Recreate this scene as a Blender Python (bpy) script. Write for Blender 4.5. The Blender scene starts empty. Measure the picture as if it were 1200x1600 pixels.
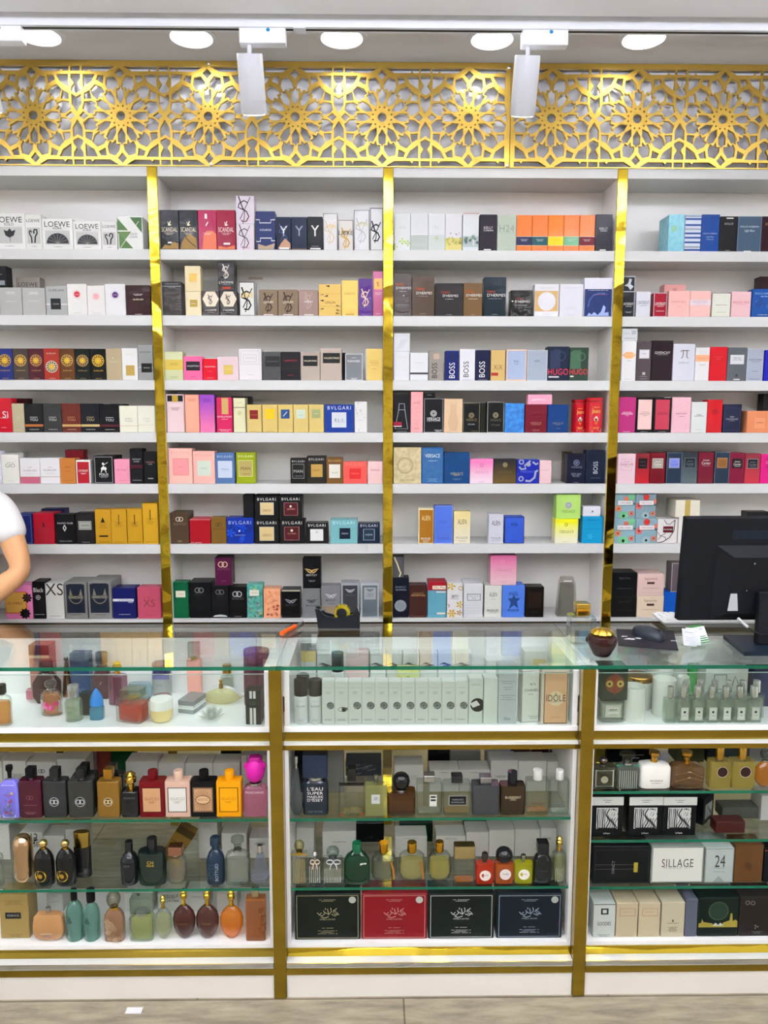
import bpy, math, random
from mathutils import Vector, Matrix
S = bpy.context.scene
COL = S.collection
random.seed(7)

# ---------------------------------------------------------------- camera
H, FPX = 1.6861, 1200.0
_p, _y, _r = math.radians(7.2307), math.radians(0.76), math.radians(0.0522)
FW = Vector((math.sin(_y)*math.cos(_p), math.cos(_y)*math.cos(_p), -math.sin(_p)))
_R = Vector((math.cos(_y), -math.sin(_y), 0)); _U = _R.cross(FW)
RT = _R*math.cos(_r)+_U*math.sin(_r); UP = -_R*math.sin(_r)+_U*math.cos(_r)
CAM = Vector((0, 0, H))
cd = bpy.data.cameras.new('camera'); cam = bpy.data.objects.new('camera', cd); COL.objects.link(cam)
m3 = Matrix((RT, UP, -FW)).transposed(); cam.matrix_world = Matrix.Translation(CAM) @ m3.to_4x4()
cd.sensor_fit = 'VERTICAL'; cd.sensor_height = 36; cd.lens = 27; cd.clip_start = .05
S.camera = cam

# ---------------------------------------------------------------- light and exposure
S.view_settings.view_transform = 'Standard'; S.view_settings.look = 'None'
S.view_settings.gamma = 1; S.view_settings.use_curve_mapping = False
S.view_settings.exposure = 0.33
S.cycles.max_bounces = 10; S.cycles.transparent_max_bounces = 24; S.cycles.glossy_bounces = 5
S.cycles.diffuse_bounces = 4; S.cycles.caustics_reflective = False; S.cycles.caustics_refractive = False
wd = bpy.data.worlds.new('world'); S.world = wd; wd.use_nodes = True
wd.node_tree.nodes['Background'].inputs[0].default_value = (1, 1, 1, 1)
wd.node_tree.nodes['Background'].inputs[1].default_value = 0.35
PANEL_POWER = 6.0      # strength of each shop ceiling light panel
UP_POWER = 30.0          # added upward glow of the same panels, to brighten ceiling and lattice
DOWN_POWER = 16.0       # strength of each recessed downlight

# ---------------------------------------------------------------- helpers: pixels to points
def ray(px, py): return (FW + RT*((px-600)/FPX) + UP*((800-py)/FPX))
def atY(px, py, Y):
    d = ray(px, py); return CAM + d*((Y-CAM.y)/d.y)
def atZ(px, py, z):
    d = ray(px, py); return CAM + d*((z-CAM.z)/d.z)
def xat(px, Y, z):
    # world x seen at image column px for a point at depth Y and height z
    a = RT-FW*((px-600)/FPX)
    return -(a.y*Y + a.z*(z-H))/a.x
def zat(py, Y, x=0):
    a = UP-FW*((800-py)/FPX)
    return H-(a.x*x + a.y*Y)/a.z

# ---------------------------------------------------------------- helpers: materials
NAMED = dict(k='#131418', w='#f3f2ee', g='#c9a45c', s='#b4b7bb', r='#b8142a', n='#1c2748', c='#efe6c8', dg='#3a3b3e', m='#5a1420', gg='#e0bd3e', b='#4a3226', p='#eab2b4')
def lin(h):
    h = NAMED.get(h, h); h = h.lstrip('#')
    v = [int(h[i:i+2], 16)/255 for i in (0, 2, 4)]
    return tuple(((c+.055)/1.055)**2.4 if c > .04045 else c/12.92 for c in v)
MATS = {}
def ink(c): return tuple(.82*max(v, 0)**1.14 for v in c)     # swatches toned down to offset the raised exposure and surface sheen
def mat(spec, rough=None):
    key = (spec, rough)
    if key in MATS: return MATS[key]
    kind, h = spec.split(':') if ':' in spec else ('d', spec)
    m = bpy.data.materials.new('finish_%s_%d' % (kind, len(MATS))); m.use_nodes = True; MATS[key] = m
    nt = m.node_tree; N = nt.nodes; L = nt.links; b = N['Principled BSDF']; out = N['Material Output']
    h1 = h.split('>')[0]; c = (*(ink(lin(h1)) if kind in ('d', 'f', 'y') and rough is None else lin(h1)), 1)
    b.inputs['Base Color'].default_value = c
    def bump(scale, strength, dist=.002, det=2, stretch=None):
        t = N.new('ShaderNodeTexNoise'); t.inputs['Scale'].default_value = scale; t.inputs['Detail'].default_value = det
        tc = N.new('ShaderNodeTexCoord'); src = tc.outputs['Object']
        if stretch:
            mp = N.new('ShaderNodeMapping'); mp.inputs['Scale'].default_value = stretch; L.new(src, mp.inputs[0]); src = mp.outputs[0]
        L.new(src, t.inputs['Vector'])
        bp = N.new('ShaderNodeBump'); bp.inputs['Strength'].default_value = strength; bp.inputs['Distance'].default_value = dist
        L.new(t.outputs[0], bp.inputs['Height']); L.new(bp.outputs[0], b.inputs['Normal']); return t
    if kind == 'd':      # printed board, painted things
        b.inputs['Roughness'].default_value = .42 if rough is None else rough; b.inputs['Specular IOR Level'].default_value = .22
    elif kind == 'f':    # board under cellophane
        b.inputs['Roughness'].default_value = .5; b.inputs['Specular IOR Level'].default_value = .12
        b.inputs['Coat Weight'].default_value = .3; b.inputs['Coat Roughness'].default_value = .05; b.inputs['Coat IOR'].default_value = 1.4
        bump(30, .28, .003, 2)
        L.new(N['Bump'].outputs[0], b.inputs['Coat Normal'])
    elif kind == 'v':    # two colours running from bottom to top, h = bottom>top
        tc = N.new('ShaderNodeTexCoord'); sp = N.new('ShaderNodeSeparateXYZ'); rp = N.new('ShaderNodeValToRGB')
        L.new(tc.outputs['Generated'], sp.inputs[0]); L.new(sp.outputs[2], rp.inputs[0]); L.new(rp.outputs[0], b.inputs['Base Color'])
        cs = h.split('>'); e = rp.color_ramp.elements; e[0].color = (*ink(lin(cs[0])), 1); e[1].color = (*ink(lin(cs[-1])), 1)
        e[0].position = .12; e[1].position = .85; b.inputs['Roughness'].default_value = .3
    elif kind == 'n':    # mottled print, two colours
        cs = h.split('>')
        t = N.new('ShaderNodeTexNoise'); t.inputs['Scale'].default_value = 55; t.inputs['Detail'].default_value = 4
        tc = N.new('ShaderNodeTexCoord'); rp = N.new('ShaderNodeValToRGB'); L.new(tc.outputs['Object'], t.inputs['Vector'])
        L.new(t.outputs[0], rp.inputs[0]); L.new(rp.outputs[0], b.inputs['Base Color'])
        e = rp.color_ramp.elements; e[0].color = (*ink(lin(cs[0])), 1); e[1].color = (*ink(lin(cs[1])), 1); e[0].position = .42; e[1].position = .58
        b.inputs['Roughness'].default_value = .3
    elif kind == 'm':    # metal
        b.inputs['Metallic'].default_value = 1; b.inputs['Roughness'].default_value = .22 if rough is None else rough
    elif kind == 'y':    # metallic foil board
        b.inputs['Metallic'].default_value = .35; b.inputs['Roughness'].default_value = .35
        bump(20, .2, .003, 1)
    elif kind == 'l':    # lacquer, solid glossy glass
        b.inputs['Roughness'].default_value = .08 if rough is None else rough; b.inputs['Coat Weight'].default_value = .15; b.inputs['Coat Roughness'].default_value = .03; b.inputs['Specular IOR Level'].default_value = .35
    elif kind in ('t', 'q', 'e'):   # t thin clear or tinted glass, q coloured liquid, e cut edge of glass
        N.remove(b)
        tr = N.new('ShaderNodeBsdfTransparent'); tr.inputs[0].default_value = (*[v**.42 for v in c[:3]], 1) if kind == 'q' else c
        gl = N.new('ShaderNodeBsdfGlossy'); gl.inputs['Roughness'].default_value = .02; gl.inputs[0].default_value = (1, 1, 1, 1)
        fr = N.new('ShaderNodeFresnel'); ge = N.new('ShaderNodeNewGeometry'); mr = N.new('ShaderNodeMapRange'); mr.inputs[3].default_value = 1.5; mr.inputs[4].default_value = 1/1.5
        L.new(ge.outputs['Backfacing'], mr.inputs[0]); L.new(mr.outputs[0], fr.inputs[0])
        mx = N.new('ShaderNodeMixShader'); base = tr.outputs[0]
        if kind == 't' and h1 != '#f7fbf9':   # longer way through the glass at its rims
            lw = N.new('ShaderNodeLayerWeight'); lw.inputs[0].default_value = .35; mc = N.new('ShaderNodeMix'); mc.data_type = 'RGBA'
            mc.inputs[6].default_value = c; mc.inputs[7].default_value = (c[0]*.6, c[1]*.66, c[2]*.63, 1); L.new(lw.outputs['Facing'], mc.inputs[0]); L.new(mc.outputs[2], tr.inputs[0])
        if kind != 't':
            df = N.new('ShaderNodeBsdfDiffuse'); df.inputs[0].default_value = c
            m2 = N.new('ShaderNodeMixShader'); m2.inputs[0].default_value = (.24 if min(c[:3]) > .35 else .42) if kind == 'q' else .75
            tl = N.new('ShaderNodeBsdfTranslucent'); tl.inputs[0].default_value = c; m4 = N.new('ShaderNodeMixShader'); L.new(df.outputs[0], m4.inputs[1]); L.new(tl.outputs[0], m4.inputs[2])
            L.new(tr.outputs[0], m2.inputs[1]); L.new(m4.outputs[0], m2.inputs[2]); base = m2.outputs[0]
        L.new(fr.outputs[0], mx.inputs[0]); L.new(base, mx.inputs[1]); L.new(gl.outputs[0], mx.inputs[2]); L.new(mx.outputs[0], out.inputs[0])
    elif kind == 'x':    # emitter, h = colour@strength
        N.remove(b); hh, st = h.split('@'); em = N.new('ShaderNodeEmission'); em.inputs[0].default_value = (*lin(hh), 1)
        em.inputs[1].default_value = float(st); L.new(em.outputs[0], out.inputs[0])
    return m
def custom(name, fn):
    if name in MATS: return MATS[name]
    m = bpy.data.materials.new(name); m.use_nodes = True; MATS[name] = m
    fn(m.node_tree, m.node_tree.nodes, m.node_tree.links, m.node_tree.nodes['Principled BSDF']); return m
def _goldmirror(nt, N, L, b):
    b.inputs['Metallic'].default_value = 1; b.inputs['Roughness'].default_value = .07
    b.inputs['Base Color'].default_value = (.62, .43, .035, 1)
    tc = N.new('ShaderNodeTexCoord'); mp = N.new('ShaderNodeMapping'); mp.inputs['Scale'].default_value = (3, 3, 3.4)
    t = N.new('ShaderNodeTexNoise'); t.inputs['Scale'].default_value = 1.6; t.inputs['Detail'].default_value = 1.5
    bp = N.new('ShaderNodeBump'); bp.inputs['Strength'].default_value = .7; bp.inputs['Distance'].default_value = .03
    L.new(tc.outputs['Object'], mp.inputs[0]); L.new(mp.outputs[0], t.inputs[0]); L.new(t.outputs[0], bp.inputs['Height']); L.new(bp.outputs[0], b.inputs['Normal'])
GOLDM = custom('gold_mirror_foil', _goldmirror)
def _gold(nt, N, L, b):
    b.inputs['Metallic'].default_value = 1; b.inputs['Roughness'].default_value = .34
    b.inputs['Base Color'].default_value = (.56, .36, .075, 1)
GOLDS = custom('gold_satin_metal', _gold)
def _goldstrip(nt, N, L, b):
    b.inputs['Metallic'].default_value = .9; b.inputs['Roughness'].default_value = .18
    tc = N.new('ShaderNodeTexCoord'); mp = N.new('ShaderNodeMapping'); mp.inputs['Scale'].default_value = (1, 1, 5)
    t = N.new('ShaderNodeTexNoise'); t.inputs['Scale'].default_value = 3; t.inputs['Detail'].default_value = 6
    rp = N.new('ShaderNodeValToRGB'); rp.color_ramp.elements[0].color = (.20, .13, .012, 1); rp.color_ramp.elements[1].color = (.40, .275, .035, 1)
    L.new(tc.outputs['Object'], mp.inputs[0]); L.new(mp.outputs[0], t.inputs[0]); L.new(t.outputs[0], rp.inputs[0]); L.new(rp.outputs[0], b.inputs['Base Color'])
GOLDB = custom('gold_brown_veneer', _goldstrip)
def _floor(nt, N, L, b):
    b.inputs['Roughness'].default_value = .45
    tc = N.new('ShaderNodeTexCoord'); mp = N.new('ShaderNodeMapping'); mp.inputs['Scale'].default_value = (1.6, 9, 1)
    t = N.new('ShaderNodeTexNoise'); t.inputs['Scale'].default_value = 4; t.inputs['Detail'].default_value = 9; t.inputs['Roughness'].default_value = .65
    rp = N.new('ShaderNodeValToRGB'); rp.color_ramp.elements[0].color = (*lin('#6a6152'), 1); rp.color_ramp.elements[1].color = (*lin('#a39880'), 1)
    rp.color_ramp.elements[0].position = .3; rp.color_ramp.elements[1].position = .7
    br = N.new('ShaderNodeTexBrick'); br.inputs['Scale'].default_value = 1; br.inputs['Mortar Size'].default_value = .0028; br.offset = .5
    br.inputs['Brick Width'].default_value = 1.2; br.inputs['Row Height'].default_value = .6; br.inputs['Color1'].default_value = br.inputs['Color2'].default_value = (1, 1, 1, 1); br.inputs['Mortar'].default_value = (.35, .33, .3, 1)
    mp2 = N.new('ShaderNodeMapping'); mp2.inputs['Location'].default_value = (-.085, .36, 0)
    mx = N.new('ShaderNodeMix'); mx.data_type = 'RGBA'; mx.blend_type = 'MULTIPLY'; mx.inputs[0].default_value = 1
    L.new(tc.outputs['Object'], mp.inputs[0]); L.new(mp.outputs[0], t.inputs[0]); L.new(t.outputs[0], rp.inputs[0])
    L.new(tc.outputs['Object'], mp2.inputs[0]); L.new(mp2.outputs[0], br.inputs[0])
    L.new(rp.outputs[0], mx.inputs[6]); L.new(br.outputs[0], mx.inputs[7]); L.new(mx.outputs[2], b.inputs['Base Color'])
FLOORM = custom('grey_wood_look_tile', _floor)
def _wood(nt, N, L, b):
    b.inputs['Roughness'].default_value = .5
    tc = N.new('ShaderNodeTexCoord'); mp = N.new('ShaderNodeMapping'); mp.inputs['Scale'].default_value = (2, 2, 22)
    t = N.new('ShaderNodeTexNoise'); t.inputs['Scale'].default_value = 3; t.inputs['Detail'].default_value = 6
    rp = N.new('ShaderNodeValToRGB'); rp.color_ramp.elements[0].color = (*lin('#b89e6c'), 1); rp.color_ramp.elements[1].color = (*lin('#d8c69a'), 1)
    L.new(tc.outputs['Object'], mp.inputs[0]); L.new(mp.outputs[0], t.inputs[0]); L.new(t.outputs[0], rp.inputs[0]); L.new(rp.outputs[0], b.inputs['Base Color'])
WOODM = custom('light_oak_laminate', _wood)
def _stock(nt, N, L, b):
    b.inputs['Roughness'].default_value = .6
    tc = N.new('ShaderNodeTexCoord'); mp = N.new('ShaderNodeMapping'); mp.inputs['Rotation'].default_value = (math.pi/2, 0, 0)
    br = N.new('ShaderNodeTexBrick'); br.inputs['Scale'].default_value = 1; br.inputs['Brick Width'].default_value = .16; br.inputs['Row Height'].default_value = .30
    br.inputs['Mortar Size'].default_value = .03; br.inputs['Bias'].default_value = -.1
    br.inputs['Color1'].default_value = (.22, .17, .13, 1); br.inputs['Color2'].default_value = (.6, .55, .48, 1); br.inputs['Mortar'].default_value = (.55, .55, .53, 1)
    L.new(tc.outputs['Object'], mp.inputs[0]); L.new(mp.outputs[0], br.inputs[0]); L.new(br.outputs[0], b.inputs['Base Color'])
STOCKM = custom('stocked_shelving_wall', _stock)
WHITE_DIMMED = mat('d:#c6c6c4', .3); WHITEC = mat('l:#f4f4f2', .3); WHITEG_LIFTED = mat('l:#f8f5f0', .16); CEIL = mat('d:#eceae6', .7)  # shelf board white dimmed, back and side white lightened, to even the lighting
CLEAR = mat('t:#f7fbf9'); EDGE = mat('e:#0c8a68'); CHROME = mat('m:#d0d2d4', .15); BLACK = mat('d:#101216', .45)

# ---------------------------------------------------------------- helpers: meshes
class MB:
    def __init__(s): s.v = []; s.f = []; s.mi = []; s.ms = []
    def m(s, m):
        if m not in s.ms: s.ms.append(m)
        return s.ms.index(m)
    def add(s, vs, fs, m):
        o = len(s.v); s.v += [tuple(v) for v in vs]; i = s.m(m)
        for f in fs: s.f.append(tuple(o+a for a in f)); s.mi.append(i)
        return s
    def box(s, x0, x1, y0, y1, z0, z1, m, c=0.0, front=None):
        if c <= 0:
            vs = [(x, y, z) for z in (z0, z1) for y in (y0, y1) for x in (x0, x1)]
            fs = [(0, 2, 3, 1), (4, 5, 7, 6), (2, 6, 7, 3), (0, 4, 6, 2), (1, 3, 7, 5)]
            s.add(vs, fs, m); s.add(vs, [(0, 1, 5, 4)], front or m); return s
        ring = [(x0, y0+c), (x0+c, y0), (x1-c, y0), (x1, y0+c), (x1, y1-c), (x1-c, y1), (x0+c, y1), (x0, y1-c)]
        cx, cy = (x0+x1)/2, (y0+y1)/2; vs = []
        for z, k in ((z0, c), (z0+c, 0), (z1-c, 0), (z1, c)):
            for x, y in ring: vs.append((x-math.copysign(k, x-cx)*.9, y-math.copysign(k, y-cy)*.9, z))
        fs = [tuple(range(7, -1, -1)), tuple(24+i for i in range(8))]
        for r in range(3):
            for i in range(8): fs.append((r*8+i, r*8+(i+1) % 8, r*8+8+(i+1) % 8, r*8+8+i))
        s.add(vs, fs, m); return s
    def loft(s, prof, w, d, h, m, n=2.0, seg=28, z0=0, cx=0, cy=0):
        # prof: list of (height fraction, half width fraction[, half depth fraction])
        vs = []; fs = []
        for q in prof:
            a, b = q[0], q[1]; e = q[2] if len(q) > 2 else b
            for i in range(seg):
                t = 2*math.pi*(i+.5)/seg; ct, st = math.cos(t), math.sin(t)
                x = math.copysign(abs(ct)**(2/n), ct); y = math.copysign(abs(st)**(2/n), st)
                vs.append((cx+x*w/2*b, cy+y*d/2*e, z0+a*h))
        for r in range(len(prof)-1):
            for i in range(seg): fs.append((r*seg+i, r*seg+(i+1) % seg, (r+1)*seg+(i+1) % seg, (r+1)*seg+i))
        fs.append(tuple(range(seg-1, -1, -1))); o = (len(prof)-1)*seg; fs.append(tuple(o+i for i in range(seg)))
        return s.add(vs, fs, m)
    def tube(s, pts, r, m, seg=8, closed=False):
        pts = [Vector(p) for p in pts]; vs = []; fs = []; n = len(pts)
        for i, p in enumerate(pts):
            a = pts[(i-1) % n] if (closed or i) else p; b = pts[(i+1) % n] if (closed or i < n-1) else p
            t = (b-a).normalized(); u = t.cross(Vector((0, 0, 1)))
            if u.length < .05: u = t.cross(Vector((0, 1, 0)))
            u.normalize(); w = t.cross(u); rr = r[i] if isinstance(r, (list, tuple)) else r
            for k in range(seg):
                an = 2*math.pi*k/seg; vs.append(p+u*rr*math.cos(an)+w*rr*math.sin(an))
        for i in range(n if closed else n-1):
            j = (i+1) % n
            for k in range(seg): fs.append((i*seg+k, j*seg+k, j*seg+(k+1) % seg, i*seg+(k+1) % seg))
        if not closed: fs.append(tuple(range(seg))); fs.append(tuple((n-1)*seg+k for k in range(seg-1, -1, -1)))
        return s.add(vs, fs, m)
    def build(s, name, parent=None, loc=(0, 0, 0), rz=0, rx=0, smooth=True, ang=35, extra=None):
        me = bpy.data.meshes.new(name); me.from_pydata(s.v, [], s.f)
        for m in s.ms: me.materials.append(m)
        me.polygons.foreach_set('material_index', s.mi)
        if smooth:
            me.polygons.foreach_set('use_smooth', [True]*len(s.f)); me.set_sharp_from_angle(angle=math.radians(ang))
        me.update(); o = bpy.data.objects.new(name, me); COL.objects.link(o); o.location = loc; o.rotation_euler = (rx, 0, rz)
        if parent: o.parent = parent
        return o
def tag(o, label=None, cat=None, group=None, kind=None):
    if label: o['label'] = label
    if cat: o['category'] = cat
    if group: o['group'] = group
    if kind: o['kind'] = kind
    return o
def empty(name, loc, label, cat, group=None, rz=0):
    o = bpy.data.objects.new(name, None); COL.objects.link(o); o.location = loc; o.rotation_euler = (0, 0, rz); o.empty_display_size = .05
    return tag(o, label, cat, group)
def struct(name, mb, **k): return tag(mb.build(name, **k), kind='structure')

# ---------------------------------------------------------------- helpers: printing (letters and marks on flat or curved fronts)
CH = "ABCDEFGHIJKLMNOPQRSTUVWXYZabcdefghijklmnopqrstuvwxyz0123456789&'.-°éÉÔÌìè!"
GL = {}
def make_glyphs():
    obs = []
    for c in CH:
        for t in (c, 'H'+c+'H'):
            cu = bpy.data.curves.new('g', 'FONT'); cu.body = t; cu.size = 1; cu.resolution_u = 3
            o = bpy.data.objects.new('g', cu); COL.objects.link(o); obs.append((c, t, o))
    cu = bpy.data.curves.new('g', 'FONT'); cu.body = 'HH'; cu.size = 1; o2 = bpy.data.objects.new('g', cu); COL.objects.link(o2)
    bpy.context.view_layer.update(); dg = bpy.context.evaluated_depsgraph_get()
    def ext(o):
        me = o.evaluated_get(dg).to_mesh(); vs = [(v.co.x, v.co.y) for v in me.vertices]; fs = [tuple(p.vertices) for p in me.polygons]
        o.evaluated_get(dg).to_mesh_clear(); return vs, fs
    v2, _ = ext(o2); w2 = max(v[0] for v in v2)
    for c, t, o in obs:
        vs, fs = ext(o)
        if t == c: GL[c] = [vs, fs, 0]
        else: GL[c][2] = max(v[0] for v in vs)-w2
    for o in [o2]+[o for _, _, o in obs]:
        d = o.data; bpy.data.objects.remove(o); bpy.data.curves.remove(d)
make_glyphs()
CAPH = max(v[1] for v in GL['H'][0])
def text_geo(s, sp=.02):
    vs = []; fs = []; x = 0
    for c in s:
        if c == ' ': x += .3; continue
        gv, gf, adv = GL[c]; o = len(vs)
        vs += [(x+a, b) for a, b in gv]; fs += [tuple(o+i for i in f) for f in gf]; x += adv+sp
    x0 = min(v[0] for v in vs); x1 = max(v[0] for v in vs)
    return [((a-x0)/(x1-x0)-.5, (b-CAPH/2)/(x1-x0)) for a, b in vs], fs
# each mark is a function (w, h) -> list of (flat vertices (x, z) in metres from the face's lower left, faces, colour)
def T(s, v, wf, c='w', u=.5, r=0, k=1.0, sp=.02):
    def f(w, h):
        vs, fs = text_geo(s, sp); L = wf*(h if r else w)
        if r: return [([(u*w-b*L*k, v*h+a*L) for a, b in vs], fs, c)]
        return [([(u*w+a*L, v*h+b*L*k) for a, b in vs], fs, c)]
    return f
def R(u0, v0, u1, v1, c):
    return lambda w, h: [([(u0*w, v0*h), (u1*w, v0*h), (u1*w, v1*h), (u0*w, v1*h)], [(0, 1, 2, 3)], c)]
def Fr(u0, v0, u1, v1, c, t=.03):
    def f(w, h):
        a, b, d, e = u0*w, v0*h, u1*w, v1*h; q = t*w
        return [([(a, b), (d, b), (d, e), (a, e), (a+q, b+q), (d-q, b+q), (d-q, e-q), (a+q, e-q)], [(0, 1, 5, 4), (1, 2, 6, 5), (2, 3, 7, 6), (3, 0, 4, 7)], c)]
    return f
def C(u, v, r, c, n=22, e=1.0):
    return lambda w, h: [([(u*w+r*w*math.cos(2*math.pi*i/n), v*h+e*r*w*math.sin(2*math.pi*i/n)) for i in range(n)], [tuple(range(n))], c)]
def Ri(u, v, r, c, t=.2, n=22, e=1.0):
    def f(w, h):
        vs = [(u*w+q*w*math.cos(2*math.pi*i/n), v*h+e*q*w*math.sin(2*math.pi*i/n)) for q in (r, r*(1-t)) for i in range(n)]
        return [(vs, [(i, (i+1) % n, n+(i+1) % n, n+i) for i in range(n)], c)]
    return f
def Pg(pts, c): return lambda w, h: [([(a*w, b*h) for a, b in pts], [tuple(range(len(pts)))], c)]
def St(pts, t, c):
    # a stroke of width t (fraction of the face width) along points
    def f(w, h):
        P = [Vector((a*w, b*h)) for a, b in pts]; vs = []; n = len(P)
        for i, p in enumerate(P):
            d = (P[min(i+1, n-1)]-P[max(i-1, 0)]).normalized(); q = Vector((-d.y, d.x))*t*w/2; vs += [(p+q)[:], (p-q)[:]]
        return [(vs, [(2*i+1, 2*i+3, 2*i+2, 2*i) for i in range(n-1)], c)]
    return f
def Ln(v, wf=.5, c='dg', n=1, u=.5, dv=.035):
    # fine print too small to read, as broken hairlines
    def f(w, h):
        out = []
        for k in range(n):
            x = u*w-wf*w/2*(1 if k % 2 == 0 else .7); xe = u*w+wf*w/2*(1 if k % 2 == 0 else .7); z = (v-k*dv)*h; i = 0
            while x < xe:
                l = min((.05+.045*((i*7+k*3) % 4))*w, xe-x); out.append(([(x, z-.0006), (x+l, z-.0006), (x+l, z+.0006), (x, z+.0006)], [(0, 1, 2, 3)], c)); x += l+.02*w; i += 1
        return out
    return f
def Mono(u, v, s, c, t=.06):
    # tall interlaced letter mark
    pts = [[(-.35, .55), (-.12, .1), (0, -.05)], [(.4, .5), (0, -.05), (-.28, -.42)],
           [(.22, .28), (0, .36), (-.3, .25), (-.38, .08), (-.1, 0), (.15, -.08), (.3, -.3), (.12, -.5), (-.2, -.48)], [(.05, -.05), (0, -.35), (-.1, -.62)]]
    def f(w, h):
        out = []
        for i, p in enumerate(pts): out += St([(u+a*s, v+b*s*w/h*1.5) for a, b in p], t*(1 if i % 2 == 0 else .6), c)(w, h)
        return out
    return f
def Rings(u, v, r, c):
    return lambda w, h: Ri(u-r*.62, v, r, c, .28)(w, h)+Ri(u+r*.62, v, r, c, .28)(w, h)
def Wing(u, v, s, c):
    def f(w, h):
        k = w/h; out = []
        for q in (-1, 1):
            out += Pg([(u+q*.05*s, v-.12*s*k), (u+q*.5*s, v+.16*s*k), (u+q*.38*s, v+.02*s*k), (u+q*.22*s, v-.12*s*k), (u+q*.05*s, v-.2*s*k)][::q], c)(w, h)
            out += Pg([(u+q*.08*s, v+.02*s*k), (u+q*.58*s, v+.2*s*k), (u+q*.4*s, v+.2*s*k), (u+q*.08*s, v+.12*s*k)][::q], c)(w, h)
        return out+C(u, v, .1*s, c, 12)(w, h)
    return f
def Fl(u, v, r, c, n=6, c2=None):
    # a small flower
    def f(w, h):
        out = []
        for i in range(n):
            a = 2*math.pi*i/n; k = w/h
            q = [(0, 0), (math.cos(a-.35)*r*.7, math.sin(a-.35)*r*.7), (math.cos(a)*r, math.sin(a)*r), (math.cos(a+.35)*r*.7, math.sin(a+.35)*r*.7)]
            out += Pg([(u+x, v+y*k) for x, y in q], c)(w, h)
        if c2: out += C(u, v, r*.28, c2, 10)(w, h)
        return out
    return f
def Scat(fn, n, cols, seed=1, u0=.06, u1=.94, v0=.05, v1=.95, r0=.05, r1=.1):
    def f(w, h):
        rn = random.Random(seed); out = []
        for i in range(n): out += fn(rn.uniform(u0, u1), rn.uniform(v0, v1), rn.uniform(r0, r1), cols[i % len(cols)])(w, h)
        return out
    return f
def clip_rect(pts, w, h):
    for ax, lo, sg in ((0, 0, 1), (0, w, -1), (1, 0, 1), (1, h, -1)):
        out = []
        for i in range(len(pts)):
            a, b = pts[i-1], pts[i]; da, db = (a[ax]-lo)*sg, (b[ax]-lo)*sg
            if (da < 0) != (db < 0): q = da/(da-db); out.append((a[0]+(b[0]-a[0])*q, a[1]+(b[1]-a[1])*q))
            if db >= 0: out.append(b)
        pts = out
        if len(pts) < 3: return []
    return pts
def put_marks(mb, marks, w, h, surf, ox=0, oz=0):
    k = 0
    for mk in marks:
        for vs, fs, c in mk(w, h):
            k += 1; e = .0002+.00009*k
            m = mat(c if ':' in c else 'd:'+c, None)
            if surf is None:
                if any(x < 0 or x > w or z < 0 or z > h for x, z in vs):
                    nv, nf = [], []
                    for f in fs:
                        q = clip_rect([vs[i] for i in f], w, h)
                        if len(q) > 2: nf.append(tuple(range(len(nv), len(nv)+len(q)))); nv += q
                    vs, fs = nv, nf
                    if not fs: continue
            if surf is None: pts = [(ox+x, -e, oz+z) for x, z in vs]
            else: pts = [(ox+x, surf(ox+x, oz+z)-e, oz+z) for x, z in vs]
            mb.add(pts, fs, m)

# ---------------------------------------------------------------- helpers: boxes in rows
USED = {}
def jn(a, b): return a+b if b.startswith(',') else a+' '+b
def check(lab):
    USED[lab] = USED.get(lab, 0)+1
    return lab
def carton(name, x0, x1, z0, z1, Y, d, col, marks, label, cat, group, rz=0, top=None):
    w, h = x1-x0, z1-z0; mb = MB()
    spec = col if ':' in col else 'f:'+col
    mb.box(-w/2, w/2, 0, d, 0, h, mat(spec), min(.0012, w*.05))
    if top: mb.add([(-w/2+.001, .001, h+.0003), (w/2-.001, .001, h+.0003), (w/2-.001, d-.001, h+.0003), (-w/2+.001, d-.001, h+.0003)], [(0, 1, 2, 3)], mat('d:'+top))
    put_marks(mb, marks, w, h, None, -w/2, 0)
    o = mb.build(name, loc=((x0+x1)/2, Y, z0), rz=rz, smooth=False)
    return tag(o, check(label), cat, group)
def cclamp(X0, X1, z, Y, d):
    # keep goods between the panels of the counter they stand in
    if Y > 2.5 or z > .95: return X0, X1, Y
    c = (X0+X1)/2; m = .0355 if z > .8 else .0318
    for i in range(3):
        lo = CX[i]+m if i else -9; hi = CX[i+1]-m if i < 2 else 9
        if (CX[i] if i else -9) <= c <= (CX[i+1] if i < 2 else 9): X0, X1 = max(X0, lo), min(X1, hi)
    return X0, X1, min(Y, 2.3435-d)
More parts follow.
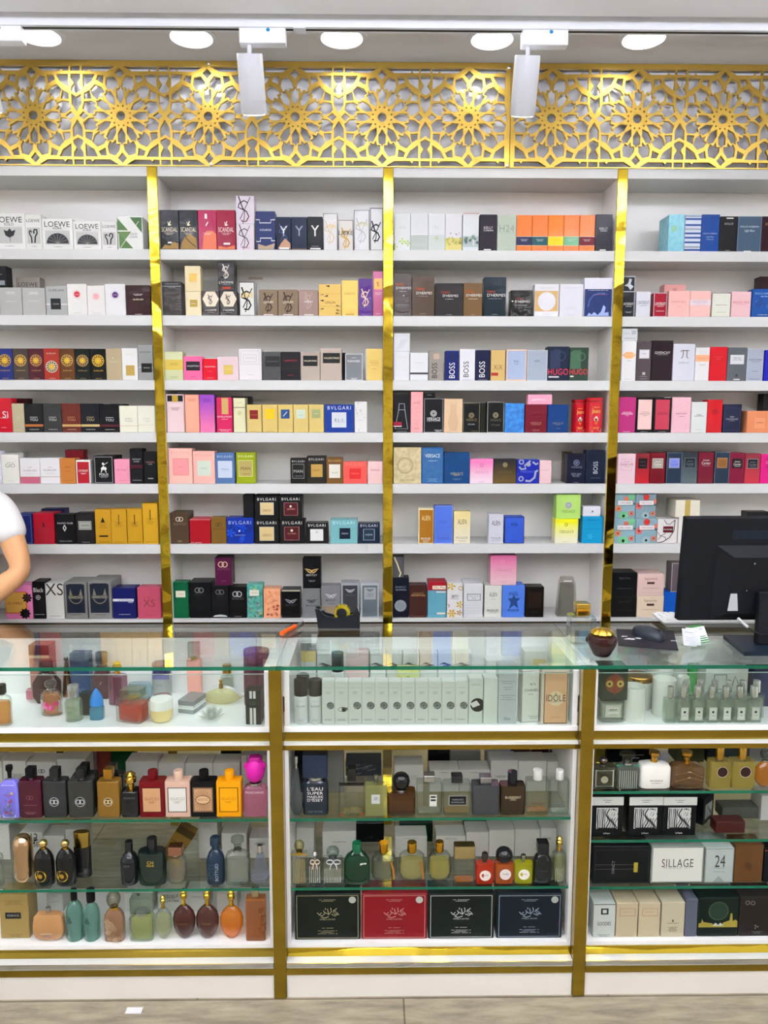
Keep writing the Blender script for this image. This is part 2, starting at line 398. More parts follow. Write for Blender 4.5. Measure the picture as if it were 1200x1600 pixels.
def row(place, group, Y0, z0, items, name='perfume_box', cat='perfume box', dd=.05, gap=.0006, lim=None, zmax=None):
    # item: (left px, right px, top px, colour, look, marks, options); options: b offset behind, st stacked on the item that many places earlier,
    # d depth, rz turn, yb pixel of the foot, nm name, ct category, gx keep exact
    prev = -9; hist = []
    for it in items:
        x0, x1, yt, col, look, marks = it[:6]; o = it[6] if len(it) > 6 else {}
        Y = Y0+o.get('b', 0); z = z0
        if 'st' in o: z = hist[-o['st']][0]; Y = max(Y, hist[-o['st']][1])
        if 'z' in o: z = o['z']
        if 'yb' in o: Y = max(atZ((x0+x1)/2, o['yb'], z).y, 2.0885+abs(o.get('rz', 0))*.05)
        X0, X1 = xat(x0, Y, z), xat(x1, Y, z); Z1 = zat(yt, Y, (X0+X1)/2)
        if zmax: Z1 = min(Z1, zmax)
        if lim: X0 = max(X0, lim[0]+.0005); X1 = min(X1, lim[1]-.0005)
        if not (X1 < prev+.004 or 'st' in o or o.get('b', 0) > .03 or 'yb' in o or 'z' in o):
            X0 = max(X0, prev+gap); prev = X1
        d = o.get('d', min(dd, (X1-X0)*1.05)); X0, X1, Y = cclamp(X0, X1, z, Y, d)
        carton(o.get('nm', name), X0, X1, z+.0003, Z1, Y, d, col, marks, jn(look, place), o.get('ct', cat), group, o.get('rz', 0), o.get('top'))
        hist.append((Z1, Y))

# ================================================================ the room
YW, YS = 3.21, 3.0           # back wall, front of the wall shelving
WX = [-1.699, -.8222, .0548, .9318, 1.8088]      # centre lines of the gold pillars between the wall bays
ZC = 2.967
struct('floor', MB().box(-3.2, 3.2, -3.2, 3.4, -.05, 0, FLOORM))
struct('ceiling', MB().box(-3.2, 3.2, 2.74, 3.4, ZC, ZC+.05, CEIL).box(-3.2, 3.2, -3.2, 2.62, ZC-.02, ZC+.05, mat('d:#f4f4f4', .6)).box(-3.2, 3.2, 2.62, 2.74, ZC+.01, ZC+.05, CEIL))
struct('wall_back', MB().box(-3.2, 3.2, YW, YW+.06, 0, ZC, mat('l:#e4e2de', .12)))
struct('trim_1', MB().box(-3.2, 3.2, YS+.03, YS+.04, zat(262, YS+.03, 0)+.006, ZC-.0005, mat('l:#f2f1f6', .1)))
struct('wall_left', MB().box(-3.26, -3.2, -3.2, 3.4, 0, ZC, mat('d:#efece6', .7)))
struct('wall_right', MB().box(3.2, 3.26, -3.2, 3.4, 0, ZC, mat('d:#efece6', .7)))
struct('wall_front', MB().box(-3.2, 3.2, -3.26, -3.2, 0, ZC, STOCKM))

# unseen shop panels light the room, hung low with an added ceiling uplight
def lamp_panel(x, y, lx, ly, label, f):
    drop = .26; t = empty('unseen_light_panel', (x, y, ZC-.02), label, 'ceiling light', 'unseen light panels with added uplight over the shop floor')
    MB().box(-lx/2-.015, lx/2+.015, -ly/2-.015, ly/2+.015, -drop-.010, -drop+.010, mat('d:#f4f4f2', .5)).build('frame', parent=t)
    MB().box(-lx/2, lx/2, -ly/2, ly/2, -drop-.013, -drop-.0105, mat('x:#fdfbfa@%g' % (PANEL_POWER*f))).build('diffuser', parent=t)
    MB().box(-lx/2, lx/2, -ly/2, ly/2, -drop+.0105, -drop+.013, mat('x:#eef1ff@%g' % (UP_POWER))).build('added_uplight', parent=t)
    for sx in (-1, 1):
        for sy in (-1, 1): MB().tube([(sx*lx*.45, sy*ly*.45, -drop+.009), (sx*lx*.45, sy*ly*.45, -.0005)], .0015, CHROME, 6).build('wire', parent=t)
for j, (y, nm, f) in enumerate(((1.35, 'nearest the display wall', .5), (.25, 'over the middle of the floor', 1.1), (-1.2, 'far from the display wall', 2.2))):
    for i, (x, nx) in enumerate(((-1.5, 'left'), (0.05, 'central'), (1.6, 'right'))):
        lamp_panel(x, y, .62, .62, 'unseen panel with added uplight, the %s one %s' % (nx, nm), f)

# recessed downlights
DL = [(60, 54, 'partly hidden by track adapter at far left'), (299, 57, 'between the far left and the left spotlight'), (534, 58, 'just right of the left spotlight'), (769, 60, 'just left of the right spotlight'), (1006, 59, 'to the right of the right spotlight')]
for px, py, w in DL:
    p = atZ(px, py, ZC); t = empty('downlight', (p.x, p.y, ZC-.0004), 'round recessed white downlight '+w, 'downlight', 'downlights over the lattice')
    mb = MB(); n = 40; vs = []; pr = [(.087, 0), (.087, -.004), (.072, -.006), (.068, -.001)]
    for r, z in pr: vs += [(r*math.cos(2*math.pi*i/n), r*math.sin(2*math.pi*i/n), z) for i in range(n)]
    mb.add(vs, [(k*n+i, k*n+(i+1) % n, k*n+n+(i+1) % n, k*n+n+i) for k in range(3) for i in range(n)], mat('d:#e8e8ea', .4)).build('trim_ring', parent=t)
    MB().add([(.069*math.cos(2*math.pi*i/n), .069*math.sin(2*math.pi*i/n), -.0012) for i in range(n)], [tuple(range(n-1, -1, -1))], mat('x:#fffef8@%g' % DOWN_POWER)).build('diffuser', parent=t)

# lighting track with its heads
t = empty('lighting_track', (0, 2.70, ZC), 'long white ceiling track running above the gold lattice', 'lighting track')
MB().box(-2.6, 2.6, -.018, .018, -.030, .0095, mat('d:#e9ebf0', .35)).build('rail', parent=t)
MB().box(-2.6, 2.6, -.006, .006, -.0306, -.0302, BLACK).build('slot', parent=t)
MB().box(-.262, -.222, -.02, .02, -.034, -.029, mat('d:#e2e4ea', .35)).build('joiner', parent=t)
HEADS = [(-8, 'at the far left edge', 37, -20), (388, 'left of centre', 447, 375), (822, 'right of centre', 886, 815)]
for cx, w, xr, xl in HEADS:
    Yt = 2.70; xa, xb = xat(xl, Yt, 2.92), xat(xr, Yt, 2.92)
    if cx < 0: xa = xb-.19
    t = empty('track_spotlight', ((xa+xb)/2, Yt, ZC-.031), 'white cylinder spotlight with box adapter on the ceiling track, '+w, 'spotlight', 'spotlights on the ceiling track')
    hw = (xb-xa)/2; MB().box(-hw, hw, -.019, .019, -.048, 0, mat('d:#f1f2f5', .35), .002).build('adapter', parent=t)
    MB().add([(hw*.25+.006*math.cos(a*.5), -.0195, -.008+.006*math.sin(a*.5)) for a in range(-12, 1)], [tuple(range(13))], mat('d:#3aa0d8')).build('sticker_dot', parent=t)
    sx = -hw+.03 if cx < 500 else -hw+.022
    MB().tube([(sx, 0, -.045), (sx, 0, -.075)], .007, mat('d:#e2e4e8', .35), 12).build('stem', parent=t)
    hd = MB().loft([(0, .98), (.02, 1), (.24, 1), (.241, .975), (.25, .975), (.251, 1), (.98, 1), (1, .97)], .085, .085, .178, mat('d:#d9dbe2', .32), 2, 36, z0=-.178).build('lamp_head', parent=t, loc=(sx, 0, -.072))
    hd.rotation_euler = (math.radians(25), 0, 0)
    MB().loft([(0, .86), (1, .86)], .085, .085, .003, mat('x:#fff6e0@6'), 2, 28, z0=-.1805).build('lens', parent=hd)

# ---------------------------------------------------------------- gold fretwork lattice
def lattice(name, cxs, xl, xr, label):
    # centres of the rosettes, cell 135 x 145 units; all in metres via s
    Zt, Zb = zat(98, YS, 0), zat(262.5, YS, 0); cz = zat(184, YS, 0)
    t = empty(name, ((xl+xr)/2, YS, Zb), label, 'lattice panel', 'gold lattice panels')
    s = (cxs[1]-cxs[0])/674.0
    cu = bpy.data.curves.new('fret', 'CURVE'); cu.dimensions = '2D'; cu.fill_mode = 'BOTH'; cu.extrude = .006
    x0 = (xl+xr)/2
    def poly(pts):
        if len(pts) < 3: return
        sp = cu.splines.new('POLY'); sp.points.add(len(pts)-1)
        for i, (a, b) in enumerate(pts): sp.points[i].co = (a-x0, b-Zb, 0, 1)
        sp.use_cyclic_u = True
    poly([(xl, Zb+.0015), (xr, Zb+.0015), (xr, Zt), (xl, Zt)])
    m = .012
    def clip(pts):
        # cut a hole off at the frame's left and right bars
        for lo, sg in ((xl+m, 1), (xr-m, -1)):
            out = []
            for i in range(len(pts)):
                a, b = pts[i-1], pts[i]; da, db = (a[0]-lo)*sg, (b[0]-lo)*sg
                if (da < 0) != (db < 0): q = da/(da-db); out.append((a[0]+(b[0]-a[0])*q, a[1]+(b[1]-a[1])*q))
                if db >= 0: out.append(b)
            pts = out
            if len(pts) < 3: return []
        return pts
    def hole(cx, pts):
        ax = sum(p[0] for p in pts)/len(pts); ay = sum(p[1] for p in pts)/len(pts); mr_ = sum(math.hypot(p[0]-ax, p[1]-ay) for p in pts)/len(pts)
        g = 1+(3.2/mr_ if mr_ > 12 else 0); pts = [(ax+(a-ax)*g, ay+(b-ay)*g) for a, b in pts]
        poly(clip([(cx+a*s, cz+b*s*1.0) for a, b in pts]))
    def polar(ang, pts):
        c, q = math.cos(math.radians(ang)), math.sin(math.radians(ang)); return [(r*c-t_*q, r*q+t_*c) for r, t_ in pts]
    for cx in cxs:
        hole(cx, [((33 if i % 2 else 28)*math.cos(math.pi*i/12), (33 if i % 2 else 28)*math.sin(math.pi*i/12)) for i in range(24)])
        for k in range(12):
            a = 15+30*k
            hole(cx, [(74*math.cos(math.radians(a))+6.5*math.cos(math.pi*j/4), 74*math.sin(math.radians(a))+6.5*math.sin(math.pi*j/4)) for j in range(8)])
            hole(cx, polar(30*k, [(93, 0), (134, 27), (192, 26), (197, 10), (216, 0), (197, -10), (192, -26), (134, -27)]))
            hole(cx, polar(a, [(184, 0), (213, 14), (203, 38), (246, 45), (293, 25), (293, -25), (246, -45), (203, -38), (213, -14)]))
        for sx in (1, -1):
            for sy in (1, -1):
                q = lambda pts: hole(cx, [(a*sx, b*sy) for a, b in pts])
                q([(122, 292), (165, 292), (178, 262), (130, 238)]); q([(232, 184), (276, 162), (276, 122), (222, 124)])
                q([(190, 300), (280, 300), (280, 208), (216, 250)])
                q([(35, 361), (284, 361), (284, 326), (243, 324), (230, 340), (217, 324), (98, 324)])
        for sx in (1, -1): hole(cx, [(a*sx, b) for a, b in [(252, 0), (288, 27), (316, 0), (288, -27)]])
        for sy in (1, -1): hole(cx, [(a, b*sy) for a, b in [(0, 345), (32, 312), (0, 275), (-32, 312)]])
    mids = [c+(cxs[1]-cxs[0])/2 for c in cxs[:-1]]
    if cxs[0]-xl > .2: mids.insert(0, cxs[0]-(cxs[1]-cxs[0])/2)
    mids.append(cxs[-1]+(cxs[1]-cxs[0])/2) if xr-cxs[-1] > .16 else None
    for cx in mids:
        for sy in (1, -1):
            q = lambda pts: hole(cx, [(a, b*sy) for a, b in pts])
            q([(-34, 361), (34, 361), (34, 326), (-34, 326)])
            q([(-36, 300), (36, 300), (36, 270), (14, 236), (36, 206), (36, 184), (0, 166), (-36, 184), (-36, 206), (-14, 236), (-36, 270)])
            q([(-36, 158), (0, 136), (36, 158), (36, 88), (0, 34), (-36, 88)])
    o = bpy.data.objects.new('fret', cu); COL.objects.link(o); bpy.context.view_layer.update()
    me = bpy.data.meshes.new_from_object(o.evaluated_get(bpy.context.evaluated_depsgraph_get())); bpy.data.objects.remove(o)
    me.name = 'fretwork'; me.materials.clear(); me.materials.append(GOLDS)
    f = bpy.data.objects.new('fretwork', me); COL.objects.link(f); f.parent = t; f.rotation_euler = (math.pi/2, 0, 0); f.location = (0, .0, 0)
    return t, Zb, Zt, x0
def screw(t, x, z):
    MB().loft([(0, 1), (.7, .9), (1, .5)], .014, .014, .006, CHROME, 2, 14).build('screw', parent=t, loc=(x, -.006, z), rx=math.pi/2)
zc = zat(184, YS, 0)
cl = [xat(p, YS, zc) for p in (53, 190, 326.5, 462, 597, 732)]
st_ = (cl[-1]-cl[0])/5; cl = [cl[-1]-st_*i for i in range(8, -1, -1)]
xe = xat(797, YS, zc)
t, zb, zt, x0 = lattice('lattice_panel', cl, xe-8.6*st_, xe-.0012, 'wide gold fretwork panel with rosettes, left of the seam beside the right spotlight')
for px, py in ((326, 100), (330, 258), (796, 106), (795, 260)):
    p = atY(px, py, YS-.006); screw(t, min(p.x, xe-.009)-x0, min(max(p.z, zb+.008), zt-.008)-zb)
cr = [xat(p, YS, zc) for p in (861, 995)]; cr = [cr[0]+(cr[1]-cr[0])*i for i in range(6)]
lattice('lattice_panel', cr, xe+.0012, xe+(cr[1]-cr[0])*6.1, 'gold fretwork panel with rosettes, right of the seam beside the right spotlight')

# ---------------------------------------------------------------- wall shelving bays
SHELF_PY = [391, 493.7, 594.4, 676, 756, 850, 967]
SZ = [zat(p, YS, 0) for p in SHELF_PY]       # tops of the seven shelves
TH = .0375; ZTOP = zat(262, YS, 0); ZTOPB = zat(277.3, YS, 0)
BAYN = ['left', 'centre-left', 'centre-right', 'right']
for i in range(4):
    xl, xr = WX[i]+.0005, WX[i+1]-.0005
    t = empty('shelving_bay', ((xl+xr)/2, YS, 0), ['white wall shelving bay at far left behind the person', 'white wall shelving bay second from left behind the tape dispenser', 'white wall shelving bay second from right behind clear bottle', 'white wall shelving bay at far right behind the monitor'][i], 'shelving', 'white wall shelving bays')
    w = (xr-xl)/2; ZB = SZ[6]-.012
    MB().box(-w+.0182, w-.0182, .186, .198, ZB-.2, ZTOP, WHITEG_LIFTED).build('back_panel', parent=t)
    for sx in (-1, 1): MB().box(sx*w-(.018 if sx > 0 else 0), sx*w+(.018 if sx < 0 else 0), .0005, .198, ZB-.6, ZTOP, WHITEG_LIFTED).build('side_panel', parent=t)
    MB().box(-w+.0184, w-.0184, -.002, .0, ZTOPB, ZTOP, WHITE_DIMMED).box(-w+.0184, w-.0184, .0002, .185, ZTOPB, ZTOP, WHITE_DIMMED).build('top_board', parent=t)
    for k in range(7):
        th = TH if k < 6 else .012
        MB().box(-w+.0184, w-.0184, -.002, .0, SZ[k]-th, SZ[k], WHITE_DIMMED).box(-w+.0184, w-.0184, .0002, .185, SZ[k]-th, SZ[k], WHITE_DIMMED, front=WHITE_DIMMED).build('shelf', parent=t)
    MB().box(-w+.0184, w-.0184, .02, .185, 0, ZB-.012, WOODM).box(-w+.0184, w-.0184, .012, .0195, ZB-.38, ZB-.0005, mat('l:#3a2c14', .2)).build('base_cabinet', parent=t)  # bronze front, its darkness partly stands in for shade behind the counter
for i, w in ((1, 'between the far left and centre-left wall bays'), (2, 'between the two middle wall bays'), (3, 'between the centre-right and far right wall bays')):
    o = MB().box(-.0187, .0187, 0, .0075, 0, zat(262.5, YS, 0)-.001, GOLDM, .0015).build('gold_pillar', loc=(WX[i], YS-.0075, 0), smooth=False)
    tag(o, 'narrow mirror gold pillar '+w, 'pillar', 'gold pillars of the wall shelving')

# ---------------------------------------------------------------- counters
YC, YI = 2.0434, 2.0734       # plinth front, glass case front
YB = 2.345                    # back of the case
CX = [-.2726-.8686*1, -.2726, .596, .596+.8686]
PW = .018
ZG = 1.0                       # top of the counter glass
ZT0, ZT1 = .797, .812          # tray bottom board
LEV = {0: [.538, .3250], 1: [.538, .325], 2: [.6155, .4668, .3215]}
ZBOT = .150
CN = ['left', 'middle', 'right']
def pane(x0, x1, y0, y1, z0, z1, edge=('front',)):
    mb = MB(); mb.box(x0, x1, y0, y1, z0, z1, CLEAR, front=EDGE if 'front' in edge else None); return mb
for i in range(3):
    xl = (CX[i] if i else CX[0]-.35)+PW+.001; xr = (CX[i+1] if i < 2 else CX[3]+.35)-PW-.001
    if i == 0: xl = CX[0]-.35
    cx = (xl+xr)/2; w = (xr-xl)/2
    t = empty('display_counter', (cx, YC, 0), ['white and gold glass display counter at left before the person', 'white and gold glass display counter in the middle, between the gold posts', 'white and gold glass display counter at right under the monitor'][i], 'display counter', 'glass display counters')
    dy = YI-YC; sw = .016
    MB().box(-w, w, .004, YB-YC+.03, 0, .0729, mat('d:#e6e2da', .4)).build('plinth', parent=t)
    MB().box(-w, w, .0, .012, .0735, .0935, GOLDB).build('plinth_strip', parent=t)
    MB().box(-w, w, .001, YB-YC, .0940, .1110, mat('l:#dfe0da', .12)).box(-w, w, -.002, .0005, .0985, .1112, CHROME).build('ledge', parent=t)
    MB().box(-w, w, dy-.003, dy+.006, .1115, .1370, GOLDM if i != 0 else GOLDB).build('gold_rail', parent=t)
    MB().box(-w, w, dy, YB-YC, .1372, ZBOT, WHITEC).build('bottom_board', parent=t)
    for sx in (-1, 1):
        a, b = (w-.011, w) if sx > 0 else (-w, -w+.011)
        MB().box(a, b, dy, YB-YC, ZBOT, .745, WHITEC).build('side_panel', parent=t)
        a, b = (w-sw, w-.002) if sx > 0 else (-w+.002, -w+sw)
        MB().box(a, b, dy+.004, YB-YC, ZT1, .972, WHITEC).box(a, b, dy+.012, YB-YC, .972, ZG-.012, WHITEC)\
            .box(w-.002 if sx > 0 else -w-PW, w+PW if sx > 0 else -w+.002, .036, YB-YC+.012, .9, ZG-.0125, WHITEC).build('tray_side', parent=t)
    MB().box(-w, w, dy-.004, dy+.006, .7455, .7627, GOLDB).build('gold_rail', parent=t)
    MB().box(-w, w, dy-.012, dy+.02, .7629, .7705, mat('l:#dcdcd8', .15)).build('chrome_lip', parent=t)
    MB().box(-w, w, dy, dy+.006, .7710, ZT0-.0006, GOLDB).build('gold_rail', parent=t)
    MB().box(-w, w, dy+.001, YB-YC, ZT0, ZT1, mat('l:#fbfcfb', .2)).build('tray_floor', parent=t)
    MB().box(-w, w, YB-YC+.0003, YB-YC+.014, ZT1-.015, ZG-.012, WHITEC).build('tray_back', parent=t)
    a, b = -w+sw+.001, w-sw-.001
    pane(a, b, dy+.006, dy+.011, ZT1+.0005, .9642, ()).build('front_glass', parent=t)
    MB().box(a, b, dy+.0058, dy+.0112, .9642, .9650, mat('e:#cfe6de')).build('glass_rim', parent=t)
    for z in LEV[i]: pane(-w+.0115, w-.0115, dy+.001, YB-YC-.002, z-.0085, z, ('front',)).build('glass_shelf', parent=t)
    pane(-w+.012, w-.012, YB-YC+.002, YB-YC+.007, ZBOT, .744, ()).build('sliding_back_glass', parent=t)
    # counter top: joint lies over the post
    gx0 = CX[i]-cx+.001 if i else -w; gx1 = CX[i+1]-cx-.001 if i < 2 else w
    MB().box(gx0, gx1, -.004, .43, ZG-.0105, ZG, CLEAR, front=mat('e:#067a5c')).build('glass_top', parent=t)
for i, w in ((1, 'between the left and middle counters'), (2, 'between the middle and right counters')):
    tp = empty('gold_post', (CX[i], YC, 0), 'flat gold post '+w, 'post', 'gold posts of the counters')
    MB().box(-PW, PW, -.002, .034, 0, ZG-.0112, GOLDB, .001, ).build('post_body', parent=tp, smooth=False)

# ================================================================ the perfume boxes on the wall shelves
ORD = ['top', 'second', 'third', 'fourth', 'fifth', 'sixth', 'bottom']
def shelf(bay, k, items, **kw):
    row('on the %s shelf, %s wall bay' % (ORD[k], BAYN[bay]), 'boxed perfumes on the %s shelf of the %s wall bay' % (ORD[k], BAYN[bay]), YS+kw.pop('y', .006), SZ[k], items, lim=(WX[bay]+.0192, WX[bay+1]-.0192), zmax=(SZ[k-1]-TH if k else ZTOPB)-.0015, **kw)
# recurring print layouts
def loewe(sub, art):
    m = [T('LOEWE', .82, .82, 'k'), R(.1, .16, .9, .62, '#c4c3bf'), Ln(.08, .3, 'dg')]
    if sub: m += [T(sub, .69, .3, 'k')]
    if art == 'tulip': m += [Pg([(.38, .38), (.5, .32), (.64, .38), (.7, .54), (.58, .5), (.52, .58), (.44, .5), (.33, .54)], 'dg'), St([(.52, .34), (.52, .2)], .015, 'dg')]
    if art == 'fern': m += [St([(.38, .18), (.36, .34), (.26, .44), (.24, .52), (.32, .54), (.38, .48)], .08, 'k'), St([(.56, .18), (.6, .36), (.72, .46), (.7, .56), (.58, .57), (.5, .5), (.55, .45)], .09, 'k')]
    if art == 'fan': m += [Pg([(.14+.36*(1-math.cos(math.pi*i/12))*1.0, .19+.34*math.sin(math.pi*i/12)) for i in range(13)][::-1], 'dg')]+[St([(.5, .2), (.5-.34*math.cos(math.pi*i/8), .2+.30*math.sin(math.pi*i/8))], .008, '#a8a7a3') for i in range(1, 8)]
    return m
def medal(v=.62, c='g'):
    def dots(w, h):
        out = []
        for i in range(12): out += C(.5+.275*math.cos(i*math.pi/6), v+.275*math.sin(i*math.pi/6)*w/h, .048, c, 6)(w, h)
        return out
    return [C(.5, v, .39, c), Ri(.5, v, .345, 'b', .4), dots, C(.5, v, .18, 'gg'), Ri(.5, v, .13, 'b', .12)]
def guer(c='g', v=.62): return medal(v, c)+[T('GUERLAIN', .3 if v > .5 else .84, .6, c), Ln(.05, .4, c)]
def sq(u0, v0, u1, v1, c, txt=None, tc='k', fr=None, tw=.6):
    m = []
    if fr: m.append(R(u0-.02, v0-.015, u1+.02, v1+.015, fr))
    m.append(R(u0, v0, u1, v1, c))
    if txt: m.append(T(txt, (v0+v1)/2, (u1-u0)*tw, tc, (u0+u1)/2))
    return m
def bvl(tc='w', *a, v=.88, **k): return [T('BVLGARI', v, .78, tc, sp=.14)]+sq(*a, **k)
def you(tc, band=None): return [R(.3, .52, .7, .535, tc), T('YOU', .44, .42, tc), Ln(.1, .5, 'w', 1)]+([R(0, .2, 1, .28, band)] if band else [])
def herm(tc='w'): return [T('TERRE', .68, .4, '#e0622a', .36), T("D'HERMES", .58, .7, tc, .55), Ln(.5, .4, 's', 1, .5), Ln(.06, .3, 's', 1)]
def band(v0, v1, c, tc='w'): return [R(0, v0, 1, v1, c), Ln((v0+v1)/2+.03, .5, tc, 2), Ln(.06, .2, 'b')]

# ---- left bay
shelf(0, 0, [
 (-9, 41, 333, '#eeeeea', 'white box with grey tulip picture', loewe('SOLO', 'tulip')),
 (41, 66.5, 335, '#e9e9e4', 'tall narrow white box with fern picture', loewe('', 'fern')),
 (67, 115, 341.7, '#eeeeea', 'wide white box with grey fan picture', loewe('AURA', 'fan')),
 (115.5, 159, 345.8, '#eeeeea', 'smaller white box with grey fan picture', loewe('AURA', 'fan')),
 (159.5, 184, 346, '#e6e5e2', 'small white box with fern picture', loewe('', 'fern')),
 (185, 224, 338, '#eceeea', 'white box with green triangles', [Pg([(0, .95), (0, .58), (.42, .58)], '#5d8049'), Pg([(.5, .97), (.97, .97), (.97, .5)], '#4c7440'), Pg([(.05, .04), (.6, .04), (.05, .5)], '#5d8049'), Pg([(0, .54), (.55, .54), (.3, .3), (0, .5)], '#6b8c55'), T('SOLO', .47, .3, 'dg', .62), T('LOEWE', .38, .34, 'dg', .62), St([(.1, .06), (.85, .85)], .02, 'w')], {'d': .07}),
 (228, 236, 347, '#5d8049', 'sliver of green box half hidden by gold pillar', [], {'b': .085}),
])
shelf(0, 1, [
 (1, 35.5, 449.3, '#b3b1ad', 'first plain silver grey box from the left', [Ln(.84, .45, 'w', 3), T('GUERLAIN', .5, .5, '#dcdbd8')]),
 (36.3, 72, 449.8, '#b5b3af', 'second plain silver grey box from the left', [Ln(.84, .45, 'w', 3), T('GUERLAIN', .52, .5, '#dcdbd8')]),
 (73, 106, 447.2, '#b0b1ae', 'grey box with square black label', [T('GUERLAIN', .86, .72, 'dg'), R(0, .36, 1, .4, '#dddcda')]+sq(.22, .2, .7, .58, 'k', 'COLOGNE', 'w', 's')),
 (106.5, 137, 443.5, '#efeeea', 'white box with red dot', [C(.5, .67, .15, '#c8283a'), Ri(.5, .67, .21, '#e5a0a0', .08), Ln(.66, .2, 'w', 1), Ln(.08, .4, 's')]),
 (137.5, 165, 446.5, '#eeece8', 'white box with pink dot', [C(.5, .64, .16, '#eaa9ac'), Ri(.5, .64, .22, '#efc5c5', .08), Ln(.08, .4, 's')]),
 (165.5, 197, 443.5, '#efeef0', 'white box with purple dot', [C(.5, .65, .15, '#5b2a78'), Ri(.5, .65, .2, '#b7a0c8', .08), Ln(.65, .2, 'w')]),
 (198, 235.5, 445.5, '#43292b', 'dark brown box with cream lettering', [Ln(.7, .4, 'w', 2), T('GUERLAIN', .53, .42, 'c'), Ln(.04, .3, 'w')]),
 (28, 65, 433, '#9d958d', 'grey brown box standing behind silver boxes', [T('LOEWE', .82, .8, 'k')], {'b': .075}),
 (-32, 0.5, 448, '#b3b1ad', 'silver grey box cut by the left edge', []),
 (-20, 11, 415.5, '#1c1d22', 'black box lying on top at left edge', [R(.3, .08, .9, .3, '#8f949a'), Ln(.6, .6, 's', 2)], {'st': 1}),
])
shelf(0, 2, [
 (-3, 21.5, 544.5, '#23337a', 'navy blue box with gold medallion', guer('g')),
 (22, 45.5, 544.5, '#4d433c', 'taupe box with gold medallion', guer('g')),
 (46, 69.5, 544.5, '#55202f', 'maroon box with gold medallion', guer('#c8935a')),
 (70, 94, 544.2, '#a8382c', 'red box with low silver medallion', guer('#d8d0b8', .42)),
 (94.5, 118, 544.5, '#6a4421', 'brown box with gold medallion', guer('g')),
 (118.5, 142, 544.8, '#17211f', 'dark green box with gold medallion', guer('#b79a62')),
 (142.5, 166.5, 545, '#131415', 'black box with gold sun medallion', guer('gg')),
 (167, 191, 544.5, '#b5a687', 'plain beige box', [C(.45, .7, .04, '#e8dcc0', 8), T('GUERLAIN', .58, .5, '#e0d4b8')]),
 (191.5, 216, 544, '#f0f0ee', 'white box with gold square', [Ln(.8, .5, '#c9b98a', 1)]+sq(.25, .14, .8, .46, '#b99d55')),
 (217, 240, 539, '#9a9b9a', 'tall grey box with black label', [T('GUERLAIN', .8, .75, 'dg'), R(0, .34, 1, .38, 's')]+sq(.2, .22, .92, .48, 'k', 'GUERLAIN', 'w')),
])
shelf(0, 3, [
 (-6, 20, 622, '#c21c30', 'red box with thin white letters', [T('Sì', .52, .34, 'w', .62), Ln(.42, .5, 'w'), Ln(.14, .3, 'w')]),
 (20.5, 39, 630.5, '#b7ad90', 'narrow plain beige box', [T('I', .5, .03, '#d9d0b6'), Ln(.08, .5, '#d9d0b6')]),
 (39.5, 68.5, 630.5, '#1a1a1c', 'black box with orange stripe', you('#d8d8d8', '#b8743a')),
 (69, 97.5, 630.5, '#3a3b3a', 'charcoal grey box without stripe', you('#dcdcda')),
 (98, 127, 630.5, '#6e2f22', 'reddish brown box with gold stripe', you('#c89a68', '#c3a36a')),
 (127.5, 156.5, 630.5, '#151a24', 'black box with gold stripe', you('#c9b98a', '#c9b27a')),
 (157, 187, 631.5, '#14151c', 'black box with maroon stripe', you('#e0e0e0', '#5d1c2a')),
 (187.5, 215.5, 634, '#eeeddb', 'cream box with red thread line', you('#a8a698')+[R(0, .24, 1, .25, '#d07070')]),
 (216, 243, 634, '#eeeddc', 'cream box beside the gold pillar', you('#c3c1b0')+[R(0, .27, 1, .285, '#cfc9a4')]),
 (16, 45, 622.5, '#4e1a22', 'dark maroon box behind the beige one', [], {'b': .075}),
 (174, 197, 631, '#222225', 'black box behind the striped black ones', [], {'b': .075}),
])
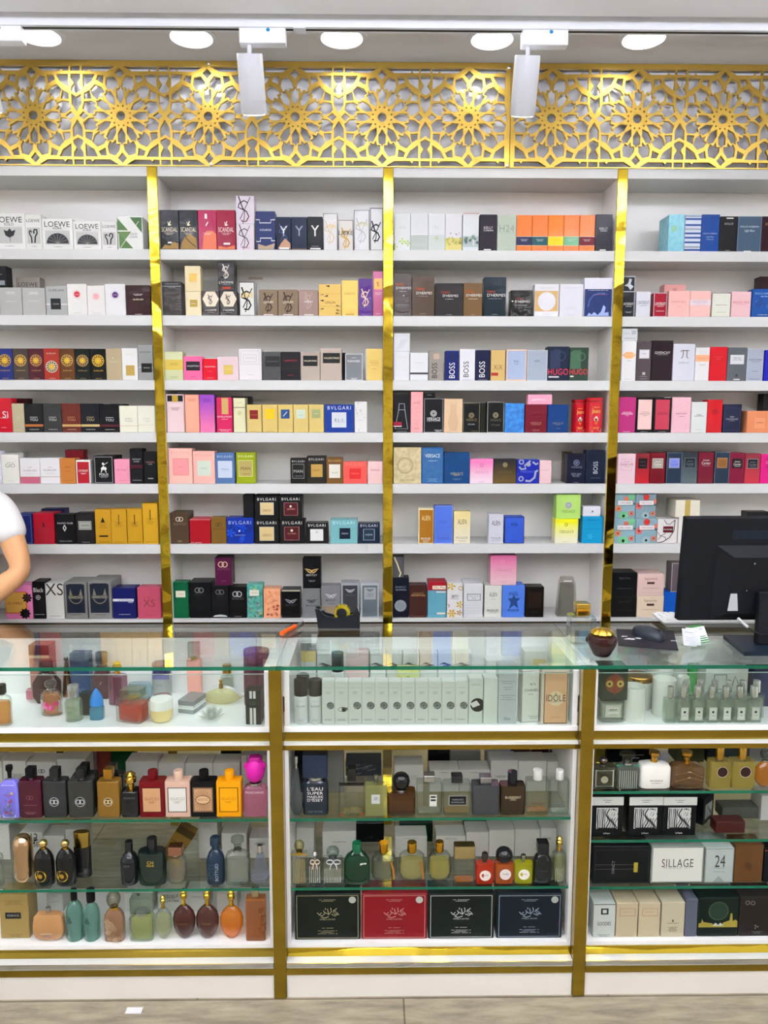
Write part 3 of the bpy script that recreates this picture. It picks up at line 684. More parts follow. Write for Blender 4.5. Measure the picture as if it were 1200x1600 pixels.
shelf(0, 4, [
 (-12, 3.5, 704, '#e4e2ee', 'pale lilac box cut by left edge', []),
 (4, 31, 710, '#f0efe6', 'tall ivory box with grey letters', [Ln(.72, .4, 'dg'), T('GIO', .62, .55, '#7d7b76'), Ln(.1, .4, 's')]),
 (32.5, 63.5, 716, '#efedef', 'white box with pink foot', [R(0, .01, 1, .27, '#c06a80'), R(0, .265, 1, .28, '#b9a070'), Ln(.64, .2, 'dg'), T('GUERLAIN', .52, .66, '#8d8a90'), Ln(.4, .5, 's')]),
 (64, 94.5, 715.5, '#efedef', 'white box with gold line', [R(0, .26, 1, .28, '#b9a070'), Ln(.64, .2, 'dg'), T('GUERLAIN', .53, .66, '#8d8a90'), Ln(.4, .5, 's')]),
 (95, 119, 716, '#c2803c', 'orange brown box', [T('ARMANI', .65, .42, '#6a4018'), Ln(.5, .3, '#6a4018', 1), Ln(.13, .7, '#8a5a28', 1)]),
 (120, 142, 719, '#f2f0ee', 'white edged red box', [R(.08, .02, .92, .93, '#b01e30'), T("L'INTERDIT", .55, .7, 'w', k=1.6), Ln(.45, .4, 'w', 2)]),
 (148, 178, 712, '#131517', 'black box with white horse rider', [Fr(.04, .03, .96, .96, 's', .02), Pg([(.38, .46), (.48, .5), (.6, .48), (.66, .52), (.62, .6), (.52, .6), (.5, .66), (.44, .6), (.36, .56)], 'w'), C(.48, .71, .06, 'w'), St([(.5, .66), (.72, .76)], .02, 'w'), St([(.42, .5), (.36, .4)], .04, 'w'), St([(.58, .5), (.62, .4)], .04, 'w'), T('POLO', .33, .46, 'w'), Ln(.26, .5, 's', 2)]),
 (179.5, 203.5, 717.5, '#e59aae', 'pink box with grey lettering', [T('MY WAY', .56, .7, '#8a6068', sp=.1), Ln(.12, .6, '#b07080')]),
 (204.5, 224.5, 701, '#14161c', 'tall black box with maroon band', [R(0, .44, 1, .54, '#50182a'), T('ARMANI', .7, .66, 's'), T('code', .64, .42, 's'), Ln(.1, .7, 'w', 1)]),
 (225.5, 246, 706, '#15191b', 'black box beside the gold pillar', [T('ARMANI', .68, .6, '#b07070'), T('code', .62, .3, 's'), R(.3, .15, .7, .18, 's')]),
 (8, 38, 707, '#e8e6e2', 'white box peeking out behind the ivory one', [], {'b': .08}),
 (104, 132, 703, '#93182a', 'dark red box standing behind orange one', [], {'b': .075}),
 (160, 186, 711, '#1a1a1c', 'black box peeking out behind the rider box', [], {'b': .09}),
])
shelf(0, 5, [
 (28, 52, 803, '#22306e', 'navy box with pale line beside the arm', [Fr(.05, .03, .93, .96, '#7d8ac0', .02)], {'d': .07}),
 (53.5, 86, 802, '#b01430', 'bright red box with dark emblem', [Pg([(.45, .56), (.55, .56), (.52, .7), (.46, .72)], '#5a0a18')], {'d': .08}),
 (88, 118.5, 803.5, '#15161a', 'black box with white diamond emblem', [T("RALPH'S CLUB", .7, .78, 'w'), Pg([(.47, .42), (.57, .54), (.47, .66), (.37, .54)], 'w'), Pg([(.47, .47), (.52, .54), (.47, .61), (.42, .54)], 'k'), T('RALPH LAUREN', .1, .62, 's')], {'d': .05}),
 (120, 149, 801.5, '#232022', 'black box with silver plate', sq(.14, .46, .84, .74, '#a8a8a0', 'SAFARI', 'k')+[Fr(.17, .49, .81, .71, 'dg', .015), Ln(.06, .4, 's')], {'d': .05}),
 (150, 174.5, 796, 'y:#d0a01c', 'gold box with black triangle', [Pg([(.36, .62), (.64, .62), (.5, .78)], 'k'), Ln(.58, .5, 'k', 3, dv=.05), R(.25, .21, .8, .25, 'k'), Ln(.06, .8, '#5a4408')]),
 (175, 199, 795.5, 'y:#d3a41e', 'first gold box with figure one', [T('1', .7, .06, '#6a5008', k=1.6), Ln(.62, .5, '#5a4408', 4, dv=.04), Ln(.06, .8, '#5a4408')]),
 (200, 223.5, 795.3, 'y:#d3a41e', 'second gold box with figure one', [T('1', .7, .06, '#4a3a08', k=1.6), Ln(.62, .5, '#5a4408', 4, dv=.04), Ln(.06, .8, '#5a4408')]),
 (224.5, 248, 786.5, 'y:#d8aa22', 'tall gold box with figure one', [T('1', .72, .06, '#4a3a08', k=1.6), Ln(.62, .5, '#5a4408', 4, dv=.04), Ln(.05, .8, '#5a4408')]),
 (67, 103, 795, '#2b2c58', 'navy box standing behind the red one', [], {'b': .1}),
])
shelf(0, 6, [
 (10, 52, 914, '#e68cb8', 'pink box with black flowers and orange label', [R(0, .16, .8, .8, '#e0702a'), R(.02, .19, .76, .78, '#e2b25c'), T('OLYMPEA', .46, .56, '#7a4a18', .36), Fl(.82, .62, .2, 'k', 8), Fl(.72, .16, .22, 'k', 9)], {'d': .07}),
 (53, 72, 909, '#141518', 'black box with white gothic word', [T('Black', .78, .8, 'w', k=1.4), Ri(.45, .58, .2, 's', .3), C(.45, .58, .08, 's'), Ln(.12, .8, 'w')], {'d': .07}),
 (73, 101, 911.5, '#eeede8', 'white box with big cut letters', [T('XS', .83, .98, '#4a3c38', k=1.15), Ln(.08, .6, 'dg')], {'d': .09}),
 (103, 137.5, 909.5, '#8b8a86', 'first grey framed box with wing crest', [R(.08, .16, .9, .93, '#1f2a3a'), Ri(.5, .58, .3, '#8a8574', .15), R(.18, .68, .82, .95, '#1f2a3a'), Pg([(.2, .62), (.26, .82), (.36, .62)], '#8a8574'), Pg([(.8, .62), (.74, .82), (.64, .62)], '#8a8574'), R(.14, .54, .86, .63, '#5d5c54'), T('INVICTUS', .585, .6, '#bdb8a4'), Ln(.11, .5, 'k')], {'d': .1}),
 (139.5, 175.5, 908.5, '#8b8a86', 'second grey framed box with wing crest', [R(.08, .16, .9, .93, '#1f2a3a'), Ri(.5, .58, .3, '#8a8574', .15), R(.18, .68, .82, .95, '#1f2a3a'), Pg([(.2, .62), (.26, .82), (.36, .62)], '#8a8574'), Pg([(.8, .62), (.74, .82), (.64, .62)], '#8a8574'), R(.14, .54, .86, .63, '#5d5c54'), T('INVICTUS', .585, .6, '#bdb8a4'), Ln(.11, .5, 'k')], {'d': .13}),
 (177.5, 213, 919, '#1a2268', 'royal blue box with white band', [R(0, .57, .92, .65, '#e8e8ee'), T('ULTRAVIOLET', .61, .66, '#1a2268', .56), T('MAN', .54, .2, 'w', .78), Ln(.14, .5, 'w')], {'d': .07}),
 (216, 252, 918, '#c05870', 'rose pink box with thin letters', [T('XS', .5, .5, '#8a4440', k=1.1), Ln(.68, .3, '#8a4440'), Ln(.12, .5, '#8a4440')], {'d': .06}),
], y=.012)

# ---- centre-left bay
SC = lambda c: [T('SCANDAL', .51, .82, c, k=1.9), Pg([(.4, .62), (.5, .6), (.62, .62), (.5, .66)], c), St([(.48, .62), (.56, .72)], .05, c), St([(.5, .62), (.42, .7)], .04, c), Ln(.42, .5, c, 2)]
shelf(1, 0, [
 (250.5, 280.5, 328, '#12161c', 'first black box with gold swirls', SC('#e8dfc0')+[Pg([(.05, .02), (.95, .02), (.95, .16), (.7, .2), (.5, .1), (.25, .13)], '#a3834a'), R(.4, .16, .62, .2, 'w')]),
 (281, 310, 328, '#12161c', 'second black box with gold swirls', SC('#e8dfc0')+[Pg([(.05, .02), (.95, .02), (.9, .3), (.6, .38), (.3, .34), (.1, .16)], '#a3834a'), St([(.3, .34), (.55, .2), (.9, .06)], .04, 'k')]),
 (310.5, 339, 328, '#b0285a', 'pink magenta box with orange cloud', [Pg([(.22, .02), (.98, .02), (.98, .4), (.8, .48), (.45, .48), (.28, .36)], '#dd7e60'), Ln(.42, .5, 'w', 2), St([(.42, .6), (.55, .7)], .06, 'w'), R(.38, .78, .5, .9, 'w')]),
 (339.5, 368.5, 328, '#9c1440', 'dark magenta box with white lettering', SC('#f3dcd8')+[R(.35, .13, .7, .18, 'w'), Pg([(.05, .02), (.95, .02), (.95, .12), (.5, .06), (.1, .1)], '#d47850')]),
 (370, 397.5, 350, '#dcd2dc', 'lower lilac box of two stacked', [Mono(.45, .52, .8, 'dg', .05), Ln(.1, .5, '#c98a70', 2)]),
 (369, 397.5, 306, '#dcd2de', 'upper lilac box of two stacked', [Mono(.45, .52, .85, '#2a2428', .06), Ln(.14, .5, '#c98a70', 2)], {'st': 1}),
 (400.5, 430.5, 330, '#33406f', 'blue box with white stepped lines', [St([(0, .78), (.2, .78), (.2, .7), (.78, .7), (.78, .78), (1, .78)], .04, 'w'), St([(0, .22), (.22, .22), (.22, .31), (.8, .31), (.8, .24), (1, .24)], .04, 'w'), T('KOUROS', .52, .58, 'w'), Pg([(.1, .02), (.9, .02), (.98, .18), (.5, .1), (.1, .16)], '#b5a088')]),
 (432, 455, 339, '#1d2a45', 'navy box with big white letter Y', [T('Y', .58, .52, 'w', k=1.1), Mono(.5, .5, .8, '#5a6f9a', .04), Pg([(.1, .04), (.95, .04), (.95, .2), (.6, .36), (.3, .2)], '#c29a80'), R(.2, .03, .85, .08, 'w')]),
 (455.5, 480, 339, '#26314a', 'slate blue box with grey letter Y', [T('Y', .58, .5, '#9aa2b4', k=1.1), R(.02, .02, .98, .06, '#6a5a50')]),
 (480.5, 504.5, 338.5, '#14181e', 'black box with big white letter Y', [T('Y', .58, .52, 'w', k=1.15), R(.18, .03, .85, .07, 'w'), Ln(.12, .5, 's')]),
 (505.5, 527.5, 333.5, '#e2e0e2', 'white box with faint gold monogram', [Fr(0, 0, 1, 1, 'dg', .03), Mono(.48, .5, .95, '#d6c49a', .06), T('LIBRE', .65, .66, 'gg', .6)]),
 (529, 552, 344, '#dfdbd6', 'shorter white box with gold monogram', [Fr(0, 0, 1, 1, 'dg', .03), Mono(.5, .42, .8, '#c9a540', .09), T('LIBRE', .58, .96, 'k')]),
 (553.5, 577, 328.5, '#e3e4e6', 'tall white box with silver monogram', [Fr(0, 0, 1, 1, 'dg', .03), Mono(.48, .5, .95, '#b9bac0', .07), T('LIBRE', .66, .82, '#d6cd8a')]),
 (578.5, 599, 325, '#e6e6e8', 'tall white box with bold black monogram', [Fr(0, 0, 1, 1, 'k', .05), Mono(.45, .45, .95, 'k', .11), Ln(.62, .6, 'dg')]),
])
shelf(1, 1, [
 (254.5, 284.5, 440, '#4b4644', 'charcoal brown box with silver lid line', [R(0, .87, 1, .985, '#3a3634'), Ln(.93, .7, 's'), R(0, .855, 1, .87, 's'), Ln(.82, .4, 's')], {'d': .06}),
 (290.5, 315, 455.5, '#e3d6b4', 'lower cream box of stack with gold label', sq(.28, .36, .76, .66, '#b49c4a', None)+[Ln(.5, .3, 'w')], {'d': .045}),
 (289.5, 314, 415.5, '#dfcfa8', 'upper cream box with gold square', sq(.28, .38, .76, .7, 'y:#c9a850', None), {'st': 1}),
 (316.5, 343, 454.5, '#4a4442', 'left dark box with white hexagon', [Pg([(.02, .67), (.25, .37), (.76, .37), (.98, .67), (.76, .97), (.25, .97)], '#e6dcc8'), Mono(.48, .66, .34, '#5a4a42', .05), T("L'HOMME", .22, .66, 'w'), Ln(.13, .5, 's')], {'d': .06}),
 (344, 371, 454.5, '#44403e', 'right dark box with white hexagon', [Pg([(.02, .67), (.25, .37), (.76, .37), (.98, .67), (.76, .97), (.25, .97)], '#e6dcc8'), Mono(.48, .66, .34, '#5a4a42', .05), T("L'HOMME", .22, .66, 'w'), Ln(.13, .5, 's')], {'d': .06}),
 (341, 367, 410.5, '#2b2626', 'black box stacked above the hexagon boxes', [Mono(.48, .7, .5, '#d8cfc4', .06), T("L'HOMME", .3, .86, 'w'), Ln(.22, .5, 's'), R(.24, .06, .76, .14, '#b0442a')], {'st': 2, 'd': .06}),
 (374.5, 398.5, 440.5, '#e3e3de', 'white box with black monogram and gold word', [Fr(0, 0, 1, 1, 'k', .04), Mono(.48, .5, .9, 'k', .1), T('LIBRE', .61, .76, 'gg', k=1.4)], {'d': .06}),
 (405, 434, 452.5, '#8e7c68', 'first taupe box with brown monogram', [Mono(.5, .52, .6, '#4a3426', .08), T('OPIUM', .52, .5, 'c'), R(.25, .03, .75, .06, 'w')]),
 (435, 465.8, 452.5, '#8e7c68', 'second taupe box with brown monogram', [Mono(.5, .52, .6, '#4a3426', .08), T('OPIUM', .52, .5, 'c'), R(.25, .03, .75, .06, 'w')]),
 (467, 497, 452.8, '#a48c84', 'pinkish taupe box with pale monogram', [Mono(.5, .6, .5, '#b9a79c', .05), T('OPIUM', .54, .44, 'w'), R(.28, .03, .76, .06, 'w')]),
 (498.5, 533, 444, '#dcbc70', 'gold box with black bamboo leaves', [T('OPIUM', .42, .46, '#6a5020'), Ln(.7, .9, '#b8954a'), Ln(.3, .9, '#b8954a')]+[Pg([(a, b), (a+.17*dx, b+.05*dy), (a+.2*dx, b+.01)], 'k') for a, b, dx, dy in ((.02, .65, 1, .6), (.03, .5, 1, -1), (.22, .6, 1, 1), (.3, .95, 1, -1), (.98, .3, -1, 1), (.98, .16, -1, 1), (.95, .06, -1, 1), (.02, .2, 1, 1), (.24, .64, 1, .4))]),
 (534, 559.5, 438, '#e2c66e', 'plain yellow gold box', [T('CINEMA', .63, .66, '#b09038'), R(.25, .03, .75, .06, '#b09038')]),
 (560.5, 582, 435.5, '#5b2a86', 'purple box with gold monogram', [Mono(.48, .5, .75, '#e9cdb0', .08), Ln(.48, .8, '#b08ac8'), Ln(.05, .6, '#b08ac8', 2)]),
 (583, 598.8, 424, 'v:#b04878>#c46a98', 'tall narrow magenta box with gold square', sq(.1, .6, .92, .84, 'y:#e0a860')+[Mono(.5, .72, .3, '#8a4a20', .05), Ln(.52, .7, 'w', 2), Ln(.05, .5, 'w')]),
])
shelf(1, 2, [
 (257.5, 286.5, 549.5, '#ccd0a8', 'pale green box with gold band', [R(0, .36, 1, .72, '#d2ba58'), Ln(.6, .5, '#8a7a30', 3), Ln(.12, .5, '#9aa080', 2)]),
 (287.3, 316.5, 556.5, '#ee6f9c', 'bright pink box with black label', sq(.14, .4, .88, .78, '#26202a', 'VALENTINO', 'w', None, .86)+[Ln(.15, .3, '#5a2038')]),
 (317.5, 339.5, 560.5, '#d81834', 'small red box', [T('VALENTINO', .63, .76, 'w'), Ln(.42, .3, '#f08a90'), Ln(.12, .6, '#f08a90', 2)]),
 (340.3, 373, 557, '#e4cdd0', 'pale rose box with gold square', sq(.3, .24, .72, .64, '#cdb45c')+[Ln(.46, .3, '#e8dcae')]),
 (373.8, 409, 545, '#ebe7e8', 'white embossed box', [Fr(.08, .5, .92, .95, '#d6d2d4', .03), Fr(.2, .58, .78, .82, '#cbc7ca', .02), T('VALENTINO', .71, .4, '#9a9698'), Ln(.18, .3, '#b9b5b8')]),
 (411, 439, 549.5, '#58595b', 'dark grey box with black label', sq(.13, .48, .95, .84, '#26282b', 'VALENTINO', '#7d7f84', None, .84)),
 (439.7, 469, 549.5, '#2a282c', 'black box with red lettering', [T('VALENTINO', .69, .72, '#b83a4a'), R(.0, .42, 1, .43, '#4a484c'), T('UOMO', .18, .32, '#b83a4a')]),
 (470.3, 500, 549.5, '#b5a89c', 'taupe box with smaller black label', sq(.12, .5, .88, .86, '#1c1a1a', 'VALENTINO', 'c', None, .88)),
 (500.8, 534, 544.5, '#b9aca0', 'taller taupe box with black label', sq(.12, .54, .92, .86, '#1c1a1a', 'VALENTINO', 'c', None, .9)),
 (539.5, 566.8, 552.5, '#85898c', 'grey box with white outline', [Fr(.01, .0, .99, .99, '#e6e8e8', .03), T('PLEASURES', .72, .7, 'w', k=1.2), Ln(.84, .3, 'w'), Ln(.08, .4, 'w', 2)], {'d': .06}),
 (571.5, 597.8, 545, '#dcc074', 'gold box with script and pale blue edge', [R(0, 0, .035, 1, '#a9c4d8'), Ln(.62, .5, '#a88438'), T('Tendre', .56, .5, '#a88438'), Ln(.48, .5, '#a88438'), Ln(.36, .3, '#a88438')]),
 (532, 541, 551, '#1c1c1e', 'black sliver of box behind grey outlined one', [], {'b': .064, 'd': .03}),
])
shelf(1, 3, [
 (261.5, 289, 616, '#edd3d4', 'pale pink box with black and gold top', [R(.06, .81, .94, .97, 'k'), R(.33, .8, .66, .98, '#c0a040'), T('MODERN', .64, .52, '#8a6a70'), T('MUSE', .6, .34, '#8a6a70'), Fr(.02, .0, .98, .78, '#6a5a5c', .01)]),
 (290.3, 312, 616.5, '#f0ab92', 'plain peach box', [Ln(.88, .6, '#a86a58', 2), T('Pleasures', .84, .5, '#b4745c'), Ln(.08, .6, '#c8846c')]),
 (313, 336, 616.5, 'v:#e57aa8>#9a46b8', 'box fading from purple to pink', [Ln(.88, .6, '#5a2478', 2), T('Sensuous', .82, .5, '#6a3488'), Ln(.08, .5, '#c05a90')]),
 (339.3, 363.5, 621, '#cf2f66', 'crimson pink box with gold bar', [R(.33, .52, .76, .985, 'y:#d0b070'), T('REVELATION', .45, .9, 'w'), Ln(.38, .4, 'w'), Ln(.08, .8, 'w', 2)]),
 (365.3, 384.5, 621.5, '#dfdcb6', 'narrow cream box with dark line', [Fr(0, 0, 1, 1, '#4a4848', .025), R(0, .715, 1, .73, '#4a4848'), Ln(.86, .4, '#8a886a'), C(.5, .56, .18, '#c8ca98')]),
 (386, 409.3, 632, '#cdb878', 'gold box with dark red square', sq(.2, .48, .76, .8, '#8a2222')+[Ln(.63, .4, '#d09050'), Ln(.04, .6, '#8a7840')]),
 (410.3, 434, 632, '#d2ba76', 'gold box with yellow square', sq(.2, .48, .82, .84, '#ecc01c')+[Ln(.04, .6, '#8a7840')]),
 (434.8, 458, 632, '#d2bc78', 'gold box with blue square', sq(.2, .5, .78, .82, '#34588c')+[St([(.35, .58), (.62, .74)], .04, 'w')]),
 (458.8, 482, 632, '#d4be7a', 'gold box with pale mint square', sq(.2, .5, .8, .82, '#cfdcc8')+[Ln(.62, .4, '#8aa890')]),
 (482.8, 506, 632, '#d4be7a', 'gold box with sage green square', sq(.2, .52, .78, .82, '#9fa878')+[Ln(.67, .3, '#e8e8c8')]),
 (507, 553.3, 632, '#1c4396', 'wide royal blue box with white square', bvl('#e8ecf4', .25, .18, .74, .72, '#dcdfe4', 'B L V', '#5a6070')+[Ln(.38, .4, '#7a8090')]),
 (554.3, 573.5, 627.5, '#ecebe8', 'narrow white box with tiny flowers', [Scat(lambda u, v, r, c: Fl(u, v, r, c, 5), 10, ['#c9c4be', '#b5b0b4'], 3), Ln(.4, .5, 's')]),
 (362, 393, 619.5, '#37352e', 'dark box behind the cream one', [], {'b': .07}),
])
shelf(1, 4, [
 (264.5, 301.5, 700.5, '#efbcb0', 'wide pink box with darker pink square', bvl('#dca698', .2, .25, .82, .7, '#e99a9c', 'ROSE', '#c87478', '#d88a80', .3)),
 (302.5, 336.5, 705, '#f0b8ac', 'pink box with pale mint square', bvl('#d89a90', .2, .25, .8, .7, '#cfdccb', 'OMNIA', '#8aa090', '#e8c8bc', .5)),
 (337.3, 366.8, 707.5, '#5f7da8', 'steel blue box with white square', bvl('#c4d0e0', .15, .21, .86, .72, '#ccd5e4', 'MAN', '#8a98b0', '#e0e6ee', .5)),
 (370, 399.5, 707, '#9aa71c', 'olive green box with tan square', bvl('#e6ecb4', .13, .24, .84, .74, '#b6a468', 'MAN', '#5a4a1c', '#d8e08a', .7)+[Ln(.31, .4, 'k')]),
 (454, 479, 716, '#26241f', 'black box with black framed square', bvl('#d4d4d0', .14, .22, .84, .76, '#1f1d1a', 'MAN', '#c4c4c0', '#a8a8a4', .8)+[Ln(.3, .5, 's')]),
 (479.7, 509.5, 712.5, '#2f2c27', 'taller dark box with gold square', bvl('#d4d4d0', .22, .24, .82, .7, 'y:#cba75a')+[Ln(.5, .4, '#6a5220', 2)]),
 (510.7, 535.7, 715, '#7d5a2c', 'brown box with cream square', bvl('#d8bc84', .14, .22, .84, .74, '#eeeade')+[Ln(.44, .5, '#b0a890', 2)]),
 (536.7, 573.5, 721.5, '#f1645c', 'coral red box', bvl('#f48a7c', .26, .22, .74, .7, '#d83434', 'OMNIA', '#f08070', None, .7)),
 (574.7, 597.5, 721, '#eec8c6', 'pale pink box beside middle gold pillar', [T('femme', .62, .6, '#9a6a70')]),
])
shelf(1, 5, [
 (267.5, 295.5, 801, '#574433', 'brown box with interlocked rings', [Rings(.5, .79, .13, '#d8cdb8'), T('GUCCI', .64, .66, '#8c7a64', sp=.12), Ln(.1, .3, '#b0a488', 2)], {'d': .09}),
 (297, 329.5, 811.5, '#aa1426', 'plain red box with pale lid edge', [R(0, .97, 1, 1, '#d87a80'), T('GUCCI', .01, .5, 'w', .3)], {'d': .09, 'top': '#c0505a'}),
 (330.5, 353.8, 808.5, '#86662a', 'olive gold box with interlocked rings', [Rings(.5, .73, .13, '#4a3814'), T('GUCCI', .57, .7, '#4a3814', sp=.1), Ln(.06, .4, '#4a3814')], {'d': .05}),
 (354.8, 396.5, 809, '#123aa0', 'wide blue box with flower petals', [Scat(lambda u, v, r, c: Fl(u, v, r*2, c, 5), 9, ['#1a50d0', '#0a2a80', '#2660e0'], 5, .12, .88, .15, .75), T('BVLGARI', .82, .84, '#c8d4f0', sp=.12), C(.48, .5, .035, 'w'), T('SPLENDIDA', .34, .4, '#a0b4e8')], {'d': .07}),
 (398, 436.3, 812.5, '#16191a', 'lower black box with cream square', bvl('#e8e8e4', .22, .14, .78, .7, '#d6c08c', None, 'k', 's')+[Ln(.4, .4, '#7a6a3c', 3)], {'d': .07}),
 (398.5, 435.5, 774, '#131617', 'upper black box with cream square', bvl('#e8e8e4', .24, .22, .78, .7, '#d8c292', None, 'k', 's', v=.84)+[Ln(.42, .4, '#7a6a3c', 3)], {'st': 1, 'd': .07}),
 (437.3, 476.5, 812.5, '#15181a', 'lower black box with dark red square', bvl('#e8e8e4', .2, .16, .76, .7, '#571420', 'GLYCERIA', '#d8a090', '#b88880')+[C(.48, .56, .05, 'c')], {'d': .07}),
 (436.8, 472, 774.5, '#14171a', 'upper black box with dark red square', bvl('#e8e8e4', .22, .2, .8, .7, '#571420', 'JASMIN', '#d8a090', '#b88880', v=.86)+[C(.5, .56, .05, 'c')], {'st': 1, 'd': .07}),
 (478, 512.8, 817, '#1b1b1b', 'black box with white square', bvl('#e8e8e4', .2, .14, .78, .7, '#f0f0ec', None)+[Fl(.5, .56, .06, 's', 6)], {'d': .06}),
 (516, 558.5, 812.5, '#7fb6b8', 'wide teal box with dark square', bvl('#c8e4e4', .34, .2, .74, .66, '#14233a', 'AQVA', '#c8dcdc')+[], {'d': .08}),
 (559.5, 593.5, 817.5, '#192c42', 'dark navy box with navy square', bvl('#d8dce4', .26, .18, .74, .7, '#1f3a50', 'AQVA', '#c8d4dc', '#c8d0d8', .7), {'d': .05}),
 (380.5, 396.5, 773, '#111315', 'black narrow box in upper stack', [], {'st': 8, 'd': .05}),
], y=.008)
shelf(1, 6, [
 (271, 295.5, 909.5, '#0c6a44', 'deep green box with cream label', sq(.16, .58, .8, .76, '#ece6d4', 'GUCCI', '#8a8060'), {'d': .05}),
 (296.5, 330.5, 910, '#121619', 'large black box with ring emblem', [Rings(.47, .78, .13, '#8a8a8a'), T('GUCCI', .66, .5, '#3a3c40', sp=.1)], {'d': .09}),
 (331.5, 357.5, 915, '#17191d', 'black box with pale foot', [Rings(.5, .8, .16, '#7a7a7c'), T('GUCCI', .66, .5, '#303236'), Pg([(.05, .04), (.95, .04), (.8, .09), (.5, .11), (.2, .09)], '#c8ccd0')], {'d': .06}),
 (358.5, 385.5, 917, '#101214', 'smaller black box with white ring emblem', [Rings(.48, .77, .17, '#c8c8c8'), T('GUCCI', .63, .66, '#7a7c80', sp=.12), Ln(.05, .4, 's')], {'d': .06}),
 (336.5, 362.5, 871.5, '#5c1c44', 'purple box stacked on the black ones', [Rings(.48, .76, .18, '#dcb8a0'), T('GUCCI', .6, .68, '#8c4a70', sp=.12), Ln(.16, .3, '#a0688c')], {'st': 2, 'd': .07}),
 (386.5, 411, 913.5, 'n:#6fb8a8>#4a9a90', 'teal box with painted flowers', [Scat(lambda u, v, r, c: Fl(u, v, r, c, 5), 22, ['#b03a50', '#204a3c', '#e4c850', '#e8a8b0'], 9)]+sq(.2, .68, .8, .86, '#e8e6d8', 'GUCCI', '#8a8060'), {'d': .06}),
 (412.3, 438.5, 920, 'n:#eeb48c>#e8a078', 'peach box with dark red blossoms', [Scat(lambda u, v, r, c: Fl(u, v, r, c, 6), 14, ['#8c1c24', '#a83030'], 4, .1, .9, .08, .5), Scat(lambda u, v, r, c: Fl(u, v, r, c, 4), 16, ['#8a4a30', '#b0603c'], 6, .08, .92, .5, .94, .03, .06)], {'d': .06}),
 (440.5, 469.5, 921, '#0e1013', 'low black box with silver wings', [R(0, .93, 1, .985, '#b4ac98'), Wing(.5, .58, .6, '#9aa0a8'), T('BENTLEY', .45, .6, '#3e4248')], {'d': .06}),
 (472.8, 500.8, 919.5, 'y:#8f9294', 'silver box carrying the black one', [Wing(.5, .56, .55, '#303236'), T('BENTLEY', .42, .6, '#303236'), Ln(.62, .7, '#606468')], {'d': .06}),
 (473.3, 501.5, 873, '#14181c', 'upper black box with gold wings', [Wing(.5, .58, .7, '#d8b878'), T('BENTLEY', .45, .6, '#c8c8c4'), Ln(.27, .4, 's', 2)], {'st': 1, 'd': .06}),
 (503, 532, 915.5, 'y:#96969a', 'silver box with bronze foot', [R(0, 0, 1, .36, '#9c8a70'), Wing(.5, .68, .6, '#d4d4d8'), T('BENTLEY', .55, .56, '#50545a'), Ln(.44, .4, '#50545a')], {'d': .06}),
 (533, 561.5, 911.5, '#9da0a3', 'silver box with dark grey panel', [R(.1, .03, .9, .94, '#45484c'), Wing(.5, .78, .5, '#c8ccd0'), Ln(.66, .5, '#8a8e94')], {'d': .07}),
 (563.3, 592, 911.5, '#b0b3b6', 'silver box with slate panel and pale plate', [R(.1, .03, .92, .94, '#6a7478'), R(.2, .53, .84, .88, '#a4a7aa'), Wing(.52, .8, .4, '#50565c'), Ln(.7, .4, '#50565c', 3, .52)], {'d': .06}),
], y=.018)

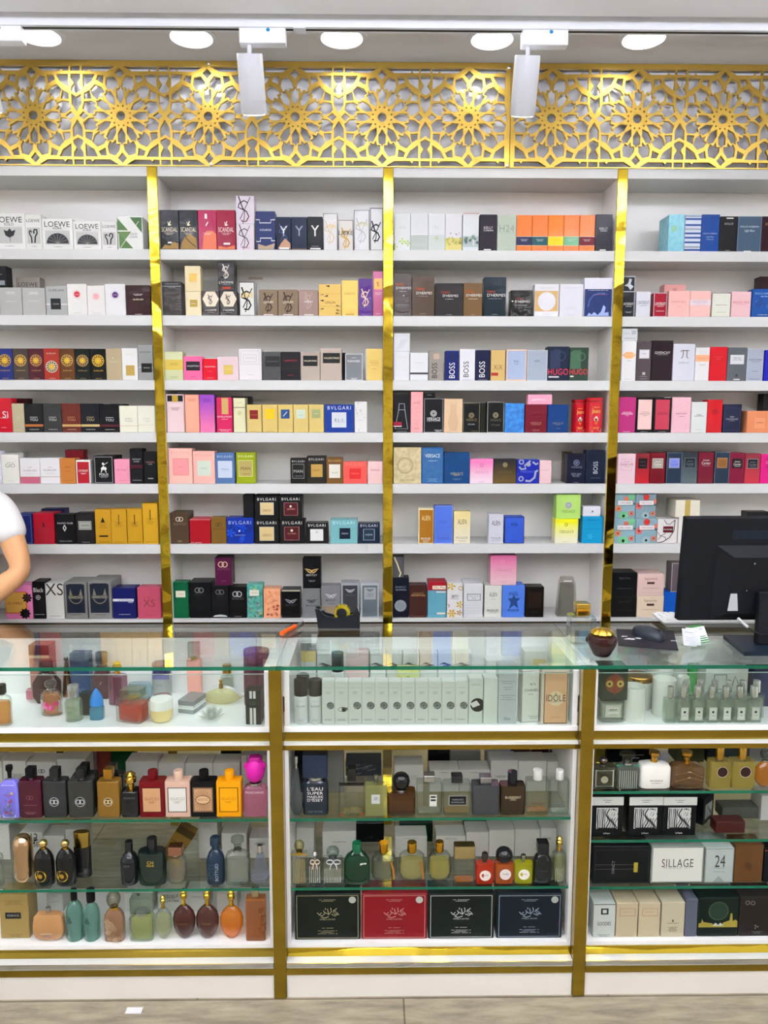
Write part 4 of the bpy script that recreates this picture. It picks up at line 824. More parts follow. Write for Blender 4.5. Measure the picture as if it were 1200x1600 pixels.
# ---- centre-right bay
PL = lambda c, tc='w': [R(0, .16, 1, .40, c), R(0, .4, 1, .41, '#f4e4d4'), R(0, .15, 1, .16, '#f4e4d4'), Ln(.32, .5, tc, 2), Ln(.05, .3, '#a85018')]
VM = lambda v, c: [C(.5, v, .17, c), Ri(.5, v, .12, 'dg', .15), C(.5, v, .05, 'dg')]
shelf(2, 0, [
 (616, 641, 333, '#dfe3e2', 'white box with pale green leaves', [Fl(.5, .25, .24, '#b9cc5a', 4), Fl(.85, .2, .2, '#a8c050', 4), Fl(.05, .1, .2, '#b9cc5a', 4), T('Jardin', .62, .4, '#b8bcb4')]),
 (641.5, 668.5, 333, '#dcdee0', 'white box with grey water print', [R(0, .02, 1, .43, '#b9bfba'), R(0, .42, 1, .44, '#eef0ee'), Ln(.2, .8, '#d5d8d4', 3)]),
 (669, 695, 333, '#dfe2e4', 'white box with small green lily pad', [R(0, .02, 1, .42, '#cdd5cf'), Fl(.5, .33, .16, '#a3b474', 4), T('Nil', .62, .3, '#c8ccc8')]),
 (695.5, 721.5, 333, '#e2e1e4', 'white box with meadow and red flowers', [R(0, .02, 1, .34, '#dccf88'), Scat(lambda u, v, r, c: Fl(u, v, r, c, 5), 18, ['#8a9a3a', '#b5b84a', '#6a7a34'], 8, .05, .95, .16, .36), Scat(lambda u, v, r, c: Fl(u, v, r, c, 5), 4, ['#8a2430'], 2, .25, .85, .4, .46, .04, .06)]),
 (722.5, 747.5, 334, '#dfe3e4', 'white box with blue green garden', [R(0, .1, 1, .4, '#c0cac8'), Scat(lambda u, v, r, c: Fl(u, v, r*1.3, c, 6), 16, ['#4a6a5a', '#7d9a84', '#5a6a7a'], 18, .06, .94, .16, .42), R(.62, .14, .7, .3, '#e6e8ea'), R(0, .985, 1, 1, '#c46a70')]),
 (749, 776, 335, '#2d2432', 'dark plum box with doodled word', [T('KELLY', .64, .52, 'w'), T('Caleche', .57, .55, 'w'), R(.26, .02, .66, .05, 'w')]),
 (776.5, 806, 336, '#b5beae', 'pale sage box with faint figures', [T('H24', .63, .78, '#8d978a', k=1.1), Ln(.5, .8, '#9aa496'), Ln(.05, .3, '#9aa496')]),
 (806.5, 830.5, 336, '#e8823f', 'orange box with navy band', PL('#222a54')),
 (831, 855.3, 336, '#e8823f', 'orange box with teal band', PL('#0f5f66')),
 (855.8, 879.7, 336, '#f08418', 'orange box with yellow band', PL('#f2d416', '#c8a810')),
 (880.2, 904, 336, '#ea8440', 'orange box with mint band', PL('#7fb793')),
 (904.5, 928.5, 336, '#ea8440', 'orange box with maroon band', PL('#7c1730')),
 (929, 955, 335, '#2d2a38', 'dark slate box beside the orange ones', [T('KELLY', .62, .5, 'w'), T('Caleche', .56, .4, 'w'), R(.3, .02, .66, .05, 'w')]),
])
shelf(2, 1, [
 (615.5, 643, 427, '#5c5350', 'tall grey brown box with orange word', [T('TERRE', .74, .5, '#d8602a', .3), T("D'HERMES", .66, .86, 'w', .55), Ln(.58, .4, 'w'), C(.55, .48, .04, 'w'), Ln(.26, .7, 's'), Ln(.05, .4, 's')]),
 (643.5, 678.5, 431.5, '#5f4f42', 'brown box under shiny film', herm()+[]),
 (679.5, 723.5, 442.5, '#3b3738', 'wide charcoal box', [T('TERRE', .72, .34, '#a84a28', .36), T("D'HERMES", .62, .55, 'w', .55), Ln(.52, .3, 'w'), Ln(.05, .2, 's')]),
 (724, 753, 442, '#7d6242', 'tan brown box', [T('TERRE', .74, .5, '#c85c20', .3), T("D'HERMES", .63, .84, 'w', .56), Ln(.52, .5, 'w'), Ln(.05, .2, 's')]),
 (755.5, 790, 433, '#20313a', 'tall dark petrol box', [T('TERRE', .63, .4, '#c05428', .32), T("D'HERMES", .54, .82, 'w', .56), Ln(.45, .6, 's'), Ln(.05, .3, 's')]),
 (797.5, 831, 453.5, '#25231f', 'short dark box with orange word', [T('TERRE', .68, .36, '#a8401c', .4), T("D'HERMES", .57, .7, 'w', .55), Ln(.43, .5, 'w'), R(.05, .56, .12, .6, 'w')]),
 (834.5, 872.5, 443.8, '#e6e5ea', 'white box with tan square and white circle', [R(.01, .16, .96, .79, '#cfae74'), C(.5, .47, .37, '#e9e8ee'), Ln(.88, .6, 's'), Ln(.06, .3, 's')]),
 (873.5, 910.5, 443.8, '#e3e3ea', 'plain white box', [Ln(.88, .6, '#b9b9c0'), T("Eau", .87, .0001, 's'), Ln(.3, .5, '#d0d0d8', 3), Ln(.05, .3, 's')]),
 (911.5, 955.5, 434, '#e4e3ee', 'white box with navy starry night scene', [R(.02, 0, .98, .71, '#17346e'), St([(.15, .25), (.2, .42), (.32, .54), (.5, .6), (.75, .6)], .04, '#4a68a8'), Pg([(.12, .02), (.2, .1), (.28, .05), (.38, .12), (.5, .04), (.62, .13), (.7, .3), (.78, .24), (.74, .1), (.88, .12), (.9, .02)], '#a4b4e0'), Ln(.68, .7, 'w'), Ln(.57, .5, '#c86a80', 1, .58)]),
])
shelf(2, 2, [
 (615.3, 639.5, 549, '#e8e9ec', 'plain white box at foot of stack', [Ln(.8, .6, '#c8c8cc'), Ln(.36, .5, '#d4d4d8')]),
 (615.3, 640.5, 520.5, '#e6e8ec', 'white box on top of the white stack', [Pg([(.15, .05), (.6, .2), (.85, .7), (.4, .6)], '#dadde2')], {'st': 1}),
 (640.5, 668.5, 551, '#e8eaec', 'white box with black band', [R(0, .225, 1, .285, '#2b2c2e'), Ln(.64, .5, '#b9bcc0'), R(0, .21, 1, .222, 's')]),
 (669.5, 692.5, 548, '#9a948c', 'grey box with sideways black word', [T('BOSS', .34, .5, 'k', .4, 90, 1.15), R(.33, .72, .72, .9, '#c0a894'), Ln(.25, .3, 's', 1, .7)]),
 (695.5, 716.5, 548, '#1c2c72', 'royal blue box with sideways white word', [T('BOSS', .34, .52, 'w', .5, 90, 1.2), R(.4, .7, .7, .95, '#15204e')]),
 (717.8, 741.8, 545.5, '#e9e9ed', 'white box with sideways black word', [T('BOSS', .36, .5, 'k', .42, 90, 1.1), Ln(.02, .6, 's')]),
 (742.8, 765.6, 547, '#171f46', 'navy box with sideways white word', [T('BOSS', .37, .52, 'w', .44, 90, 1.2), Ln(.03, .6, 's')]),
 (766.5, 789, 547, '#cdb075', 'gold box with red tab', [T('XiX', .44, .62, '#7a6030', k=1.3), R(.03, .16, .52, .26, '#b0302a')]),
 (790.5, 822, 546, '#a9b5cc', 'pale blue box with peach border', [Fr(0, 0, 1, .995, '#ecc4a0', .05), T('BOSS', .62, .24, 'k'), Ln(.54, .2, 'dg')]),
 (823, 854.5, 547, '#a4adb8', 'blue grey box with plain edge', [Fr(0, 0, 1, 1, '#cfd4da', .03), T('BOSS', .64, .24, 'k')]),
 (854.8, 888.3, 541.5, '#202c44', 'navy box with big red word', [Pg([(.12, .36), (.6, .36), (.6, .92), (.28, .92), (.22, .86), (.12, .9)], '#2b3a58'), Ri(.62, .72, .22, '#33435f', .2), T('HUGO', .26, .94, '#dd3a50', k=1.25), R(.06, .09, .54, .13, 'w')]),
 (888.8, 918.5, 543, '#33493c', 'dark green box with big red word', [Pg([(.05, .36), (.6, .36), (.6, .92), (.2, .92), (.05, .85)], '#4c7058'), Ri(.62, .72, .22, '#58805f', .2), T('HUGO', .27, .95, '#dd3a50', k=1.25), R(.06, .11, .24, .15, 'w')]),
])
shelf(2, 3, [
 (614.5, 640.7, 616.5, '#1b1c20', 'black box with outlined flask', [St([(.34, .76), (.66, .76), (.68, .6), (.86, .1), (.1, .1), (.32, .6), (.34, .76)], .025, '#c0c4ca'), St([(.32, .6), (.68, .6)], .02, '#c0c4ca'), R(.0, .16, .5, .28, '#a01c40'), R(0, .155, .5, .175, 'w'), Ln(.03, .6, 's')]),
 (641.7, 660.5, 612, '#e7a8a8', 'tall narrow pink box', [T('BOSS', .73, .5, '#b07c7c'), T('2020', .1, .4, '#b07c7c'), T('ALIVE', .4, .5, '#dd9c9c', .5, 90)]),
 (662.3, 692, 622.5, '#181a20', 'black box with large silver medal', [Fr(0, 0, 1, 1, '#8c8c8c', .035)]+VM(.56, '#b4b4b4')+[T('VERSACE', .4, .7, 'w', k=1.3), T('POUR HOMME', .34, .7, 's'), Ln(.07, .4, 'w', 2, .75)]),
 (693.5, 722.3, 623, '#d8bc9c', 'beige box with embossed flask', [Pg([(.3, .05), (.7, .05), (.78, .3), (.66, .6), (.66, .85), (.34, .85), (.34, .6), (.22, .3)], '#cbb08e')]),
 (723.3, 749, 629.5, '#16161a', 'black box with dull gold rim', [Fr(0, 0, 1, 1, '#8a8468', .03)]+VM(.58, '#8c805a')+[T('VERSACE', .43, .66, '#8c805a', k=1.3), T('DYLAN', .28, .4, 's'), Ln(.06, .4, '#8c805a', 1, .7)]),
 (749.5, 759.5, 629.5, '#23241f', 'black box seen side on with thin lines', [R(.3, .02, .34, .98, '#5a5c4c'), R(.6, .02, .64, .98, '#5a5c4c')], {'b': .02, 'd': .02}),
 (760.5, 787, 628, '#17181c', 'black box with pale rim and gold medal', [Fr(0, 0, 1, 1, '#a4a498', .035)]+VM(.57, '#8c8460')+[T('VERSACE', .41, .66, '#6a6450', k=1.3), T('DYLAN', .25, .5, '#6a6450')]),
 (788.3, 818.5, 630, 'n:#2a78c0>#3d92d6', 'bright blue watery box', [R(0, .69, 1, .7, '#1d5c98'), Ln(.8, .4, '#6ab4ec')]),
 (820, 854, 632, '#7a1a30', 'wine red box', [T('VERSACE', .34, .5, '#b08068'), Ln(.28, .4, '#b08068'), Ln(.1, .4, '#b08068', 2)]),
 (855, 887.5, 632, '#0e4480', 'deep blue box', [T('VERSACE', .33, .52, '#a0946c'), Ln(.27, .2, '#a0946c'), Ln(.15, .2, '#a0946c')]),
 (824.5, 862.5, 616.3, '#eaa8bc', 'flat pink box lying on the wine red one', [St([(.15, .4), (.45, .5), (.7, .45)], .03, 'w'), Ln(.5, .6, '#f4d4dc')], {'st': 2, 'd': .045}),
 (662.5, 680, 613.5, '#101114', 'small black box on top of the medal box', [Ln(.6, .4, 's')], {'st': 8, 'd': .03}),
])
shelf(2, 4, [
 (614.8, 658, 699, 'n:#c0b088>#cfc29c', 'large sand gold embossed box', [Ri(.42, .5, .3, '#b4a47c', .2), T('EAU PARFUM', .1, .5, '#8a7a50')]),
 (658.5, 692.5, 699, 'n:#2f68a0>#38729f', 'tall denim blue box', [Fr(0, 0, 1, 1, '#2a5c90', .05), T('VERSACE', .77, .68, 'w', k=1.4), Ln(.63, .4, 'w'), Ln(.13, .5, '#9cc0dc', 3)]),
 (693.5, 733.3, 707, '#0e4a7e', 'wide dark teal blue box', [T('VERSACE', .32, .5, '#c0b48c', k=1.2), T('EROS', .27, .2, '#c0b48c'), Ln(.16, .36, '#7c9ab0', 2)]),
 (734, 770, 717, 'v:#f2dde6>#e884b8', 'box fading from pink to white', [Ri(.5, .74, .08, '#c86a98', .3), T('VERSACE', .46, .6, '#c890ac', sp=.1), Ln(.08, .3, '#c890ac')]),
 (771, 806.3, 717, 'v:#6a5420>#17161a', 'box fading from black to dull gold', [C(.5, .76, .11, '#8c8460'), T('VERSACE', .47, .6, '#7c7450', sp=.1)]),
 (807, 841.8, 718, '#1a2ea4', 'cobalt box with silver scrolls', [Ri(.2, .2, .12, '#a4a8b8', .45), Ri(.2, .9, .12, '#a4a8b8', .45), C(.52, .8, .1, '#a4a8b8'), St([(.1, .7), (.2, .6), (.4, .62), (.35, .75), (.6, .95)], .08, '#a4a8b8'), St([(.4, .12), (.6, .1), (.8, .25), (.85, .5), (.95, .55)], .09, '#a4a8b8'), St([(.7, .9), (.85, .8), (.95, .85)], .08, '#a4a8b8'), T('VERSACE', .5, .66, '#6a78d0', sp=.1)]),
 (842.5, 861, 720, '#eac8ca', 'plain pale pink box', [Ln(.6, .7, '#b09098')]),
 (885.5, 914, 709, '#171a32', 'black navy box with faint medal', [Ri(.5, .7, .16, '#8088a0', .2), C(.5, .7, .08, '#666e88'), T('VERSACE', .55, .6, '#8a90a8'), T('DYLAN', .32, .52, '#9aa0b4'), T('BLUE', .26, .36, '#9aa0b4'), Ln(.04, .3, 's')]),
 (915, 944, 703.5, '#17243a', 'navy box with sideways white word', [Fr(0, 0, 1, 1, '#2c3c54', .02), T('BOSS', .48, .36, '#cfd4dc', .5, 90, 1.2), Ln(.17, .5, '#6a7890')]),
 (880, 893, 706, '#4a3c22', 'dark gold box behind the faint medal one', [], {'b': .062, 'd': .04}),
])
shelf(2, 5, [
 (653.5, 677, 794.5, '#f0e4c0', 'cream edged box with gold panel', [R(.07, .02, .97, .96, '#a8741a'), T('ALIEN', .73, .56, '#f2dca8', k=2.2), T('MUGLER', .14, .62, 'w', k=1.2), Ln(.08, .5, 'w', 2)]),
 (678.5, 707, 790.5, '#5a7ad0', 'plain periwinkle blue box', [Fr(0, 0, 1, 1, '#8aa0dc', .03), T('MUGL', .58, .4, '#4058a8'), T('MUGLER', .14, .6, '#4058a8')]),
 (708.7, 734.5, 799, 'v:#ece6ce>#e6d498', 'cream box with tall thin letters', [T('ALIEN', .68, .52, '#4a3c24', k=2.2), T('MUGLER', .18, .72, '#8a8468'), Ln(.1, .6, '#a8a288', 2)]),
 (763, 786, 803.5, '#d6d6de', 'pale grey lilac box with tall thin letters', [T('ALIEN', .7, .56, '#3c3c44', k=2.2), T('MUGLER', .18, .66, '#6a6a74'), Ln(.1, .6, '#8a8a94')]),
 (788, 818.5, 807.5, '#3f64c8', 'cornflower blue box', [Fr(0, 0, 1, .995, '#22305c', .03), T('ANGEL', .72, .36, '#16204c', k=1.9), Ln(.12, .5, '#22388c', 2)], {'d': .06}),
 (866.5, 902.5, 810.5, 'v:#f2f0d4>#eeee22', 'lower yellow box of the stack', [Ri(.48, .76, .07, '#8a8a20', .3), T('VERSACE', .49, .62, '#7a7a20', sp=.12), Ln(.43, .6, '#9a9a30'), Ln(.06, .3, '#b0b060')], {'d': .06}),
 (868.5, 906.5, 772.5, '#b3d678', 'lime green box standing on the yellow one', [Fr(0, 0, 1, 1, '#9ac460', .02), C(.5, .55, .15, '#b0b4b0'), Ri(.5, .55, .1, '#8a9088', .2), T('VERSACE', .31, .56, '#6a8a4c', sp=.1), Ln(.25, .5, '#7d9c58')], {'st': 1, 'd': .06}),
 (909, 941, 806.8, '#1c9cc6', 'turquoise box beside the yellow one', [T('VERSACE', .86, .6, '#0c6890'), Ln(.72, .4, '#0c6890'), Ln(.53, .7, '#0c6890'), Fl(.4, .26, .16, '#3cb0d4', 5)], {'d': .06}),
 (910.5, 938, 791.5, '#e4e6ec', 'small white box lying on the turquoise one', [C(.55, .5, .05, 'dg', 8), Ln(.36, .3, 's')], {'st': 1, 'd': .04}),
], y=.008)
shelf(2, 6, [
 (613.6, 638.8, 903, '#141a2a', 'dark navy box with silver disc', [T('ENERGY', .77, .66, '#8a90a0'), T('CHAMPION', .7, .66, '#b0b4c0'), C(.48, .3, .37, '#8c9498'), Ri(.48, .3, .28, '#a8aeb2', .06)], {'d': .06}),
 (613.6, 631, 868.5, 'l:#232326', 'black framed clear box with gold chain', [R(.04, .02, .96, .98, '#5c5c60'), St([(.15, .95), (.25, .8), (.4, .65), (.5, .5), (.6, .35), (.72, .22), (.6, .05)], .12, '#e6d9a4'), R(0, .96, 1, 1, 'k')], {'st': 1, 'd': .04}),
 (639.5, 666.8, 914.5, '#4b2a26', 'dark brown box with gold lettering', [T('DAVIDOFF', .75, .62, '#a08860'), T('ADVENTURE', .69, .8, '#d0a868', k=1.1), Ln(.05, .8, '#8c6c54', 2)], {'d': .06}),
 (668.2, 697, 909, '#6aa6b6', 'teal box with red top', [R(0, .76, 1, 1, '#a81c30'), R(.25, .79, .97, .89, '#f0e8d4'), T('Miu Miu', .84, .62, '#a85a50', .62), R(.45, .7, .97, .73, '#f0e8d4'), R(.5, .09, .95, .14, '#f0e8d4')], {'d': .07, 'top': '#a81c30'}),
 (698.3, 722.8, 911.5, '#ebe9ea', 'white box with golden leaves', [Fl(.25, .92, .3, '#d6b02c', 5), Fl(.8, .38, .26, '#d6b02c', 5), Fl(.3, .12, .3, '#d6b02c', 6), Fl(.78, .14, .2, '#b8942a', 5), Ri(.85, .86, .15, '#c4a848', .3), St([(.05, .4), (.15, .35), (.1, .3)], .05, '#8a6a3a'), Ln(.66, .5, 'dg'), T('BEYA', .62, .4, 'dg'), Ln(.55, .5, 'dg')], {'d': .07}),
 (724, 754, 912, '#e0e3e4', 'white box with grey framed label', [Fr(.18, .5, .88, .7, '#6a7276', .03), T('JIMMY CHOO', .63, .5, '#6a7276', .53), T('MAN', .57, .2, '#6a7276', .53)]+[R(0, q, 1, q+.008, '#c6cccc') for q in (.44, .36, .28, .2, .12)], {'d': .1}),
 (756.5, 783.3, 915, '#dfe0d6', 'white box with tall dark letters', [T('ALIEN', .72, .44, '#3a3a38', k=2.2), T('GOODIE', .58, .3, '#a0a098'), T('MUGLER', .22, .66, '#4a4a48', k=1.1), Ln(.14, .5, '#8a8a84')], {'d': .07}),
 (784.3, 819, 914.5, '#5a86d8', 'blue box with dark star', [T('ANGEL', .74, .42, '#14204c', k=1.9), Pg([(.5, .7), (.6, .6), (.8, .6), (.66, .48), (.72, .28), (.52, .38), (.3, .26), (.38, .46), (.24, .6), (.44, .6)], '#2c5088'), T('MUGLER', .22, .5, '#14204c', k=1.2)], {'d': .07}),
 (766, 806.5, 867.5, 'v:#e8c2c8>#dc7aa4', 'pink box stacked on white and blue ones', [Ri(.45, .78, .08, '#e49ab8', .3), T('VERSACE', .5, .6, '#c88098', sp=.1), Ln(.12, .3, '#b88890')], {'st': 1, 'd': .07}),
 (821, 849, 917, '#18120f', 'black brown box', [R(.14, .3, .86, .82, '#2a1a10'), Ln(.22, .4, '#4a4038', 3)], {'d': .06}),
], y=.018)

# ---- right bay
shelf(3, 0, [
 (1043, 1068, 335, 'n:#6fb4c8>#7fc4cc', 'pale turquoise box', [C(.35, .62, .2, '#94c8a8')], {'d': .1}),
 (1068.7, 1093.5, 335, '#dfe6f0', 'white box with blue stripes', [R(.0, a, 1, a+.05, c) for a, c in ((.02, '#1c4c96'), (.1, '#9fa8b8'), (.225, '#1c4c96'), (.35, '#1c4c96'), (.465, '#1c4c96'), (.58, '#9fa8b8'), (.69, '#1c4c96'), (.85, '#1c4c96'), (.93, '#9fa8b8'))]),
 (1094, 1122.3, 335, '#0c4c98', 'cobalt blue box', [T('DOLCE GABBANA', .49, .76, '#c8d8ec'), T('Light Blue', .4, .4, '#c8d8ec'), Ln(.33, .4, '#c8d8ec')]),
 (1123, 1150, 338, '#15151a', 'black box with small white letters', [R(.35, .93, .75, .96, 'w'), T('DOLCE', .79, .5, 's'), Ln(.04, .3, 's')]),
 (1151, 1187.5, 338, '#4c6378', 'slate blue box with script', [Fr(0, 0, 1, 1, '#8495a4', .02), T('DOLCE GABBANA', .71, .8, '#dfe6ec'), T('Light Blue', .6, .42, '#dfe6ec', k=1.3), R(.3, .01, .6, .03, 'w')]),
 (1188, 1216, 338, '#381020', 'dark maroon box', [T('DOLCE', .78, .6, '#c88a60')]),
])
shelf(3, 1, [
 (972, 991, 456.5, '#2e3034', 'black box with white lettering', [T('INTERDIT', .52, .8, 'w', k=1.6), Ln(.42, .5, 'w'), Ln(.2, .6, 's', 2), R(.92, 0, .99, 1, 's')]),
 (973, 992.5, 431.5, '#b8bcc0', 'silver edged box with white figures on black', [R(.02, .06, .92, .94, '#1c2026'), Pg([(.1, .4), (.4, .55), (.5, .85), (.7, .8), (.6, .5), (.85, .35), (.6, .12), (.4, .35)], '#c4c8cc')], {'st': 1}),
 (993, 1015.5, 455.5, '#dfe0e6', 'white lilac box with thin capitals', [T("L'INTERDIT", .56, .84, '#4c5058', k=1.9), Ln(.44, .5, 'dg')]),
 (1020.5, 1041, 457.5, '#a21a34', 'crimson box with silver rim', [Fr(0, 0, 1, 1, '#d8ccd0', .04), T("L'INTERDIT", .54, .8, 'w', k=1.9), Ln(.44, .5, 'w'), Ln(.24, .6, 'w')]),
 (1043.5, 1076.3, 454.5, '#efbcb4', 'first peach pink box', [T('IRRESISTIBLE', .58, .7, '#c88a80'), Ln(.4, .2, '#c88a80'), R(.99, 0, 1, 1, 'w')]),
 (1077, 1109.5, 454.5, '#f0c0b8', 'peach pink box with white band', [R(0, .44, 1, .66, '#ecdce0'), T('IRRESISTIBLE', .58, .7, '#b0a0b0'), Ln(.5, .5, '#b0a0b0')]),
 (1111, 1140.5, 458, '#e5e6d8', 'cream box with thin dark border', [Fr(0, 0, 1, 1, '#4a4c40', .02), Ln(.5, .6, 'dg'), Ln(.2, .5, '#9a9c90')]),
 (1141.5, 1172, 455.5, '#eec6c8', 'pale pink box next to the blue one', [T('IRRESISTIBLE', .58, .84, '#d07878'), Ln(.5, .5, '#d08a8a')]),
 (1174, 1211, 451.5, '#1d5aa4', 'strong blue box with watery print', [T('DOLCE GABBANA', .84, .8, '#a8c8e8'), T('Light Blue', .74, .3, '#d0e0f0'), Scat(lambda u, v, r, c: C(u, v, r*1.6, c, 7), 6, ['#2a68b4', '#174c90'], 3, .2, .8, .2, .6), Ln(.08, .5, 'w')]),
 (1035.5, 1069, 444.5, '#dfa6a0', 'pink box behind peach boxes', [R(.4, .75, .6, .9, '#c88a84')], {'b': .075}),
 (1184, 1215, 432, '#3a1a20', 'dark wine box behind strong blue box', [], {'b': .09}),
])
shelf(3, 2, [
 (970, 992.5, 532.5, '#efeeee', 'tall white box with orange lozenge', [Pg([(0, .64), (.3, .72), (.7, .72), (.96, .64), (.7, .56), (.3, .56)], '#ecb078'), Ln(.65, .7, 'w'), Ln(.5, .3, 'dg'), Ln(.04, .5, 's')]),
 (971.5, 996, 513.5, '#dcdfe0', 'white box lying on the orange lozenge box', [Ln(.6, .4, 's', 2, .3), R(.6, .5, .9, .85, '#bcc0c4'), Ln(.2, .7, 'dg')], {'st': 1, 'd': .04}),
 (993.5, 1016, 533.5, '#5a5052', 'grey brown box with white plate', sq(.18, .58, .84, .78, '#e4e2e4', None, 'k', 's')+[Ln(.69, .3, 'k'), R(.42, .15, .62, .22, '#c8c4c4'), Ln(.11, .5, 's'), Ln(.05, .5, 's')]),
 (1017, 1049.3, 532, '#2d1c24', 'tall aubergine box with white capitals', [T('GIVENCHY', .7, .74, 'w', k=1.1), T('POUR HOMME', .65, .5, 's')]),
 (1050, 1084, 537.3, '#dcdde6', 'white box with large Greek letter', [St([(.34, .78), (.38, .82), (.72, .82)], .035, '#6a5438'), St([(.46, .82), (.44, .66), (.38, .61)], .035, '#6a5438'), St([(.62, .82), (.62, .64), (.7, .61)], .035, '#6a5438'), T('GIVENCHY', .49, .5, '#8c8478')]),
 (1084.8, 1106.8, 543, '#ebebea', 'white box with apricot band', [R(.02, .58, 1, .78, '#efb48c'), Ln(.69, .8, '#d07c48', 2), Ln(.48, .4, 'dg')]),
 (1107.5, 1134.3, 542, '#d01428', 'plain bright red box', [Ln(.7, .5, '#e86a70'), Ln(.64, .3, '#e86a70')]),
 (1135, 1164.8, 543, '#65696e', 'grey box with white label', sq(.14, .5, .86, .78, '#dfe2e4')+[Ln(.7, .5, 'dg', 3), R(.44, .12, .56, .2, '#3a3c40'), R(.35, .03, .68, .06, 'w')]),
 (1165.5, 1190.8, 545, '#a9afbb', 'light steel box', [Fr(0, 0, 1, 1, '#c4c8d0', .03), T('GENTLEMAN', .66, .8, '#34383e'), Ln(.6, .5, 'dg'), Ln(.3, .4, 'dg'), Ln(.06, .6, 'dg')]),
 (1193, 1217, 547, '#1424b0', 'vivid blue box at the right edge', [T('S', .68, .2, 'w', .4)]),
])
shelf(3, 3, [
 (965.5, 992, 620.5, '#b83a7c', 'magenta box with white lettering', [T('narciso', .58, .5, '#f0c8dc'), T('RODRIGUEZ', .53, .66, 'w'), Ln(.48, .2, 'w'), Ln(.03, .4, 'w')]),
 (993, 1019.3, 620.5, '#141416', 'black framed pale pink box', [R(.1, .09, .91, .93, '#efccc6'), Ln(.58, .5, 'dg'), T('RODRIGUEZ', .53, .6, '#4a4040'), Ln(.48, .3, 'dg'), Ln(.03, .4, 's')]),
 (1020, 1047.3, 620.5, '#161618', 'black framed rose red box', [R(.1, .09, .9, .93, '#c4465c'), Ln(.58, .5, '#6a1c2c'), T('RODRIGUEZ', .53, .6, '#5a1424'), R(.55, .985, .95, .995, 'w'), Ln(.03, .4, 's')]),
 (1048.3, 1077.8, 620.5, '#ecc0c8', 'pink box with diagonal texture', [St([(a, 0.02), (min(a+.5, .98), .25+.0*a)], .01, '#e0acb6') for a in (.05, .3, .5)]+[St([(.02, b), (.98, b+.3)], .01, '#e0acb6') for b in (.3, .42, .54, .66)]+[T('RODRIGUEZ', .54, .56, '#7a5058'), Ln(.46, .3, '#7a5058')]),
 (1078.8, 1103, 628, '#e2e6e2', 'white box with small centred print', [T('PURE', .58, .3, 'dg'), T('RODRIGUEZ', .54, .6, 'dg'), Ln(.1, .4, 's')]),
 (1103.7, 1127, 624.5, '#cc1626', 'plain scarlet box', [C(.5, .64, .2, '#b01020')]),
 (1128.3, 1157, 631.5, '#1a2444', 'navy box with fine frame', [Fr(.08, .08, .93, .87, '#4c5878', .012), T('BLEU', .56, .2, 'w'), T('RODRIGUEZ', .48, .64, '#c8ccd8'), Ln(.42, .3, 's')]),
 (1166, 1206, 642, '#dd9068', 'wide apricot box', [Fr(.28, .18, .72, .7, '#c88058', .01), R(.29, .19, .71, .69, '#e29a72'), T('AMBREE', .46, .3, '#8a4a30')], {'d': .08}),
 (1190, 1216, 615, '#17161a', 'tall black box behind apricot box', [], {'b': .092}),
])
CART = lambda c, tc, fr='s': [R(.14, .5, .84, .82, fr), R(.17, .515, .81, .805, c), T('Cartier', .63, .5, tc, k=1.3), T('PASHA', .71, .36, tc), Ln(.56, .4, tc)]
shelf(3, 4, [
 (964, 991.8, 709, '#eacdd4', 'pale pink box with framed script', [Fr(.2, .44, .8, .83, '#b08a94', .012), T('Cartier', .74, .4, '#a07480'), T('PARFUM', .64, .7, '#a07480'), Ln(.56, .3, '#a07480')]),
 (992.5, 1013.8, 708.5, 'v:#c0102c>#8a0c24', 'red box with black square', [R(.16, .5, .82, .84, '#1a1620'), Ln(.72, .4, '#8a6a70'), Ln(.6, .4, '#8a6a70')]),
 (1014.5, 1038.5, 707.5, '#7a1224', 'dark red box with silver square', CART('#a8a294', 'w', '#c4c0b4')),
 (1040.5, 1064, 707, '#26384f', 'slate navy box with lilac square', [Fr(0, 0, 1, 1, '#94a0a8', .02)]+CART('#8e9ae0', '#3a4aa0', '#b4a894')),
 (1064.8, 1088.8, 706.5, 'v:#5c6c70>#1c2630', 'dark grey box with black square', CART('#16202c', '#8894a0', '#70808a')),
 (1089.5, 1113.8, 707, '#7c1030', 'crimson box with plain white script', [T('PASHA', .75, .4, 'w'), T('Cartier', .66, .56, 'w', k=1.4), Ln(.57, .5, '#d8a0b0')]),
 (1115.5, 1138, 706.5, '#22384c', 'slate navy box with bronze square', [Fr(0, 0, 1, 1, '#94a0a8', .02)]+CART('#9a6a34', '#6a4418', '#b4946a')),
 (1138.7, 1161.8, 707.5, '#860c3c', 'crimson box with black square', CART('#1a1018', 'w', '#3a1824')),
 (1162.5, 1186.3, 708.5, 'v:#c00c38>#900a30', 'scarlet box with silver edged black square', CART('#141824', '#8a9098', '#a4a4a8')),
 (1187, 1213, 710, '#da1c84', 'hot pink box at the right edge', [R(.28, .52, 1, .9, '#c01478'), T('Cartier', .72, .6, '#f4b4d8', .6)]),
])
FLW = [Fl(.2, .4, .17, '#e08a5c', 8, '#8a3a24'), Fl(.45, .1, .26, '#7cc88c', 8, 'k'), Fl(.82, .2, .15, '#e08060', 7, '#8a3a24'), Fl(.8, .88, .2, '#84cc94', 7), Fl(.55, .8, .13, '#e07a5c', 8), C(.94, .6, .035, 'k', 8), R(.16, .55, .86, .72, '#eeeaea'), T('CUBE of NOW', .635, .56, 'dg')]
